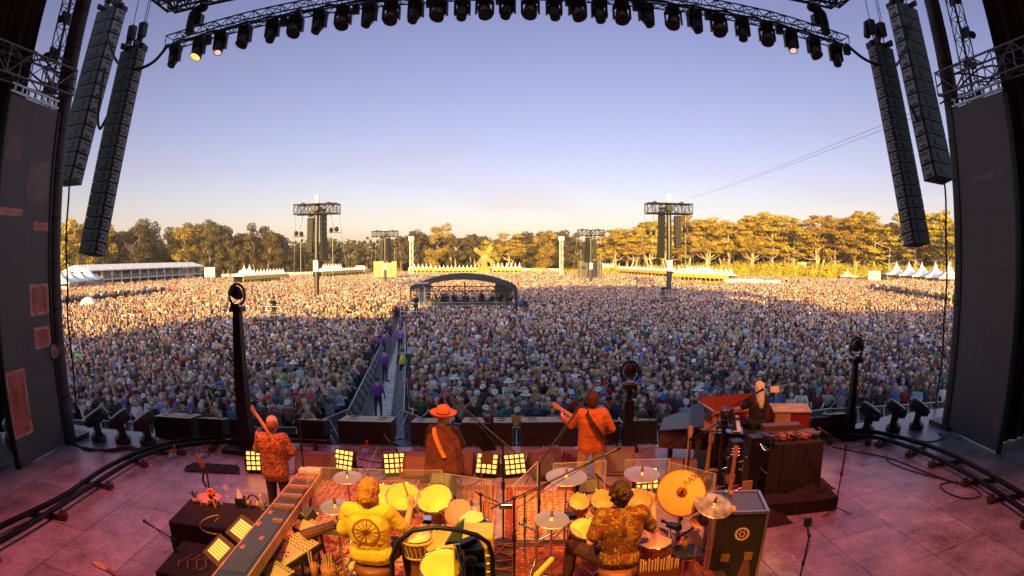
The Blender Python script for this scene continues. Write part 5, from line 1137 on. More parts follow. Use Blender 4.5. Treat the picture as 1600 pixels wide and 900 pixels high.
# ---- microphones and stands
def stand(x, y, z0, h, boom=None, base='tripod', lab='', mic='stick', r=.011, colm=None, group='microphone stands'):
    t = thing('mic_stand', lab, 'microphone stand', (x, y, z0), 0, group); cm = colm or BLK
    b = MB()
    if base == 'tripod':
        for k in range(3): a = 2.1 * k + .4 + x; b.cyl((0, 0, .1), (math.cos(a) * .28, math.sin(a) * .28, .01), .009, n=5); b.ell((math.cos(a) * .28, math.sin(a) * .28, .015), .015, n=6, h=4)
    else: b.lathe([(0, 0), (.14, 0), (.14, .02), (.03, .035), (.0, .04)], n=18)
    b.o('base', cm, t); b = MB(); b.cyl((0, 0, .03), (0, 0, h), r, n=7); b.cyl((0, 0, h * .55), (0, 0, h * .62), r * 1.9, n=7); b.o('pole', cm, t)
    tip = V((0, 0, h)); d = V((0, -.1, .1))
    if boom: e = V(boom); b = MB(); b.cyl(tip - e * .25, tip + e, r * .8, n=6); b.ell(tip, .026, n=8, h=6); b.o('boom', cm, t); d = e.normalized() * .1; tip = tip + e
    d = d.normalized()
    b = MB()
    if mic == 'stick': b.cyl(tip, tip + d * .16, .014, .02, n=8); b.ell(tip + d * .18, .027, n=8, h=6)
    elif mic == 'pencil': b.cyl(tip, tip + d * .15, .012, n=8)
    elif mic == 'box': b.box(tip + V((0, 0, .05)), (.075, .05, .11))
    elif mic == 'fat': b.cyl(tip - V((.07, 0, 0)), tip + V((.07, 0, 0)), .04, n=12)
    if mic: b.o('microphone', DKM if mic != 'fat' else CHR, t)
    if boom: b = MB(); b.tube([V((0, 0, .03)), V((.02, .02, h * .5)), V((.03, 0, h * .9)), V((0, 0, h)) + V(boom) * .5 + V((0, 0, -.05)), tip], .005, 4); b.o('cable', RUB, t)
    return t
p = G(506, 758); stand(p.x - .2, 8.6, 0, 1.42, (-.15, -.35, .12), 'round', 'straight microphone stand in front of the bass player')
p = G(548, 715); stand(p.x + 1.1, 9.9, 0, .45, (-.12, .05, .12), 'round', 'short low microphone stand on the lip beyond the matrix lights')
stand(-3.95, 5.0, 0, .8, (-.28, .05, .06), 'tripod', 'short boom stand on the floor left of the covered case')
stand(3.35, 5.1, 0, .9, (-.06, 0, .14), 'tripod', 'lone thin stand with a small box on top at lower right', 'box')
stand(5.15, 7.2, 0, 1.15, (-.3, .15, .18), 'tripod', 'boom stand at the outer corner of the keyboard riser')
stand(-.12, 7.2, 0, 1.55, (-.75, .4, .55), 'round', 'long angled boom stand left of the orange rug', 'pencil', .014)
stand(.35, 6.9, 0, 1.35, (.75, .9, .75), 'round', 'long brown boom reaching toward the sideways wedge', 'stick', .014)
stand(.02, 5.35, RZ, 1.15, (.95, .3, .35), 'tripod', 'boom stand crossing before the middle cymbal', 'stick', .012)
stand(-.35, 5.9, RZ, .95, (.28, -.1, -.1), 'tripod', 'short stand holding a fat silver microphone between the kits', 'fat')
stand(.15, 6.2, RZ, .8, (.3, .15, .1), 'tripod', 'thin stand with a short boom behind the middle cymbal', 'pencil')
stand(-.45, 7.9, 0, 1.0, None, 'round', 'slim silver microphone stand right of the poncho guitarist', 'pencil', .01, CHR)
stand(-3.1, 7.9, 0, .55, None, 'round', 'small stand with a silver microphone before the red-lit wedge', 'stick', .01, BRS)
stand(3.5, 8.9, 0, 1.35, (.5, -.35, .4), 'tripod', 'boom stand beside the grand piano keys')
stand(2.75, 8.1, 0, 1.2, (.45, -.2, .35), 'round', 'boom stand left of the guitar rack', 'pencil')
stand(1.3, 6.7, 0, 1.0, (-.2, -.15, .25), 'tripod', 'short boom stand behind the right rack toms', 'pencil')
# ---- plexiglass drum screens
PLX = bpy.data.materials.new('clear_acrylic'); PLX.use_nodes = True; q = PLX.node_tree.nodes['Principled BSDF']; q.inputs['Base Color'].default_value = (.85, .8, .85, 1); q.inputs['Alpha'].default_value = .055; q.inputs['Roughness'].default_value = .06
EDGE = mat('acrylic_edge', (.6, .5, .52), .3, alpha=.45)
def plexi(x0, y0, x1, y1, z0, z1, lab):
    L = math.hypot(x1 - x0, y1 - y0); t = thing('acrylic_screen', lab, 'clear screen', (x0, y0, z0), math.atan2(y1 - y0, x1 - x0), 'clear drum screens'); h = z1 - z0
    b = MB(); b.box((L / 2, 0, h / 2), (L - .02, .006, h - .02)); b.o('pane', PLX, t)
    b = MB(); b.box((L / 2, 0, h), (L, .009, .008)); b.box((0, 0, h / 2), (.008, .012, h)); b.box((L, 0, h / 2), (.02, .012, h)); b.o('edge', EDGE, t)
plexi(-2.55, 6.3, -.85, 6.45, RZ, 1.42, 'wide clear acrylic screen beyond the left drum kit'); plexi(-.82, 6.45, -.25, 6.25, RZ, 1.38, 'narrow clear acrylic screen right of the yellow toms')
plexi(.02, 5.6, .3, 6.3, RZ, 1.6, 'clear acrylic screen set edge-on between the drum kits'); plexi(.5, 6.5, 1.15, 6.55, RZ, 1.5, 'clear acrylic screen beyond the big pale cymbal'); plexi(1.4, 6.55, 1.95, 6.5, RZ, 1.5, 'clear acrylic screen beyond the small right cymbal'); plexi(1.97, 6.5, 2.4, 6.0, RZ, 1.45, 'clear acrylic screen angled behind the tilted crash cymbal')
# ---- drums and cymbals
HEADY = mat('drum_head_white_lit_yellow', (.85, .64, .13), .5, nz=(5, .06)); HEADO = mat('drum_head_amber', (.75, .36, .10), .45, nz=(5, .12)); SHELLR = mat('drum_shell_red', (.30, .03, .02), .2, coat=.5, nz=(6, .3)); SHELLO = mat('drum_shell_orange', (.5, .12, .03), .25, coat=.4, nz=(4, .5))  # HEADY: yellow lamp light put into the colour of the white heads
CYMW = mat('cymbal_pale', (.62, .56, .46), .32, .75, nz=(7, .1)); CYMG = mat('cymbal_bronze', (.42, .16, .05), .5, .65, nz=(5, .12))
def oriented(p, n): return MX.Translation(p) @ V(n).normalized().to_track_quat('Z', 'Y').to_matrix().to_4x4()
def drum(px, py, y, r, dep, n, lab, head=HEADY, shell=SHELLR, name='tom_drum', group='drums of the two kits', legs=True):
    p = D(px, py, y); t = thing(name, lab, 'drum', p, 0, group); M_ = oriented((0, 0, 0), n)
    b = MB(); b.lathe([(r, -.02), (r * 1.0, -dep), (0, -dep)], M=M_, n=28); b.o('shell', shell, t)
    b = MB(); b.lathe([(0, .004), (r * .97, .003), (r * 1.0, -.01)], M=M_, n=32); b.o('drumhead', head, t)
    b = MB(); b.lathe([(r * .985, .0), (r * .99, .018), (r * 1.04, .018), (r * 1.04, -.03), (r * 1.0, -.03)], M=M_, n=32)
    for k in range(8): a = k * PI / 4; b.cyl(M_ @ V((math.cos(a) * r * 1.06, math.sin(a) * r * 1.06, .02)), M_ @ V((math.cos(a) * r * 1.06, math.sin(a) * r * 1.06, -dep * .5)), .007, n=5); b.box((math.cos(a) * r * 1.05, math.sin(a) * r * 1.05, -dep * .5), (.025, .025, .05), 0, M_, rz=a)
    b.o('hoop', CHR, t)
    if legs:
        b = MB(); q = V((0, 0, 0)) - V(n).normalized() * dep * .7; q = q + V((0, .05, 0)); b.cyl(q, (q.x, q.y, RZ - p.z + .12), .014, n=7)
        for k in range(3): a = 2.1 * k + px; b.cyl((q.x, q.y, RZ - p.z + .2), (q.x + math.cos(a) * .2, q.y + math.sin(a) * .2, RZ - p.z + .01), .01, n=5)
        b.o('stand', CHR, t)
    return t
T1 = (0, -.55, .8)
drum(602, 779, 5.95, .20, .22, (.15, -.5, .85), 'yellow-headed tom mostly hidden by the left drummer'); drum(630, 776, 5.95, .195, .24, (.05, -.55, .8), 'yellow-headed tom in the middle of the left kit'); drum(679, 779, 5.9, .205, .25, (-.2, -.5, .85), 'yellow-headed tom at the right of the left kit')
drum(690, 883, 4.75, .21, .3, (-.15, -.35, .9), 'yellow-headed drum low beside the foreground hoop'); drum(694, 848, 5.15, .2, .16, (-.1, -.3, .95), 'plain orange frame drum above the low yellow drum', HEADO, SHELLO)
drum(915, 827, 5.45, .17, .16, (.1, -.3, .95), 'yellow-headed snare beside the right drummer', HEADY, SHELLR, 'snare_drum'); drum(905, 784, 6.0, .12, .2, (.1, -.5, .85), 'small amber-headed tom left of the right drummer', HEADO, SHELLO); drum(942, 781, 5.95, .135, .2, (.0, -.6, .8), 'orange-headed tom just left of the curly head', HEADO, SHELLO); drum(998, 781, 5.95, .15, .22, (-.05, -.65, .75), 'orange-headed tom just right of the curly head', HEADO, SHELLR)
drum(1023, 842, 5.15, .185, .34, (-.05, -.2, .97), 'orange sparkle floor tom under the right drummer\'s hand', mat('drum_head_rosy', (.6, .3, .28), .4, nz=(4, .3)), SHELLO, 'floor_tom')
# djembe with rope lacing
p = D(650, 834, 5.2); t = thing('djembe', 'laced hand drum with a worn yellow head beside the left drummer', 'drum', p); b = MB(); b.lathe([(.15, -.02), (.155, -.12), (.13, -.24), (.08, -.34), (.075, -.44), (.12, -.6)], n=24); b.o('shell', mat('djembe_wood', (.22, .08, .03), .5, nz=(4, .4)), t)
b = MB(); b.lathe([(0, .004), (.15, 0), (.155, -.03)], n=28); b.o('skin_head', mat('goat_skin', (.72, .6, .32), .7, nz=(3, .3)), t)
b = MB(); b.lathe([(.16, -.05), (.17, -.04), (.17, -.075), (.16, -.075)], n=28); b.lathe([(.13, -.24), (.145, -.235), (.145, -.255), (.13, -.255)], n=24)
for k in range(20): a = k * PI / 10; a2 = a + PI / 20; b.cyl((math.cos(a) * .168, math.sin(a) * .168, -.06), (math.cos(a2) * .14, math.sin(a2) * .14, -.24), .006, n=4); b.ell((math.cos(a) * .17, math.sin(a) * .17, -.05), .014, n=6, h=4)
b.o('rope_lacing', mat('cream_rope', (.6, .48, .25), .8), t)
def cymbal(px, py, y, r, n, lab, m=CYMW, spike=True, z0=RZ):
    p = D(px, py, y); t = thing('cymbal', lab, 'cymbal', p, 0, 'cymbals on stands'); M_ = oriented((0, 0, 0), n)
    prof = [(0, .045), (r * .10, .042), (r * .17, .026), (r * .2, .016)]
    for k in range(12): prof.append((r * (.24 + .76 * k / 11), .014 * (1 - k / 11) ** .8 + (.0008 if k % 2 else 0)))
    b = MB(); b.lathe(prof + [(r, -.003)] + [(q, z - .004) for q, z in reversed(prof[1:])], M=M_, n=48); b.o('disc', m, t)
    b = MB(); b.cyl(M_ @ V((0, 0, -.05)), M_ @ V((0, 0, .11)), .009, n=8); b.cyl(M_ @ V((0, 0, .045)), M_ @ V((0, 0, .07)), .018, n=12); b.ell(M_ @ V((0, 0, .10)), .018, n=8, h=6); b.o('felt_and_nut', mat('felt_red', (.28, .05, .03), .8), t)
    b = MB(); q = M_ @ V((0, 0, -.05)); b.cyl(q, (q.x, q.y, z0 - p.z + .2), .012, n=8); b.cyl((q.x, q.y, z0 - p.z + .1), (q.x, q.y, z0 - p.z + .6), .017, n=8)
    for k in range(3): a = 2.1 * k + px; b.cyl((q.x, q.y, z0 - p.z + .3), (q.x + math.cos(a) * .26, q.y + math.sin(a) * .26, z0 - p.z + .01), .01, n=5)
    b.o('stand', CHR, t); return t, M_
cymbal(543, 746, 6.25, .18, (0, -.12, 1), 'pale splash cymbal behind the left drummer\'s head'); cymbal(524, 792, 5.15, .16, (0, -.15, 1), 'pale cymbal with a golden glint left of the yellow T-shirt'); cymbal(646, 812, 5.4, .11, (0, -.2, 1), 'small bronze splash under the yellow toms', CYMG)
cymbal(885, 745, 6.3, .245, (0, -.1, 1), 'large pale ride cymbal above the orange rug'); cymbal(1003, 741, 6.3, .22, (0, -.12, 1), 'pale cymbal right of the curly head'); cymbal(862, 812, 5.15, .175, (0, -.12, 1), 'pale hi-hat cymbal with a glint between the drum kits')
t, M_ = cymbal(1065, 770, 5.2, .265, (-.12, -.72, .62), 'big bronze crash cymbal tilted up beside the right drummer', CYMG)
def text(s, name, size, parent, M_, m, ext=.001):
    cu = bpy.data.curves.new(name, 'FONT'); cu.body = s; cu.size = size; cu.align_x = 'CENTER'; cu.align_y = 'CENTER'; cu.extrude = ext
    o = bpy.data.objects.new(name, cu); me = bpy.data.meshes.new_from_object(o); bpy.data.objects.remove(o); o = bpy.data.objects.new(name, me); me.materials.append(m); col.objects.link(o)
    o.parent = parent; o.matrix_local = M_; return o
o = text('AAX', 'lettering', .095, t, M_ @ MX.Rotation(R(150), 4, 'Z') @ MX.Translation((0, 0, .012)) , BLKP)
o.matrix_local = M_ @ MX.Rotation(R(-35), 4, 'Z') @ MX.Translation((0, .17, .013)) @ MX.Rotation(R(70), 4, 'Z')
t, M_ = cymbal(1115, 790, 5.0, .205, (.08, -.3, .95), 'scratched dull cymbal above the flight case', mat('cymbal_scratched', (.55, .48, .42), .35, .6, nz=(9, .7)))
# pads and cream wedge in the left kit
p = D(715, 800, 5.7); t = thing('practice_pad', 'round pink pad tilted beside the yellow toms', 'pad', p); M_ = oriented((0, 0, 0), (-.35, -.6, .7)); b = MB(); b.lathe([(0, .01), (.155, .01), (.16, -.0), (.155, -.03), (0, -.03)], M=M_, n=32); b.o('pad', mat('pad_pink', (.75, .26, .26), .8), t); b = MB(); b.cyl((0, 0, -.03), (0, .05, RZ - p.z), .014, n=7); b.o('stand', CHR, t)
p = D(737, 815, 5.5); t = thing('hexagonal_pad', 'cream hexagonal pad behind the yellow rack', 'pad', p); M_ = oriented((0, 0, 0), (-.2, -.5, .85)); b = MB(); b.lathe([(0, .01), (.15, .01), (.15, -.02), (0, -.02)], M=M_, n=6, sm=False); b.o('pad', mat('pad_cream', (.72, .56, .34), .8), t); b = MB(); b.cyl((0, 0, -.02), (0, .05, RZ - p.z), .014, n=7); b.o('stand', CHR, t)
for k, (px, py, y, rz) in enumerate(((905, 760, 6.5, .1), (690, 750, 7.0, -.2))):
    p = D(px + 12 * (k == 0), py, y); t = thing('small_monitor', f'small grey-screened box {"above the right toms" if k == 0 else "on the floor behind the yellow toms"}', 'monitor', p, rz)
    b = MB(); b.box((0, 0, 0), (.3, .1, .2), rx=-.5); b.o('housing', BLKP, t, bevel=.01); b = MB(); b.box((0, -.048, .026), (.24, .01, .15), rx=-.5); b.o('screen', WGR, t); b = MB(); b.cyl((0, .04, -.05), (0, .04, -p.z + (RZ if y < 6.55 else 0.0)), .015, n=7); b.o('stand', BLK, t)
# ---- the long string beam
a = V((-2.72, 6.85, 1.12)); c = V((-2.42, 3.75, 1.28)); dd = (c - a); L = dd.length; t = thing('string_beam', 'long sloping many-stringed beam instrument with wooden edge and amber bridges', 'string instrument', (-2.6, 5.3, 0))
t0 = V(t.location); X_ = dd.normalized(); S_ = X_.cross(V((0, 0, 1))).normalized(); U_ = S_.cross(X_); M_ = MX((( *[X_[0], S_[0], U_[0]], a[0] - t0[0]), (*[X_[1], S_[1], U_[1]], a[1] - t0[1]), (*[X_[2], S_[2], U_[2]], a[2] - t0[2]), (0, 0, 0, 1)))
b = MB(); b.box((L / 2, 0, -.06), (L, .30, .11), 0, M_); b.o('body', mat('beam_black', (.035, .035, .045), .35), t, bevel=.01)
b = MB(); b.box((L / 2, -.158, -.06), (L, .02, .12), 0, M_); b.box((L / 2, .158, -.06), (L, .02, .12), 0, M_); b.o('wooden_edge', mat('beam_wood', (.42, .17, .06), .4, nz=(5, .3)), t)
b = MB()
for i in range(11): y = -.12 + i * .024; b.cyl(M_ @ V((.08, y, .03)), M_ @ V((L - .1, y, .03)), .0022, n=4)
b.o('string', mat('string_bronze', (.75, .5, .3), .3, .9), t)
for x, w_ in ((.12, .28), (.28, .28), (.62, .28), (.95, .28), (1.3, .28), (1.75, .12)):
    b = MB(); b.box((x, -.0 if w_ > .2 else -.07, .012), (.035, w_, .035), 0, M_); b.o('bridge', mat('bridge_amber', (.42, .16, .02), .4), t)
    if w_ > .2 and x > .2:
        b = MB()
        for i in range(13): b.box((x + .07 + (i % 3) * .02, -.12 + i * .02, .018), (.05, .012, .03), 0, M_)
        b.o('tuner_row', mat('tuner_gold', (.42, .18, .03), .35, .5), t)
for x, y in ((1.5, .1), (1.85, .12), (2.2, -.02), (2.45, .1)): b = MB(); b.box((x, y, -.002), (.09, .05, .004), 0, M_); b.o('orange_sticker', mat('orange_tape', (.7, .14, .02), .6), t)
b = MB(); b.box((.0, 0, .02), (.1, .3, .05), 0, M_); b.box((-.06, 0, .0), (.06, .3, .09), 0, M_); b.o('head_block', mat('pale_block', (.6, .5, .48), .4), t)
for x in (.35, 2.6):
    for s in (-1, 1): b = MB(); q = M_ @ V((x, s * .1, -.1)); b.cyl(q, (q.x + s * .12, q.y, (RZ if x > 1 else RZ) + .0), .018, n=8); b.o('leg', BLK, t)
# ---- covered table with small things on it (left)
t = thing('draped_table', 'low table under black cloth left of the string beam', 'table', (-3.75, 5.95, 0), .12); b = MB()
b.box((0, 0, .37), (1.25, .8, .74)); o = b.o('cloth', CLOTHB, t, bevel=.02)
TX = lambda px, py, z=.75: G(px, py, z)
p = TX(306, 786); t = thing('potted_plant', 'tiny potted plant on the draped table corner', 'plant', p); b = MB(); b.lathe([(0, 0), (.035, 0), (.045, .09), (.04, .09), (.038, .08)], n=14); b.o('pot', mat('pot_cream', (.6, .5, .35), .7), t); b = MB()
for k in range(14): a = k * 2.4; b.add([(0, 0, .08), (math.cos(a) * .05 + .01, math.sin(a) * .05, .16 + .02 * math.sin(k)), (math.cos(a) * .07, math.sin(a) * .07, .17), (math.cos(a) * .05 - .01, math.sin(a) * .05 + .01, .15)], [(0, 1, 2, 3)])
b.o('leaves', mat('plant_green', (.05, .10, .03), .6), t)
p = TX(332, 790); t = thing('orange_figurine', 'yellow four-legged table ornament with a fluffy orange tuft', 'ornament', p); b = MB(); b.ell((0, 0, .09), (.06, .045, .035)); 
for sx in (-1, 1):
    for sy in (-1, 1): b.cyl((sx * .04, sy * .025, .09), (sx * .07, sy * .04, 0), .014, .010, n=7)
b.o('body', mat('figurine_yellow', (.8, .5, .05), .5), t); b = MB(); rg = random.Random(2)
for k in range(40): d = V((rg.gauss(0, 1), rg.gauss(0, 1), rg.gauss(0, 1))).normalized(); b.ell(V((.015, .0, .19)) + d * .05, .02, n=6, h=4)
b.o('fluffy_tuft', mat('tuft_orange', (.75, .22, .03), .9), t)
p = TX(355, 776); t = thing('wine_glass', 'clear wine glass on the draped table', 'glass', p); b = MB(); b.lathe([(0, 0), (.035, 0), (.005, .01), (.005, .08), (.035, .1), (.045, .14), (.038, .19)], n=18); b.o('glass', mat('clear_glass', (.9, .9, .9), .05, alpha=.3), t)
p = TX(326, 779); t = thing('round_tray', 'pink round tray of small objects on the draped table', 'tray', p); b = MB(); b.lathe([(0, .004), (.17, .004), (.18, .02), (.185, .02), (.18, 0)], n=24); b.o('tray', mat('tray_pink', (.6, .25, .22), .5), t)
for i, (px, py, c, lab) in enumerate(((338, 792, (.5, .1, .06), 'small red jar on the draped table front edge'), (347, 788, (.6, .6, .6), 'small white jar beside the wine glass'), (316, 791, (.4, .15, .08), 'little brown shaker next to the potted plant'))):
    p = TX(px, py); t = thing('small_jar', lab, 'jar', p); b = MB(); b.cyl((0, 0, 0), (0, 0, .05), .022, n=10); b.o('jar', mat('jar%d' % i, c, .4), t); b = MB(); b.cyl((0, 0, .05), (0, 0, .065), .018, n=10); b.o('lid', CHR, t)
p = TX(318, 765, .75); t = thing('carved_perch', 'brown carved bird-like figure on a black clamp behind the draped table', 'figure', (p.x, p.y + .1, .75)); b = MB(); b.ring([(0, 0, .3), (-.03, 0, .37), (-.07, 0, .46), (-.09, 0, .52)], [.03, .045, .035, .015], 10); b.o('carving', mat('carved_brown', (.16, .06, .03), .6, nz=(20, .4)), t); b = MB(); b.tube([(0, 0, 0), (-.05, 0, .1), (-.02, 0, .22), (0, 0, .3)], .018); b.tube([(0, 0, .3), (.05, 0, .2), (.04, 0, .0)], .014); b.o('clamp', BLKP, t)
p = TX(377, 790); t = thing('tissue_box', 'black tissue box with a white tissue sticking up', 'tissue box', p, .2); b = MB(); b.box((0, 0, .06), (.13, .13, .13)); b.o('box', BLKP, t, bevel=.005); b = MB(); b.ring([(0, 0, .12), (0, 0, .18), (-.02, 0, .25)], [.05, .03, .004], 7); b.o('tissue', mat('tissue_white', (.85, .8, .72), .9), t)
p = TX(398, 795); t = thing('headphones', 'black and yellow headphones on a stand', 'headphones', p); b = MB(); b.tube([V((math.cos(a) * .09, 0, math.sin(a) * .1 + .1)) for a in [PI * k / 12 for k in range(13)]], .012); b.o('band', BLKP, t)
for s in (-1, 1): b = MB(); b.cyl((s * .09, 0, .08), (s * .055, 0, .08), .045, n=14); b.o('ear_cup', mat('cup_yellow', (.6, .4, .05), .5), t)
p = TX(410, 797); t = thing('water_bottle', 'clear plastic water bottle beside the headphones', 'bottle', p); b = MB(); b.lathe([(0, 0), (.032, 0), (.032, .14), (.013, .18), (.013, .2)], n=14); b.o('body', mat('clear_plastic', (.6, .65, .8), .1, alpha=.5), t); b = MB(); b.cyl((0, 0, .2), (0, 0, .22), .015, n=10); b.o('cap', WHT, t)
t = thing('side_table', 'narrow amber-edged table between the draped table and the string beam', 'table', (-3.15, 5.85, 0), .12); b = MB(); b.box((0, 0, .68), (.6, .45, .03)); b.o('top', mat('amber_edge', (.6, .34, .06), .5), t)
for sx in (-1, 1):
    for sy in (-1, 1): b = MB(); b.cyl((sx * .27, sy * .19, 0), (sx * .27, sy * .19, .67), .015, n=6); b.o('leg', BLK, t)
# round stool behind
t = thing('round_stool', 'round grey padded stool beside the bass player', 'stool', (-3.65, 6.75, 0)); b = MB(); b.lathe([(0, .66), (.2, .655), (.235, .63), (.235, .59), (0, .58)], n=28); b.o('seat', mat('stool_vinyl', (.22, .20, .24), .35), t); b = MB(); b.cyl((0, 0, .1), (0, 0, .6), .025)
for k in range(4): a = k * PI / 2 + .4; b.cyl((0, 0, .3), (math.cos(a) * .25, math.sin(a) * .25, .01), .014, n=6)
b.o('base', CHR, t)
# covered case with two lit trigger panels
t = thing('covered_case', 'low case under dark cloth at the lower left', 'case', (-3.45, 4.95, 0), .1); b = MB(); b.box((0, 0, .3), (1.05, .85, .6)); b.o('cover', CLOTHB, t, bevel=.02)
CELLW = mat('panel_cell_lit', (.6, .4, .1), .4, emit=.42, ec=(1, .55, .1)); FRB = mat('panel_frame_brown', (.10, .045, .035), .45)
for k, (px, py, z) in enumerate(((379, 829, 1.08), (344, 861, 1.02))):
    p = G(px, py, z); t = thing('light_therapy_panel' if False else 'lit_panel', 'tilted brown-framed panel with a lit cell grid, ' + ('farther of the pair' if k == 0 else 'nearer of the pair'), 'lit panel', p, -.62, 'two lit grid panels'); M_ = MX.Rotation(.55, 4, 'X')
    b = MB(); b.box((0, 0, 0), (.40, .31, .05), 0, M_); b.o('frame', FRB, t, bevel=.008); b = MB()
    for i in range(8):
        for j in range(6): b.box(((i - 3.5) * .034, (j - 2.5) * .034, .028), (.027, .027, .006), 0, M_)
    b.o('lit_cell', CELLW, t); b = MB(); b.cyl((.1, 0, -.03), (.14, .02, -z), .014, n=7); b.cyl((-.1, 0, -.03), (-.05, .05, -z), .014, n=7); b.o('stand', CHR, t)
b = MB(); p0 = G(330, 820, .9); b.tube([p0 + V((math.sin(i * .5) * .12, math.cos(i * .4) * .1, .15 * math.sin(i * .35))) for i in range(14)], .008, 5); tag(b.o('yellow_cable', mat('cable_yellow', (.7, .45, .06), .5)), 'looping yellow cable behind the lit grid panels', 'cable')
b = MB(); p0 = G(300, 868, .61)
for k in range(4): b.tube([p0 + V((k * .1 + .04 * math.sin(i + k), -.05 * i, .02 + .03 * abs(math.sin(i * .8 + k)))) for i in range(8)], .007, 5)
tag(b.o('cable_bunch', mat('cable_redbrown', (.25, .06, .03), .5)), 'bunch of red-brown cables over the covered case', 'cable')
# ---- mixers and effects beside the beam
GOLD = mat('mixer_faceplate', (.62, .46, .22), .45, .2, nz=(7, .08)); PINKP = mat('fader_field', (.55, .3, .32), .5)
def mixer(px, py, z, w_, d_, rz, lab, rows, cols, fad=True):
    p = G(px, py, z); t = thing('mixing_console', lab, 'mixer', p, rz); M_ = MX.Rotation(.18, 4, 'X')
    b = MB(); b.box((0, 0, -.04), (w_, d_, .08), 0, M_); b.o('chassis', BLKP, t, bevel=.008); b = MB(); b.box((0, 0, .003), (w_ * .92, d_ * .94, .008), 0, M_); b.o('faceplate', GOLD, t)
    b = MB()
    for i in range(cols):
        for j in range(rows): x = (i - (cols - 1) / 2) / cols * w_ * .85; y = d_ * (.42 - j * .085); b.cyl(M_ @ V((x, y, .006)), M_ @ V((x, y, .02)), .0058, n=7)
    b.each('knob', BLKP, t)
    if fad:
        b = MB(); b.box((0, -d_ * .22, .008), (w_ * .5, d_ * .4, .004), 0, M_); b.o('fader_field', PINKP, t); b = MB()
        for i in range(6): b.box(((i - 2.5) * w_ * .075, -d_ * (.16 + .035 * ((i * 3) % 4)), .016), (.009, .018, .012), 0, M_)
        b.each('fader', BLKP, t)
    b = MB(); 
    for sx in (-1, 1): b.cyl((sx * w_ * .35, 0, -.08), (sx * w_ * .35, 0, RZ - z), .014, n=6)
    b.o('stand', BLK, t)
mixer(456, 857, 1.02, .40, .52, -.55, 'golden mixing console with pink fader field beside the beam', 5, 8); mixer(482, 822, 1.0, .34, .26, -.55, 'small golden effects mixer behind the console', 3, 6, False); mixer(432, 893, 1.05, .34, .25, -.55, 'knobbed effects unit at the bottom edge beside the beam', 3, 7, False)
p = G(500, 828, 1.12); t = thing('wooden_chime_block', 'three golden tubes on a wooden block beside the pale cymbal', 'percussion block', p, -.72); b = MB(); b.box((0, 0, 0), (.12, .42, .05)); b.o('block', mat('block_brown', (.22, .09, .03), .5), t, bevel=.006)
for i in range(3): b = MB(); b.cyl((-.035 + i * .035, -.2, .035), (-.035 + i * .035, .2, .035), .013, n=10); b.o('tube', BRS, t)
b = MB(); b.cyl((0, 0, -.03), (0, .05, RZ - p.z), .014, n=7); b.o('stand', BLK, t)
p = G(478, 803, 1.05); t = thing('slotted_fan_unit', 'dark slotted box clamped beside the beam', 'box', p, -.5); b = MB(); b.box((0, 0, 0), (.22, .16, .14), rx=.5); b.o('housing', mat('slate_box', (.06, .065, .08), .4), t, bevel=.01); b = MB()
for i in range(4): b.box((-.06 + i * .04, -.075, .02), (.012, .01, .09), rx=.5)
b.o('slot', mat('slot_pale', (.5, .5, .55), .5), t); b = MB(); b.cyl((0, 0, -.05), (0, 0, RZ - p.z), .014, n=6); b.o('stand', BLK, t)
for k, (px, py, r, h) in enumerate(((512, 884, .075, .20), (489, 880, .035, .26))):
    p = G(px, py, .95); t = thing('stick_tub', 'brown leather tub of sticks beside the seated drummer' if k == 0 else 'slim brown tube holding a mallet', 'stick holder', p); b = MB(); b.lathe([(0, -h), (r, -h), (r * 1.05, 0), (r * .95, 0), (r * .9, -h + .02), (0, -h + .02)], n=20); b.o('tub', mat('tub_leather', (.36, .16, .06), .6, nz=(6, .3)), t)
    b = MB()
    for i in range(4 - k * 2): b.cyl((.02 * i - .03, 0, -.15), (.03 * i - .05, .03, .12), .008, n=6)
    b.o('stick', mat('stick_maple', (.7, .5, .25), .5), t); b = MB(); b.cyl((0, 0, -h), (0, 0, RZ - p.z), .02, n=6); b.o('stand', BLK, t)
p = G(532, 893, .9); t = thing('jingle_cluster', 'heap of small bells and jingles beside the stick tub', 'bells', p); b = MB(); rg = random.Random(8)
for k in range(45): b.ell((rg.gauss(0, .05), rg.gauss(0, .05), rg.gauss(0, .04)), rg.uniform(.008, .018), n=7, h=5)
b.each('bell', BRS, t); b = MB(); b.cyl((0, 0, -.02), (0, 0, RZ - p.z), .014, n=6); b.o('stand', BLK, t)
# ---- foreground rack with bent hoop
t = thing('camera_rig', 'foreground gold-panelled rack with a bent black hoop and grey fin', 'rig', (-.33, 3.9, RZ))
b = MB(); b.box((0, .55, .62), (.34, .3, 1.24)); b.o('rack_case', mat('rack_gold', (.60, .40, .06), .45, .2, nz=(9, .2)), t, bevel=.01)
for i, (dx, dz, w_, h) in enumerate(((-.05, 1.08, .20, .10), (-.06, .92, .09, .14), (.04, .90, .06, .2), (-.12, .7, .05, .3))): b = MB(); b.box((dx, .385, dz), (w_, .03, h)); b.o('black_module', BLK, t)
for i in range(4): b = MB(); b.lathe([(.02, 0), (.034, 0), (.034, .012), (.02, .012)], (.13, .385, 1.13 - i * .085), MX.Rotation(PI / 2, 4, 'X'), 18); b.o('ring_socket', mat('ring_gold', (.8, .6, .15), .3, .8), t)
b = MB(); 
HP = [D(614, 905, 3.3), D(612, 872, 3.3), D(622, 846, 3.3), D(645, 829, 3.3), D(680, 824, 3.3), D(715, 828, 3.3), D(745, 836, 3.3), D(763, 848, 3.3), D(769, 868, 3.3), D(770, 905, 3.3)]
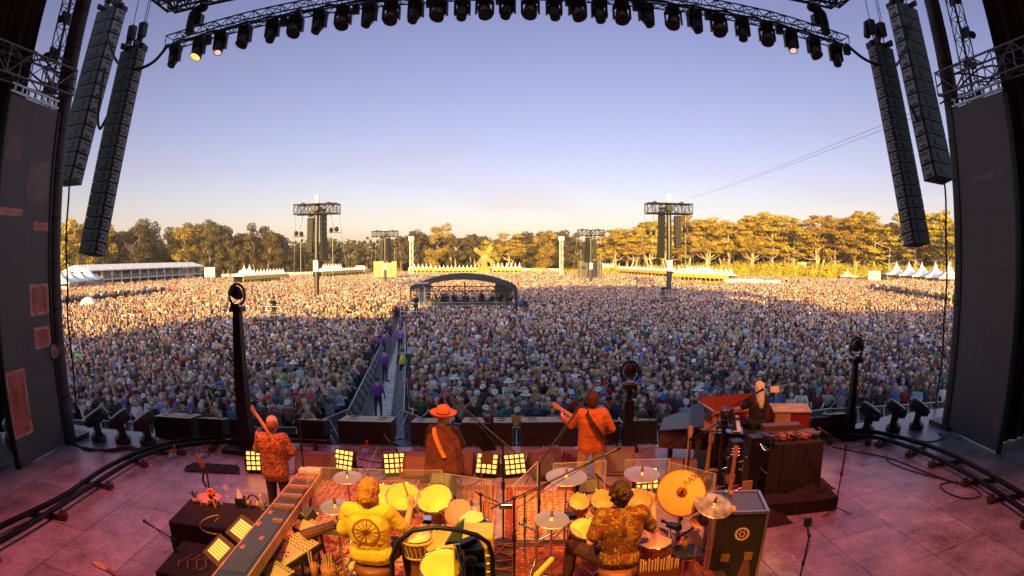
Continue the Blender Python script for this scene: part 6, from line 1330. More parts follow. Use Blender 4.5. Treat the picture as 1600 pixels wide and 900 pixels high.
o0 = V(t.location); b.tube([p - o0 for p in HP], .017, 10); b.tube([HP[0] - o0, (HP[0] - o0) * 1.0 + V((0, 0, -1.2))], .017, 8); b.tube([HP[-1] - o0, (HP[-1] - o0) + V((0, 0, -1.2))], .017, 8); b.o('hoop', BLKP, t)
q = D(714, 830, 3.4) - o0; b = MB(); b.add([q + V(v_) for v_ in ((-.09, -.02, -.11), (.03, -.02, -.08), (.055, -.02, .10), (-.0, -.02, .06), (-.09, .02, -.11), (.03, .02, -.08), (.055, .02, .10), (-.0, .02, .06))], [(0, 1, 2, 3), (4, 7, 6, 5), (0, 4, 5, 1), (1, 5, 6, 2), (2, 6, 7, 3), (3, 7, 4, 0)]); b.o('grey_fin', mat('fin_grey', (.16, .17, .2), .5), t, bevel=.006)
b = MB(); b.tube([q + V((0, 0, -.1)), q + V((.03, 0, -.3)), q + V((.06, 0, -.75))], .017, 8); b.o('fin_pole', CHR, t)
q = D(738, 862, 3.5) - o0; b = MB(); b.box(q, (.14, .16, .12), rz=.3); b.box(q + V((-.03, 0, .08)), (.16, .1, .04), ry=-.5); b.cyl(q + V((0, -.08, 0)), q + V((0, -.16, 0)), .04, n=12); b.box(q + V((0, 0, -.16)), (.18, .14, .14)); b.box(q + V((0, 0, -.6)), (.06, .06, .8)); b.o('camera_head', BLK, t, bevel=.008)
# yellow mallet bottom centre and water bottle
b = MB(); a = D(838, 899, 4.2); c = D(862, 874, 4.7); b.cyl(a, c, .026, n=12); tag(b.o('yellow_tube', mat('tube_yellow', (.8, .55, .04), .5)), 'thick yellow tube slanting up at the bottom centre', 'tube')
# ---- flight case by the right kit
p = G(1136, 893, 0.02); t = thing('flight_case', 'black flight case with metal edges and a round emblem', 'flight case', (2.62, 5.7, 0), -.22); b = MB(); b.box((0, 0, .66), (.62, .6, 1.04)); b.o('panel', mat('case_black', (.02, .018, .018), .4), t)
b = MB()
for sx in (-1, 1):
    for sy in (-1, 1): b.box((sx * .31, sy * .3, .66), (.035, .035, 1.06))
for z in (.14, 1.18):
    for s in (-1, 1): b.box((0, s * .3, z), (.62, .035, .035)); b.box((s * .31, 0, z), (.035, .6, .035))
b.o('edge_trim', mat('case_trim', (.5, .42, .40), .3, .9), t)
b = MB(); b.lathe([(.062, 0), (.075, .004), (.088, 0)], (.04, -.304, .9), MX.Rotation(PI / 2, 4, 'X'), 28)
for k in range(6): a = k * PI / 3; b.cyl((.04 + math.cos(a) * .033, -.303, .9 + math.sin(a) * .033), (.04 + math.cos(a) * .033, -.307, .9 + math.sin(a) * .033), .013, n=8)
b.o('emblem', mat('emblem_gold', (.6, .4, .1), .5), t)
for dx, dz in ((-.12, .58), (.16, .6)): b = MB(); b.box((dx, -.306, dz), (.1, .012, .1)); b.o('latch', mat('latch_brass', (.6, .35, .1), .4, .8), t)
b = MB(); b.prism([(-.06, 0), (.06, 0), (.075, .14), (.04, .3), (.0, .36), (-.04, .3), (-.07, .14)], 0, .006, M=MX.Translation((.14, -.302, .22)) @ MX.Rotation(PI / 2, 4, 'X')); b.o('hooded_print', mat('print_brown', (.16, .07, .05), .6), t)
for sx in (-1, 1):
    for sy in (-1, 1): b = MB(); b.cyl((sx * .24 - .02, sy * .22, .06), (sx * .24 + .02, sy * .22, .06), .055, n=12); b.o('caster', RUB, t)
b = MB(); b.box((0, 0, 1.183), (.54, .52, .004)); b.o('lid_mat', mat('lid_dark', (.05, .05, .055), .3), t)
for px, py, r, m_, lab in ((1144, 800, .045, mat('ball_orange', (.8, .3, .05), .4), 'orange ball on the flight case'), (1134, 770, .028, mat('ball_blue', (.1, .35, .6), .4), 'small blue ball on the flight case'), (1142, 773, .028, mat('ball_red', (.55, .06, .04), .4), 'small red ball on the flight case')):
    p = G(px, py, 1.2); p.x = min(p.x, 2.85); b = MB(); b.ell((0, 0, r), r, n=16, h=10); tag(b.o('ball', m_, loc=(p.x, p.y, 1.186)), lab, 'ball')
# tall clear jar and tray beside the floor tom, stick bag
p = G(1071, 850, 1.0); t = thing('drink_bottle', 'yellow drink bottle on a tray right of the floor tom', 'bottle', (p.x, p.y, .92)); b = MB(); b.lathe([(0, 0), (.036, 0), (.036, .12), (.02, .15), (.02, .17)], n=16); b.o('body', mat('drink_yellow', (.75, .5, .12), .3), t); b = MB(); b.cyl((0, 0, .17), (0, 0, .19), .022, n=12); b.o('cap', mat('cap_orange', (.6, .3, .05), .4), t)
t = thing('percussion_tray', 'black tray stand right of the floor tom', 'tray', (p.x, p.y, RZ)); b = MB(); b.box((.02, 0, .5), (.32, .3, .03)); b.o('tray', BLKP, t, bevel=.005); b = MB(); b.cyl((0, 0, 0), (0, 0, .5), .02); b.o('stand', CHR, t)
p = D(1030, 885, 4.7); t = thing('stick_bag', 'open dark red stick bag full of pale drumsticks', 'stick bag', (p.x, 4.7, p.z)); b = MB(); b.box((0, 0, -.1), (.42, .06, .32), rx=-.2); b.o('bag', mat('bag_wine', (.10, .02, .02), .8), t, bevel=.01); b = MB()
for i in range(14): x = -.19 + i * .029; b.cyl((x, -.02, -.15), (x + rnd.uniform(-.01, .01), .0, .09 + rnd.uniform(-.03, .03)), .0085, n=6)
b.o('drumstick', mat('stick_maple', (.7, .5, .25), .5), t); b = MB(); b.cyl((0, 0, -.2), (0, 0, RZ - p.z), .016); b.o('stand', CHR, t)
# ---- guitars on stands
def guitar_mesh(parent, body_m, neck_m, L=1.0, bass=False):
    # along +Z: body at the bottom, headstock on top; front faces -Y
    prof = []
    for k in range(28):
        a = 2 * PI * k / 28; x = math.sin(a); z = -math.cos(a); w_ = .165 if z < 0 else .135; waist = 1 - .22 * math.exp(-((z - .12) / .28) ** 2); prof.append((x * w_ * waist, z * .22 + .2 + (.05 if z > .5 and abs(x) > .3 else 0)))
    b = MB(); b.prism([(x, z) for x, z in prof], -.022, .022, M=MX.Rotation(PI / 2, 4, 'X')); b.o('body', body_m, parent, bevel=.012)
    b = MB(); b.box((0, -.02, .42 + .3), (.05, .03, .64)); b.o('neck', neck_m, parent)
    b = MB(); b.prism([(-.028, 0), (.028, 0), (.045, .07), (.035, .17), (-.03, .19), (-.04, .07)], -.01, .01, M=MX.Translation((0, -.02, 1.03)) @ MX.Rotation(PI / 2, 4, 'X')); b.o('headstock', neck_m, parent)
    b = MB()
    for i in range(3):
        for s in (-1, 1): b.cyl((s * .04, -.02, 1.07 + i * .045), (s * .065, -.02, 1.07 + i * .045), .009, n=7)
    b.each('tuning_peg', CHR, parent)
    b = MB(); b.box((0, -.027, .13), (.09, .012, .025)); b.box((0, -.027, .22), (.09, .01, .03)); b.box((0, -.027, .3), (.09, .01, .03)); 
    for i in range(6 if not bass else 4): x = -.02 + i * .008; b.cyl((x, -.038, .13), (x, -.038, 1.05), .0015, n=3)
    b.o('bridge_and_strings', CHR, parent)
for px, py, y, rz, ry, bm_, lab in ((1073, 715, 8.3, .3, .1, (.5, .2, .06), 'blond-headed electric guitar on a stand left of the piano leg'), (1103, 718, 7.9, .2, .12, (.08, .03, .02), 'dark electric guitar with a pale headstock on a stand'), (1141, 742, 7.2, -.2, .06, (.45, .1, .03), 'patterned-neck guitar standing by the keyboard rig')):
    p = D(px, py, y); t = thing('electric_guitar', lab, 'guitar', (p.x, y, max(.12, p.z - 1.1)), rz, 'guitars on stands'); t.rotation_euler[1] = ry; t.rotation_euler[0] = -.12; guitar_mesh(t, mat('guitar_' + lab[:6].strip().replace(' ', '_'), bm_, .25, coat=.6), mat('neck_' + lab[:6].strip().replace(' ', '_'), (.5, .28, .12), .4, nz=(40, .5)))
    s_ = thing('guitar_stand', 'folding stand under the ' + lab.split(' on a')[0].split(' standing')[0], 'guitar stand', (p.x, y + .14, 0), rz, 'stands under the guitars'); b = MB(); b.cyl((0, 0, .1), (0, 0, .75), .013, n=6)
    for k in range(3): a = 2.1 * k + .5; b.cyl((0, 0, .3), (math.cos(a) * .26, math.sin(a) * .26, .01), .011, n=6)
    b.o('legs', BLK, s_); b = MB(); b.tube([(-.1, -.14, .16), (-.1, -.02, .12), (.1, -.02, .12), (.1, -.14, .16)], .012); b.o('cradle', RUB, s_)
b = MB(); p = D(1110, 752, 7.0); b.tube([p + V((.16 * math.cos(a), 0, .17 * math.sin(a))) for a in [R(60 + 270 * k / 18) for k in range(19)]], .03, 8); b.cyl(p + V((.05, .0, -.16)), V((p.x + .05, 7.0, .0)), .02, n=6); tag(b.o('curved_arm', mat('arm_redbrown', (.12, .05, .05), .5)), 'curved brown arm of a stand behind the tilted crash cymbal', 'stand')
# ---- grand piano
t = thing('grand_piano', 'glossy black grand piano with its front lid folded back', 'piano', (3.55, 9.75, 0), -.35)
PB = mat('piano_black', (.004, .004, .006), .08, coat=.6); out = [(-.75, -.7), (.62, -.7), (.62, .55), (.5, .78), (.2, .8), (-.1, .62), (-.35, .32), (-.62, .18), (-.75, 0)]
out = [(-.78, -.62), (-.78, .25), (-.62, .48), (-.3, .55), (.1, .5), (.45, .62), (.75, .62), (.75, -.62)]
b = MB(); b.prism(out, .62, .95); b.o('case', PB, t, bevel=.01)
b = MB(); M_ = MX.Translation((-.45, -.62, .97)) ; b.prism([(x, y) for x, y in ((-.33, 0), (.25, 0), (.25, 1.1), (-.1, 1.12), (-.33, .85))], 0, .025, M=M_ @ MX.Rotation(.0, 4, 'X') @ MX.Rotation(-.12, 4, 'Y')); b.o('lid', mat('lid_blue_black', (.012, .018, .04), .38, spec=.3), t, bevel=.005)
b = MB(); b.prism([(-.02, 0), (.24, 0), (.24, 1.12), (-.02, 1.12)], 0, .025, M=MX.Translation((-.22, -.66, 1.02)) @ MX.Rotation(-.16, 4, 'Y') @ MX.Rotation(.12, 4, 'X')); b.o('folded_lid', mat('lid_blue_black', (.02, .028, .06), .12), t)
b = MB(); b.box((.15, 0, .96), (.5, 1.0, .012)); b.o('soundboard', mat('piano_gold', (.25, .16, .07), .4), t)
b = MB(); b.box((.62, 0, .972), (.16, 1.1, .02)); b.o('white_keys', mat('ivory', (.72, .68, .64), .3), t); b = MB()
for i in range(36):
    if i % 7 not in (2, 6): b.box((.58, -.53 + i * .03, .99), (.09, .014, .02))
b.o('black_keys', BLK, t)
for x, y in ((-.6, .1), (.6, .5), (.6, -.5)): b = MB(); b.cyl((x, y, 0), (x, y, .63), .045, .06, n=10); b.o('leg', PB, t)
# ---- red organ and its wooden speaker cabinet
t = thing('red_organ', 'red-lined wooden organ with two keyboards and an open lid', 'organ', (4.3, 10.0, 0), .05); WD = mat('organ_wood', (.30, .12, .05), .35, coat=.3, nz=(5, .35)); RDP = mat('organ_red', (.22, .018, .014), .4)
b = MB(); b.box((0, .2, .5), (1.25, .5, .95)); b.box((-.64, 0, .62), (.05, .8, 1.2)); b.box((.64, 0, .62), (.05, .8, 1.2)); b.o('case', WD, t, bevel=.008)
b = MB(); b.box((0, .34, 1.12), (1.22, .04, .38), rx=-.35); b.box((0, .2, 1.0), (1.22, .3, .04)); b.o('music_panel', RDP, t); b = MB(); b.box((0, -.1, .86), (1.22, .36, .06)); b.box((0, .1, .95), (1.22, .2, .08)); b.o('key_shelf', RDP, t)
for y, z in ((-.16, .9), (.02, .96)): 
    b = MB(); b.box((0, y, z), (1.0, .13, .02)); b.o('white_keys', mat('ivory', (.72, .68, .64), .3), t); b = MB()
    for i in range(34):
        if i % 7 not in (2, 6): b.box((-.48 + i * .029, y + .025, z + .016), (.014, .07, .018))
    b.o('black_keys', BLK, t)
b = MB()
for i in range(22): b.box((-.45 + i * .043, .16, 1.02), (.022, .05, .03))
b.o('drawbar', mat('drawbar_amber', (.75, .5, .15), .4), t)
t = thing('organ_speaker', 'tall wooden rotary speaker cabinet with a red side and pale worn top', 'speaker cabinet', (5.2, 9.35, 0), -.32); b = MB(); b.box((0, 0, .62), (.72, .55, 1.2)); b.o('case', RDP, t, bevel=.01); b = MB(); b.box((0, 0, 1.235), (.76, .6, .03)); b.o('top', mat('worn_plywood', (.48, .36, .24), .7, nz=(6, .3)), t)
b = MB(); b.box((-.18, -.285, .62), (.3, .02, 1.15)); b.o('wood_front', mat('worn_wood', (.42, .26, .13), .6, nz=(4, .4)), t); b = MB(); b.box((.2, -.29, .9), (.14, .03, .05)); b.box((.2, -.29, .5), (.14, .03, .05)); b.each('handle', BLK, t)
# ---- keyboard rig behind black cloth on its platform
t = thing('rig_platform', 'low platform wrapped in dark cloth under the keyboard rig', 'platform', (4.45, 8.1, 0), -.12); b = MB(); b.box((0, 0, .12), (1.75, 1.5, .24)); b.o('cover', mat('platform_cloth', (.015, .010, .008), .9, nz=(5, .4)), t, bevel=.02)
t = thing('draped_keyboard_rig', 'tall equipment rig behind pleated black cloth', 'equipment rig', (4.55, 8.1, .24), -.12); b = MB(); n = 90; vs = []
per = [(-.5, -.38), (.5, -.38), (.5, .38), (-.5, .38)]; tot = 4
for k in range(n):
    u = k / n * 4; i = int(u); f = u - i; (x0, y0), (x1, y1) = per[i], per[(i + 1) % 4]; x, y = x0 + (x1 - x0) * f, y0 + (y1 - y0) * f; nx, ny = x / .6, y / .45; w_ = .03 * math.sin(k * 2.1) + .02 * math.sin(k * .9)
    vs += [(x + nx * w_ * 1.6, y + ny * w_ * 1.6, 0), (x + nx * w_ * .4, y + ny * w_ * .4, .86)]
b.add(vs, [(2 * k, 2 * ((k + 1) % n), 2 * ((k + 1) % n) + 1, 2 * k + 1) for k in range(n)], 0, True); b.add([vs[2 * k + 1] for k in range(n)], [tuple(range(n))]); b.o('cloth', mat('rig_cloth', (.014, .008, .006), .9, nz=(3, .3)), t)
b = MB(); b.box((0, 0, .9), (1.0, .3, .08)); b.box((-.1, .2, .98), (.7, .2, .1)); b.o('keyboard_back', mat('keyboard_brown', (.09, .04, .03), .5), t, bevel=.01)
for k in range(5): b = MB(); b.box((-.4 + k * .2, -.2, .92), (.09, .1, .06)); b.o('small_box', [DKM, mat('box_red', (.35, .08, .05), .5)][k % 2], t)
b = MB(); 
for k in range(6): b.tube([V((-.4 + k * .17 + .05 * math.sin(i * 1.3 + k), -.2 + .05 * math.cos(i), .95 + .05 * math.sin(i * .9 + k))) for i in range(9)], .008, 5)
b.each('cable', mat('cable_amber', (.45, .2, .05), .5), t)
for px, y, h, lab in ((1178, 7.3, 1.45, 'dark equipment tower of clamps and cables left of the draped rig'), (1150, 7.9, 1.2, 'cluttered dark gear stack beneath the grand piano keys')):
    x = D(px, 700, y).x; t = thing('gear_tower', lab, 'gear rack', (x, y, 0)); b = MB(); b.box((0, 0, h / 2), (.2, .22, h)); b.box((.05, 0, h * .8), (.34, .26, .18)); b.o('frame', BLK, t, bevel=.01)
    b = MB(); rg = random.Random(px)
    for k in range(14): z = rg.uniform(.3, 1) * h; a = rg.uniform(0, 6.3); b.cyl((math.cos(a) * .1, math.sin(a) * .12, z), (math.cos(a) * .26, math.sin(a) * .22, z + rg.uniform(-.12, .12)), rg.uniform(.007, .018), n=6)
    b.each('clamp', CHR, t); b = MB(); b.box((-.1, -.13, h * .5), (.16, .03, .14)); b.box((.0, -.13, h * .32), (.14, .03, .2)); b.o('panel', mat('panel_ochre', (.4, .25, .08), .5), t)
# robotic cameras
def robocam(x, y, z0, h, rz, lab):
    t = thing('robotic_camera', lab, 'camera', (x, y, z0), rz, 'robotic cameras'); b = MB(); b.cyl((0, 0, 0), (0, 0, h - .15), .035, n=10); b.box((0, 0, .02), (.3, .3, .04)); b.box((0, 0, h - .14), (.26, .22, .03)); b.o('pedestal', BLK, t)
    b = MB(); b.box((0, 0, h - .09), (.12, .12, .08)); b.box((.1, 0, h + .02), (.05, .1, .24)); b.o('yoke', BLKP, t, bevel=.008); b = MB(); b.box((0, 0, h + .06), (.14, .24, .13)); b.cyl((0, .1, h + .06), (0, .25, h + .06), .055, n=14); b.box((0, -.16, h + .08), (.06, .12, .05)); b.o('camera_body', BLKP, t, bevel=.01); b = MB(); b.ell((-.02, -.12, h + .13), .025); b.cyl((0, .25, h + .06), (0, .255, h + .06), .045, n=14); b.each('lens', mat('lens_red_glint', (.4, .06, .04), .2), t)
p = G(762, 700); robocam(p.x, 11.4, 0, .62, .3, 'robotic camera with red-lit hoops on the stage lip between the guitarists'); robocam(D(1128, 700, 7.8).x, 7.8, 0, 1.62, -.3, 'robotic camera on a pedestal before the organ'); robocam(D(1200, 680, 7.9).x, 7.9, 0, 1.12, .4, 'small robotic camera on top of the dark gear before the draped rig')
# ---- loose things on the floor
def cable(pts, r, m, lab, name='floor_cable'):
    P = [V(p) for p in pts]; Q = []
    for i in range(len(P) - 1):
        p0, p1, p2, p3 = P[max(i - 1, 0)], P[i], P[i + 1], P[min(i + 2, len(P) - 1)]
        for k in range(7): u = k / 7; Q.append(.5 * (2 * p1 + (p2 - p0) * u + (2 * p0 - 5 * p1 + 4 * p2 - p3) * u * u + (3 * p1 - p0 - 3 * p2 + p3) * u ** 3))
    for q in Q: q.z = max(q.z, r)
    b = MB(); b.tube(Q, r, 6); return tag(b.o(name, m), lab, 'cable')
g0 = lambda *L: [G(px, py, .015) for px, py in L]
cable(g0((1300, 698), (1330, 704), (1390, 716), (1440, 735), (1480, 750), (1520, 762), (1532, 774), (1510, 779), (1480, 770), (1470, 757), (1500, 752)), .014, RUB, 'black cable running beside the right track and looping back')
cable(g0((1385, 708), (1390, 722), (1430, 737), (1470, 748), (1496, 756)), .012, RUB, 'second black cable curving beside the right track')
for k in range(5): cable(g0((108 + k * 3, 694), (140, 700 + k), (175 + 8 * k, 706 - k * 2), (215, 700 + k * 2), (262 + k * 6, 706 + k)), .014, RUB, f'black cable behind the left moving heads, {ordinal(k)} strand from the wall')
cable(g0((560, 716), (590, 722), (625, 718), (650, 726)), .01, RUB, 'thin cable on the lip beyond the matrix lights'); cable(g0((560, 728), (580, 735), (600, 730), (612, 742)), .01, RUB, 'thin cable between two matrix lights')
cable([G(594, 690, .012), G(580, 720, .012), G(568, 748, .012)], .006, WHT, 'thin pale line running from the lip toward the left cymbals')
cable(g0((1110, 690), (1400, 668), (1470, 664)) if False else g0((1420, 684), (1450, 690), (1475, 684), (1465, 676)), .014, RUB, 'cable coil at the foot of the right column')
cable(g0((800, 868), (830, 850), (856, 862), (846, 884), (812, 888)), .009, mat('cable_pale', (.4, .3, .3), .5), 'pale cable coil on the riser between the kits').location.z = RZ
b = MB(); rg = random.Random(5); P = [G(286, 737), G(300, 724), G(372, 728), (G(376, 742)), G(330, 744)]; Cc = sum(P, V()) / 5; n = 26; vs = []
for i in range(n + 1):
    for j in range(9): u, v_ = i / n, j / 8; a = P[1].lerp(P[2], u); c = P[0].lerp(P[3], u); q = a.lerp(c, v_); vs.append((q.x + .02 * math.sin(v_ * 9 + u * 4), q.y, .012 + .035 * abs(math.sin(u * 14 + v_ * 2.2)) * (.5 + .5 * math.sin(v_ * 3)) ))
b.add(vs, [(i * 9 + j, (i + 1) * 9 + j, (i + 1) * 9 + j + 1, i * 9 + j + 1) for i in range(n) for j in range(8)], 0, True); tag(b.o('floor_cloth', CLOTHB), 'crumpled black cloth on the floor left of the bass player', 'cloth')
for px, py, lab in ((272, 712, 'small clamp fixture standing inside the left track'), (320, 712, 'cluster of red connectors inside the left track'), (575 - 4, 705, 'connector box with cables beside the bass wedges')):
    p = G(px, py); t = thing('connector_box', lab, 'connector box', p, .3, 'small connector boxes'); b = MB(); b.box((0, 0, .07), (.18, .12, .12)); b.box((.04, 0, .17), (.05, .05, .14)); b.o('box', mat('box_red', (.35, .08, .05), .5), t, bevel=.008); b = MB()  # boxes in a plain red base colour
    for k in range(5): b.cyl((-.06 + k * .03, -.06, .08), (-.08 + k * .045, -.16, .015), .012, n=6)
    b.o('plug', CHR, t)
for px, py, c, lab in ((1192, 812, 0, 'dark crumpled cloth heap before the keyboard platform'), (1262, 760, 1, 'bunched black cloth at the right corner of the keyboard platform')):
    p = G(px, py, .0 if c == 0 else .24); b = MB(); rg = random.Random(c + 3); vs = []; n = 14
    for i in range(n + 1):
        for j in range(n + 1):
            u, v_ = i / n * 2 - 1, j / n * 2 - 1; r_ = max(0, 1 - math.hypot(u, v_)); h = (r_ ** .6) * .26 * (.75 + .35 * noise.noise(V((u * 2.5, v_ * 2.5, c * 5)))); vs.append((u * .42 + .05 * noise.noise(V((u * 3, v_ * 3, 2))), v_ * .3, h + .004))
    b.add(vs, [(i * (n + 1) + j, (i + 1) * (n + 1) + j, (i + 1) * (n + 1) + j + 1, i * (n + 1) + j + 1) for i in range(n) for j in range(n)], 0, True); tag(b.o('cloth_heap', mat('rig_cloth', (.03, .014, .010), .9), loc=p), lab, 'cloth')
for px, py, rz in ((33 + 870, 745, .1), (845, 748, -.2), (668, 752, .2)): 
    p = G(px, py, .02); t = thing('effects_pedal', f'small grey effects pedal on the rugs, {ordinal((33 + 870, 845, 668)[::-1].index(px))} from the left', 'pedal', p, rz, 'effects pedals'); b = MB(); b.prism([(-.09, 0), (.09, 0), (.09, .07), (-.09, .04)], -.14, .14, M=MX.Rotation(PI / 2, 4, 'Z') @ MX.Rotation(PI / 2, 4, 'X')); b.o('case', DKM, t, bevel=.006); b = MB()
    for k in range(4): b.cyl((-.1 + k * .066, -.03, .05), (-.1 + k * .066, -.03, .075), .015, n=8)
    b.each('switch', CHR, t)
p = G(20, 705); t = thing('plastic_bag', 'pale knotted plastic sack behind the left video wall', 'bag', (p.x, p.y, 0)); b = MB(); b.ell((0, 0, .25), (.24, .22, .26)); b.ell((.02, 0, .6), (.17, .16, .17)); b.ring([(0, 0, .7), (0, 0, .82), (.03, 0, .9)], [.06, .03, .07], 8); b.o('sack', mat('sack_grey', (.3, .3, .36), .4, nz=(6, .4), bump=1), t)

# ---- more small percussion, hardware, cables and paper among the kits
for k, (px, py, y, r, lab, m_) in enumerate(((596, 838, 5.2, .1, 'small bronze cymbal just right of the yellow T-shirt', CYMG), (738, 792, 5.9, .09, 'tiny splash cymbal above the cream pad', CYMW), (955, 815, 5.6, .11, 'small splash cymbal left of the raised drumstick', CYMG), (1093, 815, 5.0, .1, 'small bronze cymbal below the scratched one', CYMG))): cymbal(px, py, y, r, (.1 * (-1) ** k, -.35, .92), lab, m_)
for k, (px, py, y, lab) in enumerate(((668, 812, 5.5, 'chrome cowbell clamped under the yellow toms'), (890, 806, 5.6, 'dark cowbell left of the curly-haired drummer'), (1052, 822, 5.1, 'black cowbell over the floor tom'))):
    p = D(px, py, y); t = thing('cowbell', lab, 'cowbell', p, .4 * k); b = MB(); b.add([(-.05, -.07, -.02), (.05, -.07, -.02), (.05, -.07, .03), (-.05, -.07, .03), (-.035, .07, -.015), (.035, .07, -.015), (.035, .07, .02), (-.035, .07, .02)], [(4, 5, 6, 7), (0, 1, 5, 4), (1, 2, 6, 5), (2, 3, 7, 6), (3, 0, 4, 7)]); b.o('bell', [CHR, BLK, BLK][k], t); b = MB(); b.cyl((0, .03, -.02), (.02, .05, RZ - p.z), .012, n=6); b.o('stand', CHR, t)
for k, (px, py, y, c, lab) in enumerate(((566, 826 + 60, 5.4, 0, 'snare drum tucked left of the foreground hoop'), (960, 848, 5.5, 0, 'silver-rimmed snare before the seated right drummer'))):
    drum(px, py, y, .16, .15, (0, -.15, 1), lab, HEADY, mat('drum_shell_chrome', (.6, .55, .5), .2, 1), 'snare_drum')
for k, (px, y) in enumerate(((838, 5.5), (1058, 5.4), (560, 5.7), (730, 5.3))):
    x = D(px, 850, y).x; t = thing('hardware_stand', f'chrome clamp stand on the riser, {ordinal((838, 1058, 560, 730).index(px)) if False else ordinal([560, 730, 838, 1058].index(px))} from the left', 'hardware stand', (x, y, RZ), 0, 'chrome hardware stands'); b = MB(); b.cyl((0, 0, .05), (0, 0, .85), .016, n=8)
    for j in range(3): a = 2.1 * j + k; b.cyl((0, 0, .32), (math.cos(a) * .27, math.sin(a) * .27, .01), .011, n=6); b.cyl((0, 0, .12), (math.cos(a) * .15, math.sin(a) * .15, .13), .008, n=5)
    b.o('stand', CHR, t); b = MB()
    for j in range(3): b.cyl((0, 0, .55 + j * .13), ((-1) ** j * .18, .06, .62 + j * .13), .013, n=7); b.box((0, 0, .55 + j * .13), (.05, .05, .05)); b.ell(((-1) ** j * .18, .06, .62 + j * .13), .022, n=8, h=6)
    b.o('clamp_arm', [CHR, BLK][k % 2], t)
rg = random.Random(31)
for k in range(9):
    x, y = rg.choice(((-1.9, 5.6), (.1, 5.2), (.2, 5.9), (2.1, 5.0), (-.3, 4.9), (.15, 4.6), (1.9, 5.9), (-2.3, 5.0), (.05, 6.2))) if False else ((-1.9, 5.6), (.1, 5.2), (.2, 5.9), (2.1, 5.0), (-.3, 4.9), (.15, 4.6), (1.9, 5.9), (-2.3, 5.0), (.05, 6.2))[k]
    pts = [(x + rg.uniform(-.45, .45), y + rg.uniform(-.4, .4), RZ + .022) for _ in range(9)]
    cable(pts, .0075, [RUB, mat('cable_pale', (.4, .3, .3), .5), mat('cable_redbrown', (.25, .06, .03), .5)][k % 3], f'tangled thin cable on the drum riser, {ordinal(k)} tangle')
for k in range(6): x = -4.6 + k * 1.7; cable([(x, 9.9 + .2 * math.sin(k), .015), (x + .3, 9.5, .015), (x + .1, 9.2, .015), (x + .5, 9.35, .015), (x + .75, 9.8, .015), (x + 1.1, 9.7, .015)], .010, RUB, f'black cable along the monitor line, {ordinal(k)} from the left')
for k, (px, py, rz, lab) in enumerate(((640, 762, .2, 'white set list sheet on the rug behind the yellow toms'), (862, 762, -.3, 'pale paper sheet on the orange rug'), (700, 800 - 38, .5, 'small paper on the rug before the poncho guitarist'))):
    p = G(px, py, .024); b = MB(); b.box((0, 0, 0), (.21, .3, .002)); o = b.o('paper_sheet', mat('paper_lilac', (.55, .5, .55), .8), loc=p); o.rotation_euler[2] = rz; tag(o, lab, 'paper')
for k, (px, py, rz) in enumerate(((1230, 810, .3), (1355, 760, .1), (245, 800, -.4), (118, 860, .2), (1420, 850, .5), (1240, 872, 1.4))):
    p = G(px, py, .004); b = MB(); b.box((0, 0, 0), (.16, .03, .002)); o = b.o('tape_mark', mat('tape_worn', (.5, .35, .3), .7), loc=p); o.rotation_euler[2] = rz; tag(o, f'short worn strip of tape on the stage floor, {["right of the keyboard platform", "inside the right track", "left of the covered case", "inside the left track", "by the lower right corner", "beside the lone thin stand"][k]}', 'tape mark')

# ---- painted board and amber guitar at the lower corners
t = thing('painted_board', 'green and yellow painted board leaning at the lower right corner', 'board', (5.75, 3.15, 0), -.35); b = MB(); b.box((.3, 0, .45), (.7, .03, .9), ry=.25); b.o('board', dye('green_paint', [(.02, .05, .02), (.10, .22, .04), (.5, .5, .12), (.05, .12, .05), (.3, .4, .1)], 6, 1.5), t); b = MB(); b.box((-.07, -.01, .5), (.05, .06, 1.05), ry=.25); b.o('frame', BLK, t)
t = thing('electric_guitar', 'amber guitar lying at the bottom edge left of the covered case', 'guitar', (-3.3, 4.15, .42), 0); t.rotation_euler = (R(-70), 0, R(100)); guitar_mesh(t, mat('guitar_amber', (.75, .4, .05), .3, coat=.5), mat('neck_amber', (.7, .38, .08), .4))
t = thing('guitar_rest', 'low black rest under the amber guitar', 'stand', (-3.3, 4.15, 0)); b = MB(); b.box((-.2, 0, .2), (.5, .3, .36)); b.o('box', BLKP, t, bevel=.02); b = MB(); b.box((-.2, 0, .39), (.5, .05, .02)); b.o('pad', RUB, t)
# ================================================================ musicians and crew (modelled one by one)
def standJ():       # facing +Y; left is -X
    J = dict(pelvis=(0, 0, .95), chest=(0, -.01, 1.30), neck=(0, -.01, 1.46), head=(0, .005, 1.60), fw=(0, 1, 0), hf=(0, 1, 0), nohand=1)
    for s, k in ((-1, 'L'), (1, 'R')):
        J['sh' + k] = (s * .18, -.01, 1.41); J['el' + k] = (s * .26, -.02, 1.13); J['wr' + k] = (s * .28, .08, .90); J['hip' + k] = (s * .09, 0, .90); J['kn' + k] = (s * .11, .02, .49); J['an' + k] = (s * .13, -.02, .08); J['toe' + k] = (s * .17, .16, .045)
    return J
def sitJ(seat=.55):
    J = standJ(); dz = seat + .10 - .95
    for k in ('pelvis', 'chest', 'neck', 'head', 'shL', 'shR', 'elL', 'elR', 'wrL', 'wrR', 'hipL', 'hipR'): J[k] = (J[k][0], J[k][1], J[k][2] + dz)
    for s, k in ((-1, 'L'), (1, 'R')): J['kn' + k] = (s * .26, .42, seat + .02); J['an' + k] = (s * .27, .48, .09); J['toe' + k] = (s * .29, .66, .045)
    return J
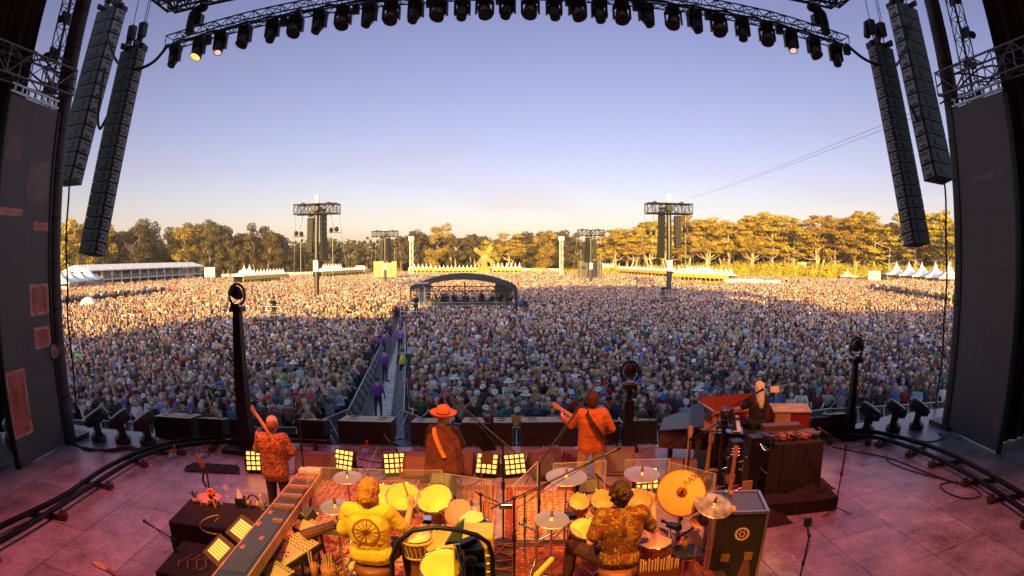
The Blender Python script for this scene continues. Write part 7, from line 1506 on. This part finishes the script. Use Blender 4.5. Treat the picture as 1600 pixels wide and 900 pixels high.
def handsegs(wr, fwd, nrm, side, curl=.6):
    wr = V(wr); f = V(fwd).normalized(); n = V(nrm); n = (n - f * n.dot(f)).normalized(); s = f.cross(n) * side; S = []   # n: palm normal; s: towards the thumb
    def a(p, q, r0, r1): S.append((tuple(p), tuple(q), r0, r1, 'skin'))
    for i in range(4):
        base = wr + f * .02 + s * (.022 - .015 * i) * .8; kn = wr + f * (.092 - .004 * abs(i - 1)) + s * (.033 - .021 * i); a(base, kn, .016, .0115)
        L = (.043, .048, .045, .035)[i]; d = f; p = kn
        for j in range(3):
            ang = curl * (j + 1) * .75; d = (f * math.cos(ang) + n * math.sin(ang)).normalized(); q = p + d * L * (1, .72, .55)[j]; a(p, q, .0098 - .001 * j, .0088 - .001 * j); p = q
    th = wr + f * .03 + s * .028; t1 = th + (f * .55 + s * .8 + n * .35).normalized() * .042; t2 = t1 + (f * .8 + s * .25 + n * (.3 + curl * .5)).normalized() * .034; a(wr + f * .02 + s * .012, th, .016, .014); a(th, t1, .0135, .0115); a(t1, t2, .011, .009)
    return S
def vox_part(name, segs, m, parent, vox=.012, smooth=4):
    me = voxmesh(segs, vox, smooth=smooth, name=name)
    for x in (m if isinstance(m, (list, tuple)) else [m]): me.materials.append(x)
    o = bpy.data.objects.new(name, me); col.objects.link(o); o.parent = parent; return o
def musician(label, loc, J, hands, mats, sc_=1.0, rz=0, sleeve='short', w_=1.0, belly=.0, shirt_extra=(), pants_extra=(), shirt_grow=.018, name='person', group='musicians on stage', noshirt=False):
    t = thing(name, label, 'person', loc, rz, group); t.scale = (sc_,) * 3
    S = bodysegs(J, w_, belly, sleeve)
    for k, h in hands.items(): S += handsegs(J['wr' + k], *h)
    vox_part('body', S, mats['skin'], t, .0095, 3)
    grow = lambda reg, g: [(a, c, r0 + g, r1 + g, reg) for a, c, r0, r1, r_ in S if r_ == reg]
    sh = grow('shirt', shirt_grow) + list(shirt_extra); vox_part('shirt', sh, mats['shirt'], t, .013, 5)
    vox_part('trousers', grow('pants', .014) + list(pants_extra), mats['pants'], t, .013, 5)
    shoe = [(a, c, r0 + .012, r1 + .012, 'shoe') for a, c, r0, r1, r_ in S if r_ == 'shoe']
    for s in ('L', 'R'): vox_part('shoe', [x for x in shoe if (V(x[0]) - V(J['an' + s])).length < .05], SHOE, t, .014, 3)
    return t
def hairpart(t, blobs, m, name='hair', vox=.011, rough=.012):
    o = vox_part(name, blobs, m, t, vox, 2); me = o.data
    for v_ in me.vertices: c = v_.co; v_.co = c + v_.normal * (noise.noise(V((c.x * 70, c.y * 70, c.z * 32))) * rough * .8 + noise.noise(c * 160) * rough * .5)
    return o
def folds(m, s=9, st=.6):
    t = m.node_tree; p = t.nodes['Principled BSDF']; tc = t.nodes.new('ShaderNodeTexCoord'); n = t.nodes.new('ShaderNodeTexNoise'); n.inputs['Scale'].default_value = s; n.inputs['Detail'].default_value = 2; n.inputs['Distortion'].default_value = 1.2
    b_ = t.nodes.new('ShaderNodeBump'); b_.inputs['Strength'].default_value = st; b_.inputs['Distance'].default_value = .04; t.links.new(tc.outputs['Object'], n.inputs[0]); t.links.new(n.outputs[0], b_.inputs['Height']); t.links.new(b_.outputs[0], p.inputs['Normal']); return m
SKW = mat('skin_warm', (.62, .36, .24), .5); 
# drummer left, yellow T-shirt with a wheel print
YT = folds(mat('tshirt_yellow', (.85, .60, .07), .85)); J = sitJ(.52)
J['head'] = (.02, .06, J['head'][2]); J['neck'] = (0, .02, J['neck'][2]); J['shR'] = (.19, .02, 1.10); J['elR'] = (.33, .10, .86); J['wrR'] = (.36, .30, 1.02); J['shL'] = (-.19, .0, 1.10); J['elL'] = (-.27, -.02, .82); J['wrL'] = (-.20, .20, .72); J['hf'] = (.45, .9, -.25)
DL = (-1.40, 4.95, RZ)
t = musician('seated drummer in a yellow T-shirt with a brown wheel print, stick raised', DL, J, {'R': ((.05, .35, .9), (-.6, .6, -.2), -1, 1.0), 'L': ((.25, .9, -.1), (0, 0, -1), 1, 1.0)}, dict(skin=SKW, shirt=YT, pants=folds(mat('jeans_dark', (.05, .045, .06), .85))), 1.03, 0, 'short', 1.06, .05,
             [((-.09, -.02, .64), (.09, -.02, .64), .135, .135, 's'), ((-.17, 0, 1.08), (-.26, -.02, .89), .066, .075, 's'), ((.18, .02, 1.08), (.29, .07, .93), .066, .075, 's')], shirt_grow=.022)
sh = [c for c in kids(t) if c.name.startswith('shirt')][0]
hairpart(t, [((.02, .045, 1.33), (.01, .02, 1.28), .108, .10, 'h'), ((.0, -.02, 1.24), (.0, -.015, 1.19), .085, .06, 'h'), ((-.06, .0, 1.24), (-.06, .01, 1.18), .05, .04, 'h'), ((.07, .0, 1.24), (.07, .01, 1.19), .05, .04, 'h')], mat('hair_ginger_grey', (.48, .19, .055), .75, nz=(60, .6)))
def print_part(name, b, m, parent, target, off=.004):
    o = b.o(name, m, parent); md = o.modifiers.new('w', 'SHRINKWRAP'); md.target = target; md.wrap_method = 'PROJECT'; md.use_project_y = True; md.use_project_x = False; md.use_project_z = False; md.use_negative_direction = True; md.use_positive_direction = True; md.offset = off; return o
def flatring(b, cx, cz, r0, r1, y, n=40, m=0):
    vs = [(cx + r * math.cos(2 * PI * k / n), y, cz + r * math.sin(2 * PI * k / n)) for k in range(n) for r in (r0, r1)]
    b.add(vs, [(2 * k, 2 * k + 1, (2 * k + 3) % (2 * n), (2 * k + 2) % (2 * n)) for k in range(n)], m)
b = MB(); flatring(b, 0, .93, .118, .138, -.3)
flatring(b, 0, .93, 0.001, .026, -.3, 16)
for k in range(14):
    a = 2 * PI * k / 14 + .1; ca, sa = math.cos(a), math.sin(a)
    for q in range(4): r0, r1 = .026 + .023 * q, .049 + .023 * q; wq = .0045; b.add([(r0 * ca - wq * sa, -.3, .93 + r0 * sa + wq * ca), (r0 * ca + wq * sa, -.3, .93 + r0 * sa - wq * ca), (r1 * ca + wq * sa, -.3, .93 + r1 * sa - wq * ca), (r1 * ca - wq * sa, -.3, .93 + r1 * sa + wq * ca)], [(0, 1, 2, 3)])
rg = random.Random(12)
for k in range(14): x = -.13 + k * .02; z = .80 + rg.uniform(-.018, .018); flatring(b, x, z, .001, rg.uniform(.010, .018), -.3, 8)
for k in range(10): x = -.10 + k * .022; flatring(b, x, .745 + rg.uniform(-.01, .01), .004, .010, -.3, 7)
print_part('wheel_print', b, mat('print_rust', (.33, .08, .03), .85), t, sh)
b = MB(); p0, p1 = V((.36, .31, 1.10)), V((.22, .36, 1.36)); b.cyl(V(J['wrR']) + V((.0, .04, .03)), V(J['wrR']) + V((-.13, .12, .40)), .0085, .006, n=8)
o = b.o('drumstick', mat('stick_red', (.45, .07, .03), .4), loc=DL); o.scale = (1.03,) * 3; tag(o, 'red drumstick raised in the left drummer\'s right hand', 'drumstick')
t2 = thing('drum_throne', 'round brown drum throne under the left drummer', 'stool', (DL[0], DL[1], RZ)); b = MB(); b.lathe([(0, .53), (.17, .525), (.205, .49), (.2, .42), (0, .41)], n=28); b.o('seat', mat('throne_brown', (.22, .07, .03), .45), t2); b = MB(); b.cyl((0, 0, .1), (0, 0, .42), .028)
for k in range(3): a = 2.1 * k; b.cyl((0, 0, .28), (math.cos(a) * .27, math.sin(a) * .27, .01), .014, n=6)
b.o('base', CHR, t2)
# drummer right, tie-dye shirt, curly hair
TD = folds(dye('tiedye_multi', [(.015, .02, .01), (.16, .02, .015), (.45, .24, .03), (.02, .035, .015), (.30, .06, .02), (.05, .02, .015), (.72, .55, .14)], 7, .9)); J = sitJ(.52)
J['head'] = (-.02, .05, J['head'][2] + .01); J['hf'] = (-.15, 1, -.2); J['shR'] = (.19, .02, 1.10); J['elR'] = (.34, .08, .86); J['wrR'] = (.37, .26, 1.06); J['shL'] = (-.19, 0, 1.10); J['elL'] = (-.30, -.06, .84); J['wrL'] = (-.24, .2, .78)
J['knL'] = (-.42, .38, .56); J['anL'] = (-.46, .40, .09); J['toeL'] = (-.50, .58, .045)
DR = (1.06, 4.95, RZ)
t = musician('seated curly-haired drummer in a colourful tie-dye shirt, right hand up', DR, J, {'R': ((0, .2, .95), (-.7, .6, 0), -1, 1.0), 'L': ((.2, .95, -.05), (0, 0, -1), 1, 1.0)}, dict(skin=SKW, shirt=TD, pants=folds(mat('trousers_wine', (.07, .02, .025), .8))), 1.02, 0, 'short', 1.04, .03,
             [((-.08, -.02, .63), (.08, -.02, .63), .13, .13, 's'), ((-.17, 0, 1.08), (-.27, -.05, .91), .066, .076, 's'), ((.18, .02, 1.08), (.30, .06, .93), .066, .076, 's')], shirt_grow=.022)
rg = random.Random(3); bl = [((-.02, .04, 1.34), (-.02, .02, 1.27), .10, .092, 'h')]
for k in range(60):
    d = V((rg.gauss(0, 1), rg.gauss(0, 1) - .5, rg.gauss(0, 1) + .5)).normalized(); p = V((-.02, .03, 1.30)) + d * .105
    if d.y > .45 and d.z < .5: continue
    bl.append((tuple(p), tuple(p + V((0, 0, .004))), rg.uniform(.018, .028), .018, 'h'))
hairpart(t, bl, mat('hair_dark_curly', (.045, .018, .010), .6), vox=.008)
b = MB(); b.cyl(V(J['wrR']) + V((0, .03, .02)), V(J['wrR']) + V((-.04, .06, .38)), .0085, .006, n=8); o = b.o('drumstick', mat('stick_gold', (.8, .5, .1), .4), loc=DR); tag(o, 'pale drumstick raised in the right drummer\'s right hand', 'drumstick')
t3 = dup(t2, (DR[0], DR[1], RZ), 0, 'round drum throne under the right drummer')
# bass player
BT = folds(dye('tiedye_orange', [(.03, .012, .01), (.36, .07, .02), (.09, .025, .015), (.60, .26, .08), (.10, .03, .015), (.42, .10, .03), (.6, .45, .25)], 8, .8)); J = standJ()
J['elR'] = (.30, .06, 1.14); J['wrR'] = (.20, .26, 1.06); J['elL'] = (-.30, .10, 1.16); J['wrL'] = (-.36, .32, 1.28); J['hf'] = (.55, .85, -.15); J['head'] = (.02, .03, 1.60)
BL = (-3.48, 7.35, 0)
t = musician('bald bass player in an orange-brown tie-dye shirt seen from behind', BL, J, {'R': ((-.7, .3, -.4), (-.3, -.8, .2), -1, .9), 'L': ((-.2, .7, .6), (.6, -.2, .5), 1, .9)}, dict(skin=SKW, shirt=BT, pants=folds(mat('trousers_black', (.02, .018, .02), .85))), 1.0, .1, 'short', 1.08, .04,
             [((-.08, -.0, .84), (-.09, 0, 1.25), .145, .125, 's'), ((.08, 0, .84), (.09, -.0, 1.25), .145, .125, 's'), ((-.19, -.01, 1.39), (-.28, .06, 1.2), .066, .078, 's'), ((.19, -.01, 1.39), (.29, .03, 1.19), .066, .078, 's')], shirt_grow=.022)
hairpart(t, [((.015, .02, 1.615), (.02, -.02, 1.60), .099, .088, 'h')], mat('hair_cropped', (.20, .09, .05), .7), 'hair', .012, .002)
def held_guitar(name, lab, loc, rz, tilt, bm_, nk, bass, sc_=1.0):
    t = thing(name, lab, 'guitar', loc, rz); g = t; t.rotation_euler = Euler((0, tilt, rz)); guitar_mesh(t, bm_, nk, bass=bass); t.scale = (sc_,) * 3; return t
held_guitar('bass_guitar', 'red-brown bass guitar held by the bald bass player, neck up to the left', (-3.42, 7.70, .93), PI - .6, R(58), mat('bass_red', (.35, .06, .03), .25, coat=.6), mat('neck_maple', (.62, .36, .14), .4), True, 1.02)
# hat and poncho guitarist
J = standJ(); J['elR'] = (.30, .04, 1.14); J['wrR'] = (.24, .26, 1.02); J['elL'] = (-.27, .10, 1.14); J['wrL'] = (-.28, .32, 1.18); J['hf'] = (.5, .85, -.1)
PL = (-1.05, 8.3, 0); PON = folds(mat('poncho_brown', (.135, .045, .025), .9, nz=(5, .25)), 5, 1.0)
t = musician('guitarist in a broad orange hat and brown poncho seen from behind', PL, J, {'R': ((-.6, .4, -.5), (-.3, -.8, .2), -1, .8), 'L': ((-.2, .8, .5), (.6, -.2, .5), 1, .9)}, dict(skin=SKW, shirt=mat('shirt_dark', (.03, .02, .02), .9), pants=folds(mat('trousers_black', (.02, .018, .02), .85))), .98, 0, 'long', 1.0)
# poncho: draped shell
b = MB(); n = 48; rows = [(1.50, .07, .07, 0), (1.46, .12, .10, 0), (1.42, .19, .12, 0), (1.30, .245, .155, .01), (1.12, .27, .19, .02), (.92, .29, .20, .03), (.78, .30, .21, .04), (.70, .305, .215, .05)]
vs = []
for z, rx, ry, am in rows:
    for k in range(n): a = 2 * PI * k / n; f = 1 + am * 2.2 * math.sin(a * 7 + z * 2) + am * math.sin(a * 13); x = math.cos(a) * rx * f; y = math.sin(a) * ry * f - .01; zz = z - (.10 * (abs(math.cos(a)) ** 2) if z < 1.0 else 0) + (.06 * (math.sin(a) < 0) * abs(math.sin(a)) if z < .8 else 0) + (.22 * max(0, math.cos(a - .15) * .5 - .1) * (1 if math.sin(a) < 0 else 0) if z < .75 else 0); vs.append((x, y, zz))
b.add(vs, [(i * n + k, i * n + (k + 1) % n, (i + 1) * n + (k + 1) % n, (i + 1) * n + k) for i in range(len(rows) - 1) for k in range(n)], 0, True); o = b.o('poncho', PON, t); md = o.modifiers.new('s', 'SOLIDIFY'); md.thickness = .012; sdm = o.modifiers.new('d', 'SUBSURF'); sdm.levels = 1; sdm.render_levels = 1
hairpart(t, [((0, -.03, 1.56), (0, -.03, 1.50), .085, .07, 'h')], mat('hair_white', (.62, .55, .48), .8))
HO = mat('hat_orange_felt', (.66, .22, .05), .85); b = MB(); b.lathe([(.212, .03), (.205, -.005), (.17, -.018), (.112, -.006), (.108, .05), (.10, .105), (.075, .125), (.03, .112), (0, .105)], (0, 0, 0), n=36)
b.lathe([(.212, .03), (.206, .004), (.17, -.010), (.112, .002)], n=36); o = b.o('hat', HO, t, loc=(.01, .0, 1.665)); o.rotation_euler = (.06, .05, 0)
b = MB(); b.lathe([(.1135, .0), (.1125, .03), (.109, .03)], n=36); o = b.o('hat_band', mat('hatband_dark', (.09, .03, .02), .7), t, loc=(.01, 0, 1.665)); o.rotation_euler = (.06, .05, 0)
b = MB(); P = [V((-.13, -.075, 1.455)), V((-.115, -.155, 1.38)), V((-.07, -.205, 1.26)), V((.0, -.232, 1.10)), V((.04, -.245, 1.02))]
for i in range(4):
    p, q = P[i], P[i + 1]; b.add([p + V((-.03, 0, -.01)), p + V((.03, 0, .01)), q + V((.03, 0, .01)), q + V((-.03, 0, -.01)), p + V((-.03, -.01, -.01)), p + V((.03, -.01, .01)), q + V((.03, -.01, .01)), q + V((-.03, -.01, -.01))], [(0, 1, 2, 3), (4, 7, 6, 5), (0, 4, 5, 1), (3, 2, 6, 7), (0, 3, 7, 4), (1, 5, 6, 2)])
b.o('guitar_strap', mat('strap_orange', (.72, .30, .05), .7, nz=(50, .4)), t)
held_guitar('electric_guitar', 'dark guitar hidden in front of the poncho guitarist', (-.95, 8.72, .98), PI - 1.3, R(60), mat('guitar_dark', (.05, .03, .02), .3), mat('neck_rosewood', (.12, .05, .03), .4), False)
# orange jacket guitarist
J = standJ(); J['elR'] = (.33, .0, 1.14); J['wrR'] = (.24, .22, 1.02); J['elL'] = (-.31, .12, 1.18); J['wrL'] = (-.40, .38, 1.22); J['hf'] = (.1, 1, -.1); J['knL'] = (-.15, .02, .49); J['anL'] = (-.17, -.02, .08); J['toeL'] = (-.22, .14, .045); J['knR'] = (.14, .0, .49)
JK = folds(mat('jacket_orange', (.42, .13, .03), .8, nz=(4, .2))); GL = (1.30, 8.9, 0)
t = musician('guitarist in an orange jacket and grey jeans with a black strap across his back', GL, J, {'R': ((-.6, .4, -.5), (-.3, -.8, .2), -1, .8), 'L': ((-.35, .7, .5), (.6, -.2, .5), 1, .9)}, dict(skin=SKW, shirt=JK, pants=folds(mat('jeans_grey', (.30, .25, .22), .85, nz=(6, .25)), 14)), 1.04, 0, 'long', 1.1, .02,
             [((-.08, -.0, .85), (-.09, 0, 1.25), .14, .12, 's'), ((.08, -.0, .85), (.09, 0, 1.25), .14, .12, 's')], shirt_grow=.024)
hairpart(t, [((0, -.01, 1.66), (0, -.025, 1.60), .103, .094, 'h'), ((0, -.03, 1.57), (0, -.03, 1.54), .07, .055, 'h')], mat('hair_brown', (.045, .016, .008), .7))
b = MB(); P = [V((-.10, .0, 1.50)), V((-.09, -.13, 1.42)), V((-.02, -.19, 1.30)), V((.09, -.20, 1.15)), V((.19, -.175, 1.00)), V((.25, -.08, .93))]
for i in range(5):
    p, q = P[i], P[i + 1]; w_ = V((.028, 0, .02)); b.add([p - w_, p + w_, q + w_, q - w_] + [v_ + V((0, -.008, 0)) for v_ in (p - w_, p + w_, q + w_, q - w_)], [(0, 1, 2, 3), (4, 7, 6, 5), (0, 4, 5, 1), (3, 2, 6, 7), (0, 3, 7, 4), (1, 5, 6, 2)])
b.o('guitar_strap', mat('strap_black', (.02, .015, .015), .6), t)
held_guitar('electric_guitar', 'electric guitar whose headstock points left of the orange jacket', (1.50, 9.25, .98), PI - .85, R(74), mat('guitar_maple', (.45, .18, .05), .3, coat=.5), mat('neck_maple', (.62, .36, .14), .4), False, 1.0)
# keyboard player
J = sitJ(.56)
for k in ('elL', 'wrL'): pass
J['shL'] = (-.16, 0, 1.12); J['shR'] = (.16, 0, 1.12); J['elL'] = (-.30, .12, .92); J['wrL'] = (-.42, .34, .86); J['elR'] = (.24, .16, .90); J['wrR'] = (.20, .36, .86); J['hf'] = (.2, 1, -.2)
KL = (4.50, 9.38, .36)
t = musician('keyboard player with long blond hair in a black T-shirt at the red organ', KL, J, {'R': ((0, 1, -.1), (0, 0, -1), -1, .5), 'L': ((-.5, .85, -.1), (0, 0, -1), 1, .5)}, dict(skin=SKW, shirt=folds(mat('tshirt_black', (.022, .018, .018), .85)), pants=mat('trousers_black', (.02, .018, .02), .85)), .97, 0, 'short', .92, 0,
             [((-.09, 0, .68), (.09, 0, .68), .125, .125, 's')], shirt_grow=.025)
hairpart(t, [((0, -.0, 1.37), (0, -.02, 1.30), .103, .10, 'h'), ((0, -.035, 1.28), (0, -.08, 1.12), .088, .08, 'h'), ((0, -.08, 1.12), (.01, -.11, 1.0), .08, .05, 'h'), ((.05, -.07, 1.12), (.06, -.10, .96), .04, .02, 'h'), ((-.05, -.06, 1.14), (-.06, -.09, 1.02), .04, .02, 'h')], mat('hair_blond', (.85, .68, .42), .55, nz=(18, .25)))
t4 = thing('organ_bench', 'dark bench under the keyboard player', 'bench', (4.50, 9.36, 0)); b = MB(); b.box((0, 0, .84), (.7, .34, .09)); b.o('seat', BLKP, t4, bevel=.01)
for sx in (-1, 1):
    b = MB(); b.box((sx * .3, 0, .4), (.05, .3, .8)); b.o('leg', BLKP, t4)
b = MB(); b.b2((4.0, 9.15, .003), (5.0, 10.25, .2)); 
t5 = thing('sheet_stand', 'small music stand with a white sheet right of the keyboard player', 'music stand', (5.02, 9.75, 0)); b = MB(); b.cyl((0, 0, 0), (0, 0, 1.45), .012, n=6); b.o('pole', BLK, t5); b = MB(); b.box((0, 0, 1.52), (.2, .02, .12), rx=-.3); b.o('sheet', mat('paper_warm', (.75, .66, .5), .8), t5)
# lane security and the camera operator, built like the audience but one by one
VEST = mat('vest_yellow', (.62, .62, .04), .6)
guards = [((592, 655), (.20, .04, .34), 'black', 'down', 'purple-shirted steward nearest the stage on the walkway', PI), ((602, 597), (.20, .04, .34), 'black', 'fold', 'purple-shirted steward leaning by the left barrier', PI - .5), ((630, 596), (.02, .02, .02), 'black', 'down', 'steward in a yellow safety vest by the right barrier', PI + .4),
          ((626, 552), (.20, .04, .34), 'black', 'fold', 'purple-shirted steward standing mid walkway', .2), ((609, 538), (.03, .03, .035), 'black', 'down', 'dark-clad steward by the left barrier halfway up the walkway', PI - .4), ((601, 560), (.17, .04, .30), 'black', ('wave', 'down'), 'purple-shirted steward with one arm up on the barrier', PI - 1), ((627, 522), (.18, .04, .30), 'black', 'down', 'farthest purple-shirted steward on the walkway', 0)]
for (px, py), c, hc, pose, lab, rz in guards:
    p = G(px, py, GZ); i = [k for k, q in enumerate(POSES) if q[0] == pose or (pose == ('wave', 'down') and q[1].startswith('one'))][0]; me = CB[i * 3 + 1][0]
    t = thing('person', lab, 'person', (p.x, p.y, GZ + .01), rz, 'stewards on the walkway'); o = bpy.data.objects.new('body', me); col.objects.link(o); o.parent = t; o.color = (*c, 1); o.scale = (1.04,) * 3
    h = bpy.data.objects.new('cap', HMESH['cap']); col.objects.link(h); h.parent = t; h.color = (.015, .015, .017, 1); h.scale = (1.04,) * 3
    if 'vest' in lab: b = MB(); b.lathe([(.20, 1.0), (.215, 1.2), (.20, 1.42), (.12, 1.5)], n=18, c=(0, .01, 0)); vo = b.o('safety_vest', VEST, t); vo.scale = (1, .78, 1)
for (px, y, z, lab) in ((650, 50, GZ + 1.76, 'black-clad camera operator standing on the scaffold beside the mixing tent'), (428, 46, GZ + 1.76, 'black-clad camera operator on the scaffold in the left crowd'), (1035, 70, GZ + 1.76, 'camera operator on the scaffold beside the right tower')):
    x = D(px, 470, y).x; t = thing('person', lab, 'person', (x, y, z), 0, 'camera operators'); o = bpy.data.objects.new('body', CB[5 * 3 + 1][0]); col.objects.link(o); o.parent = t; o.color = (.015, .015, .017, 1); o.scale = (1.05,) * 3
    h = bpy.data.objects.new('cap', HMESH['cap']); col.objects.link(h); h.parent = t; h.color = (.015, .015, .017, 1); h.scale = (1.05,) * 3
    c_ = thing('broadcast_camera', 'broadcast camera of the ' + lab.replace('black-clad ', ''), 'camera', (x + .1, y - .55, z), 0, 'broadcast cameras'); b = MB(); b.box((0, 0, 1.5), (.22, .6, .3)); b.cyl((0, -.3, 1.5), (0, -.6, 1.5), .12, n=10); b.o('camera_body', BLK, c_); b = MB()
    for k in range(3): a = 2.1 * k + .5; b.cyl((0, 0, 1.3), (math.cos(a) * .35, math.sin(a) * .35, 0), .03, n=5)
    b.o('tripod', BLK, c_)
# ---------------------------------------------------------------- evening air over the field
hz = bpy.data.materials.new('evening_air'); hz.use_nodes = True; t_ = hz.node_tree; t_.nodes.remove(t_.nodes['Principled BSDF']); pv = t_.nodes.new('ShaderNodeVolumePrincipled')
pv.inputs['Color'].default_value = (.95, .88, .80, 1); pv.inputs['Density'].default_value = .00024; pv.inputs['Anisotropy'].default_value = .2
t_.links.new(pv.outputs[0], t_.nodes['Material Output'].inputs['Volume'])
b = MB(); b.b2((-420, -120, GZ - 1), (420, 420, 40)); tag(b.o('haze', hz), kind='stuff')
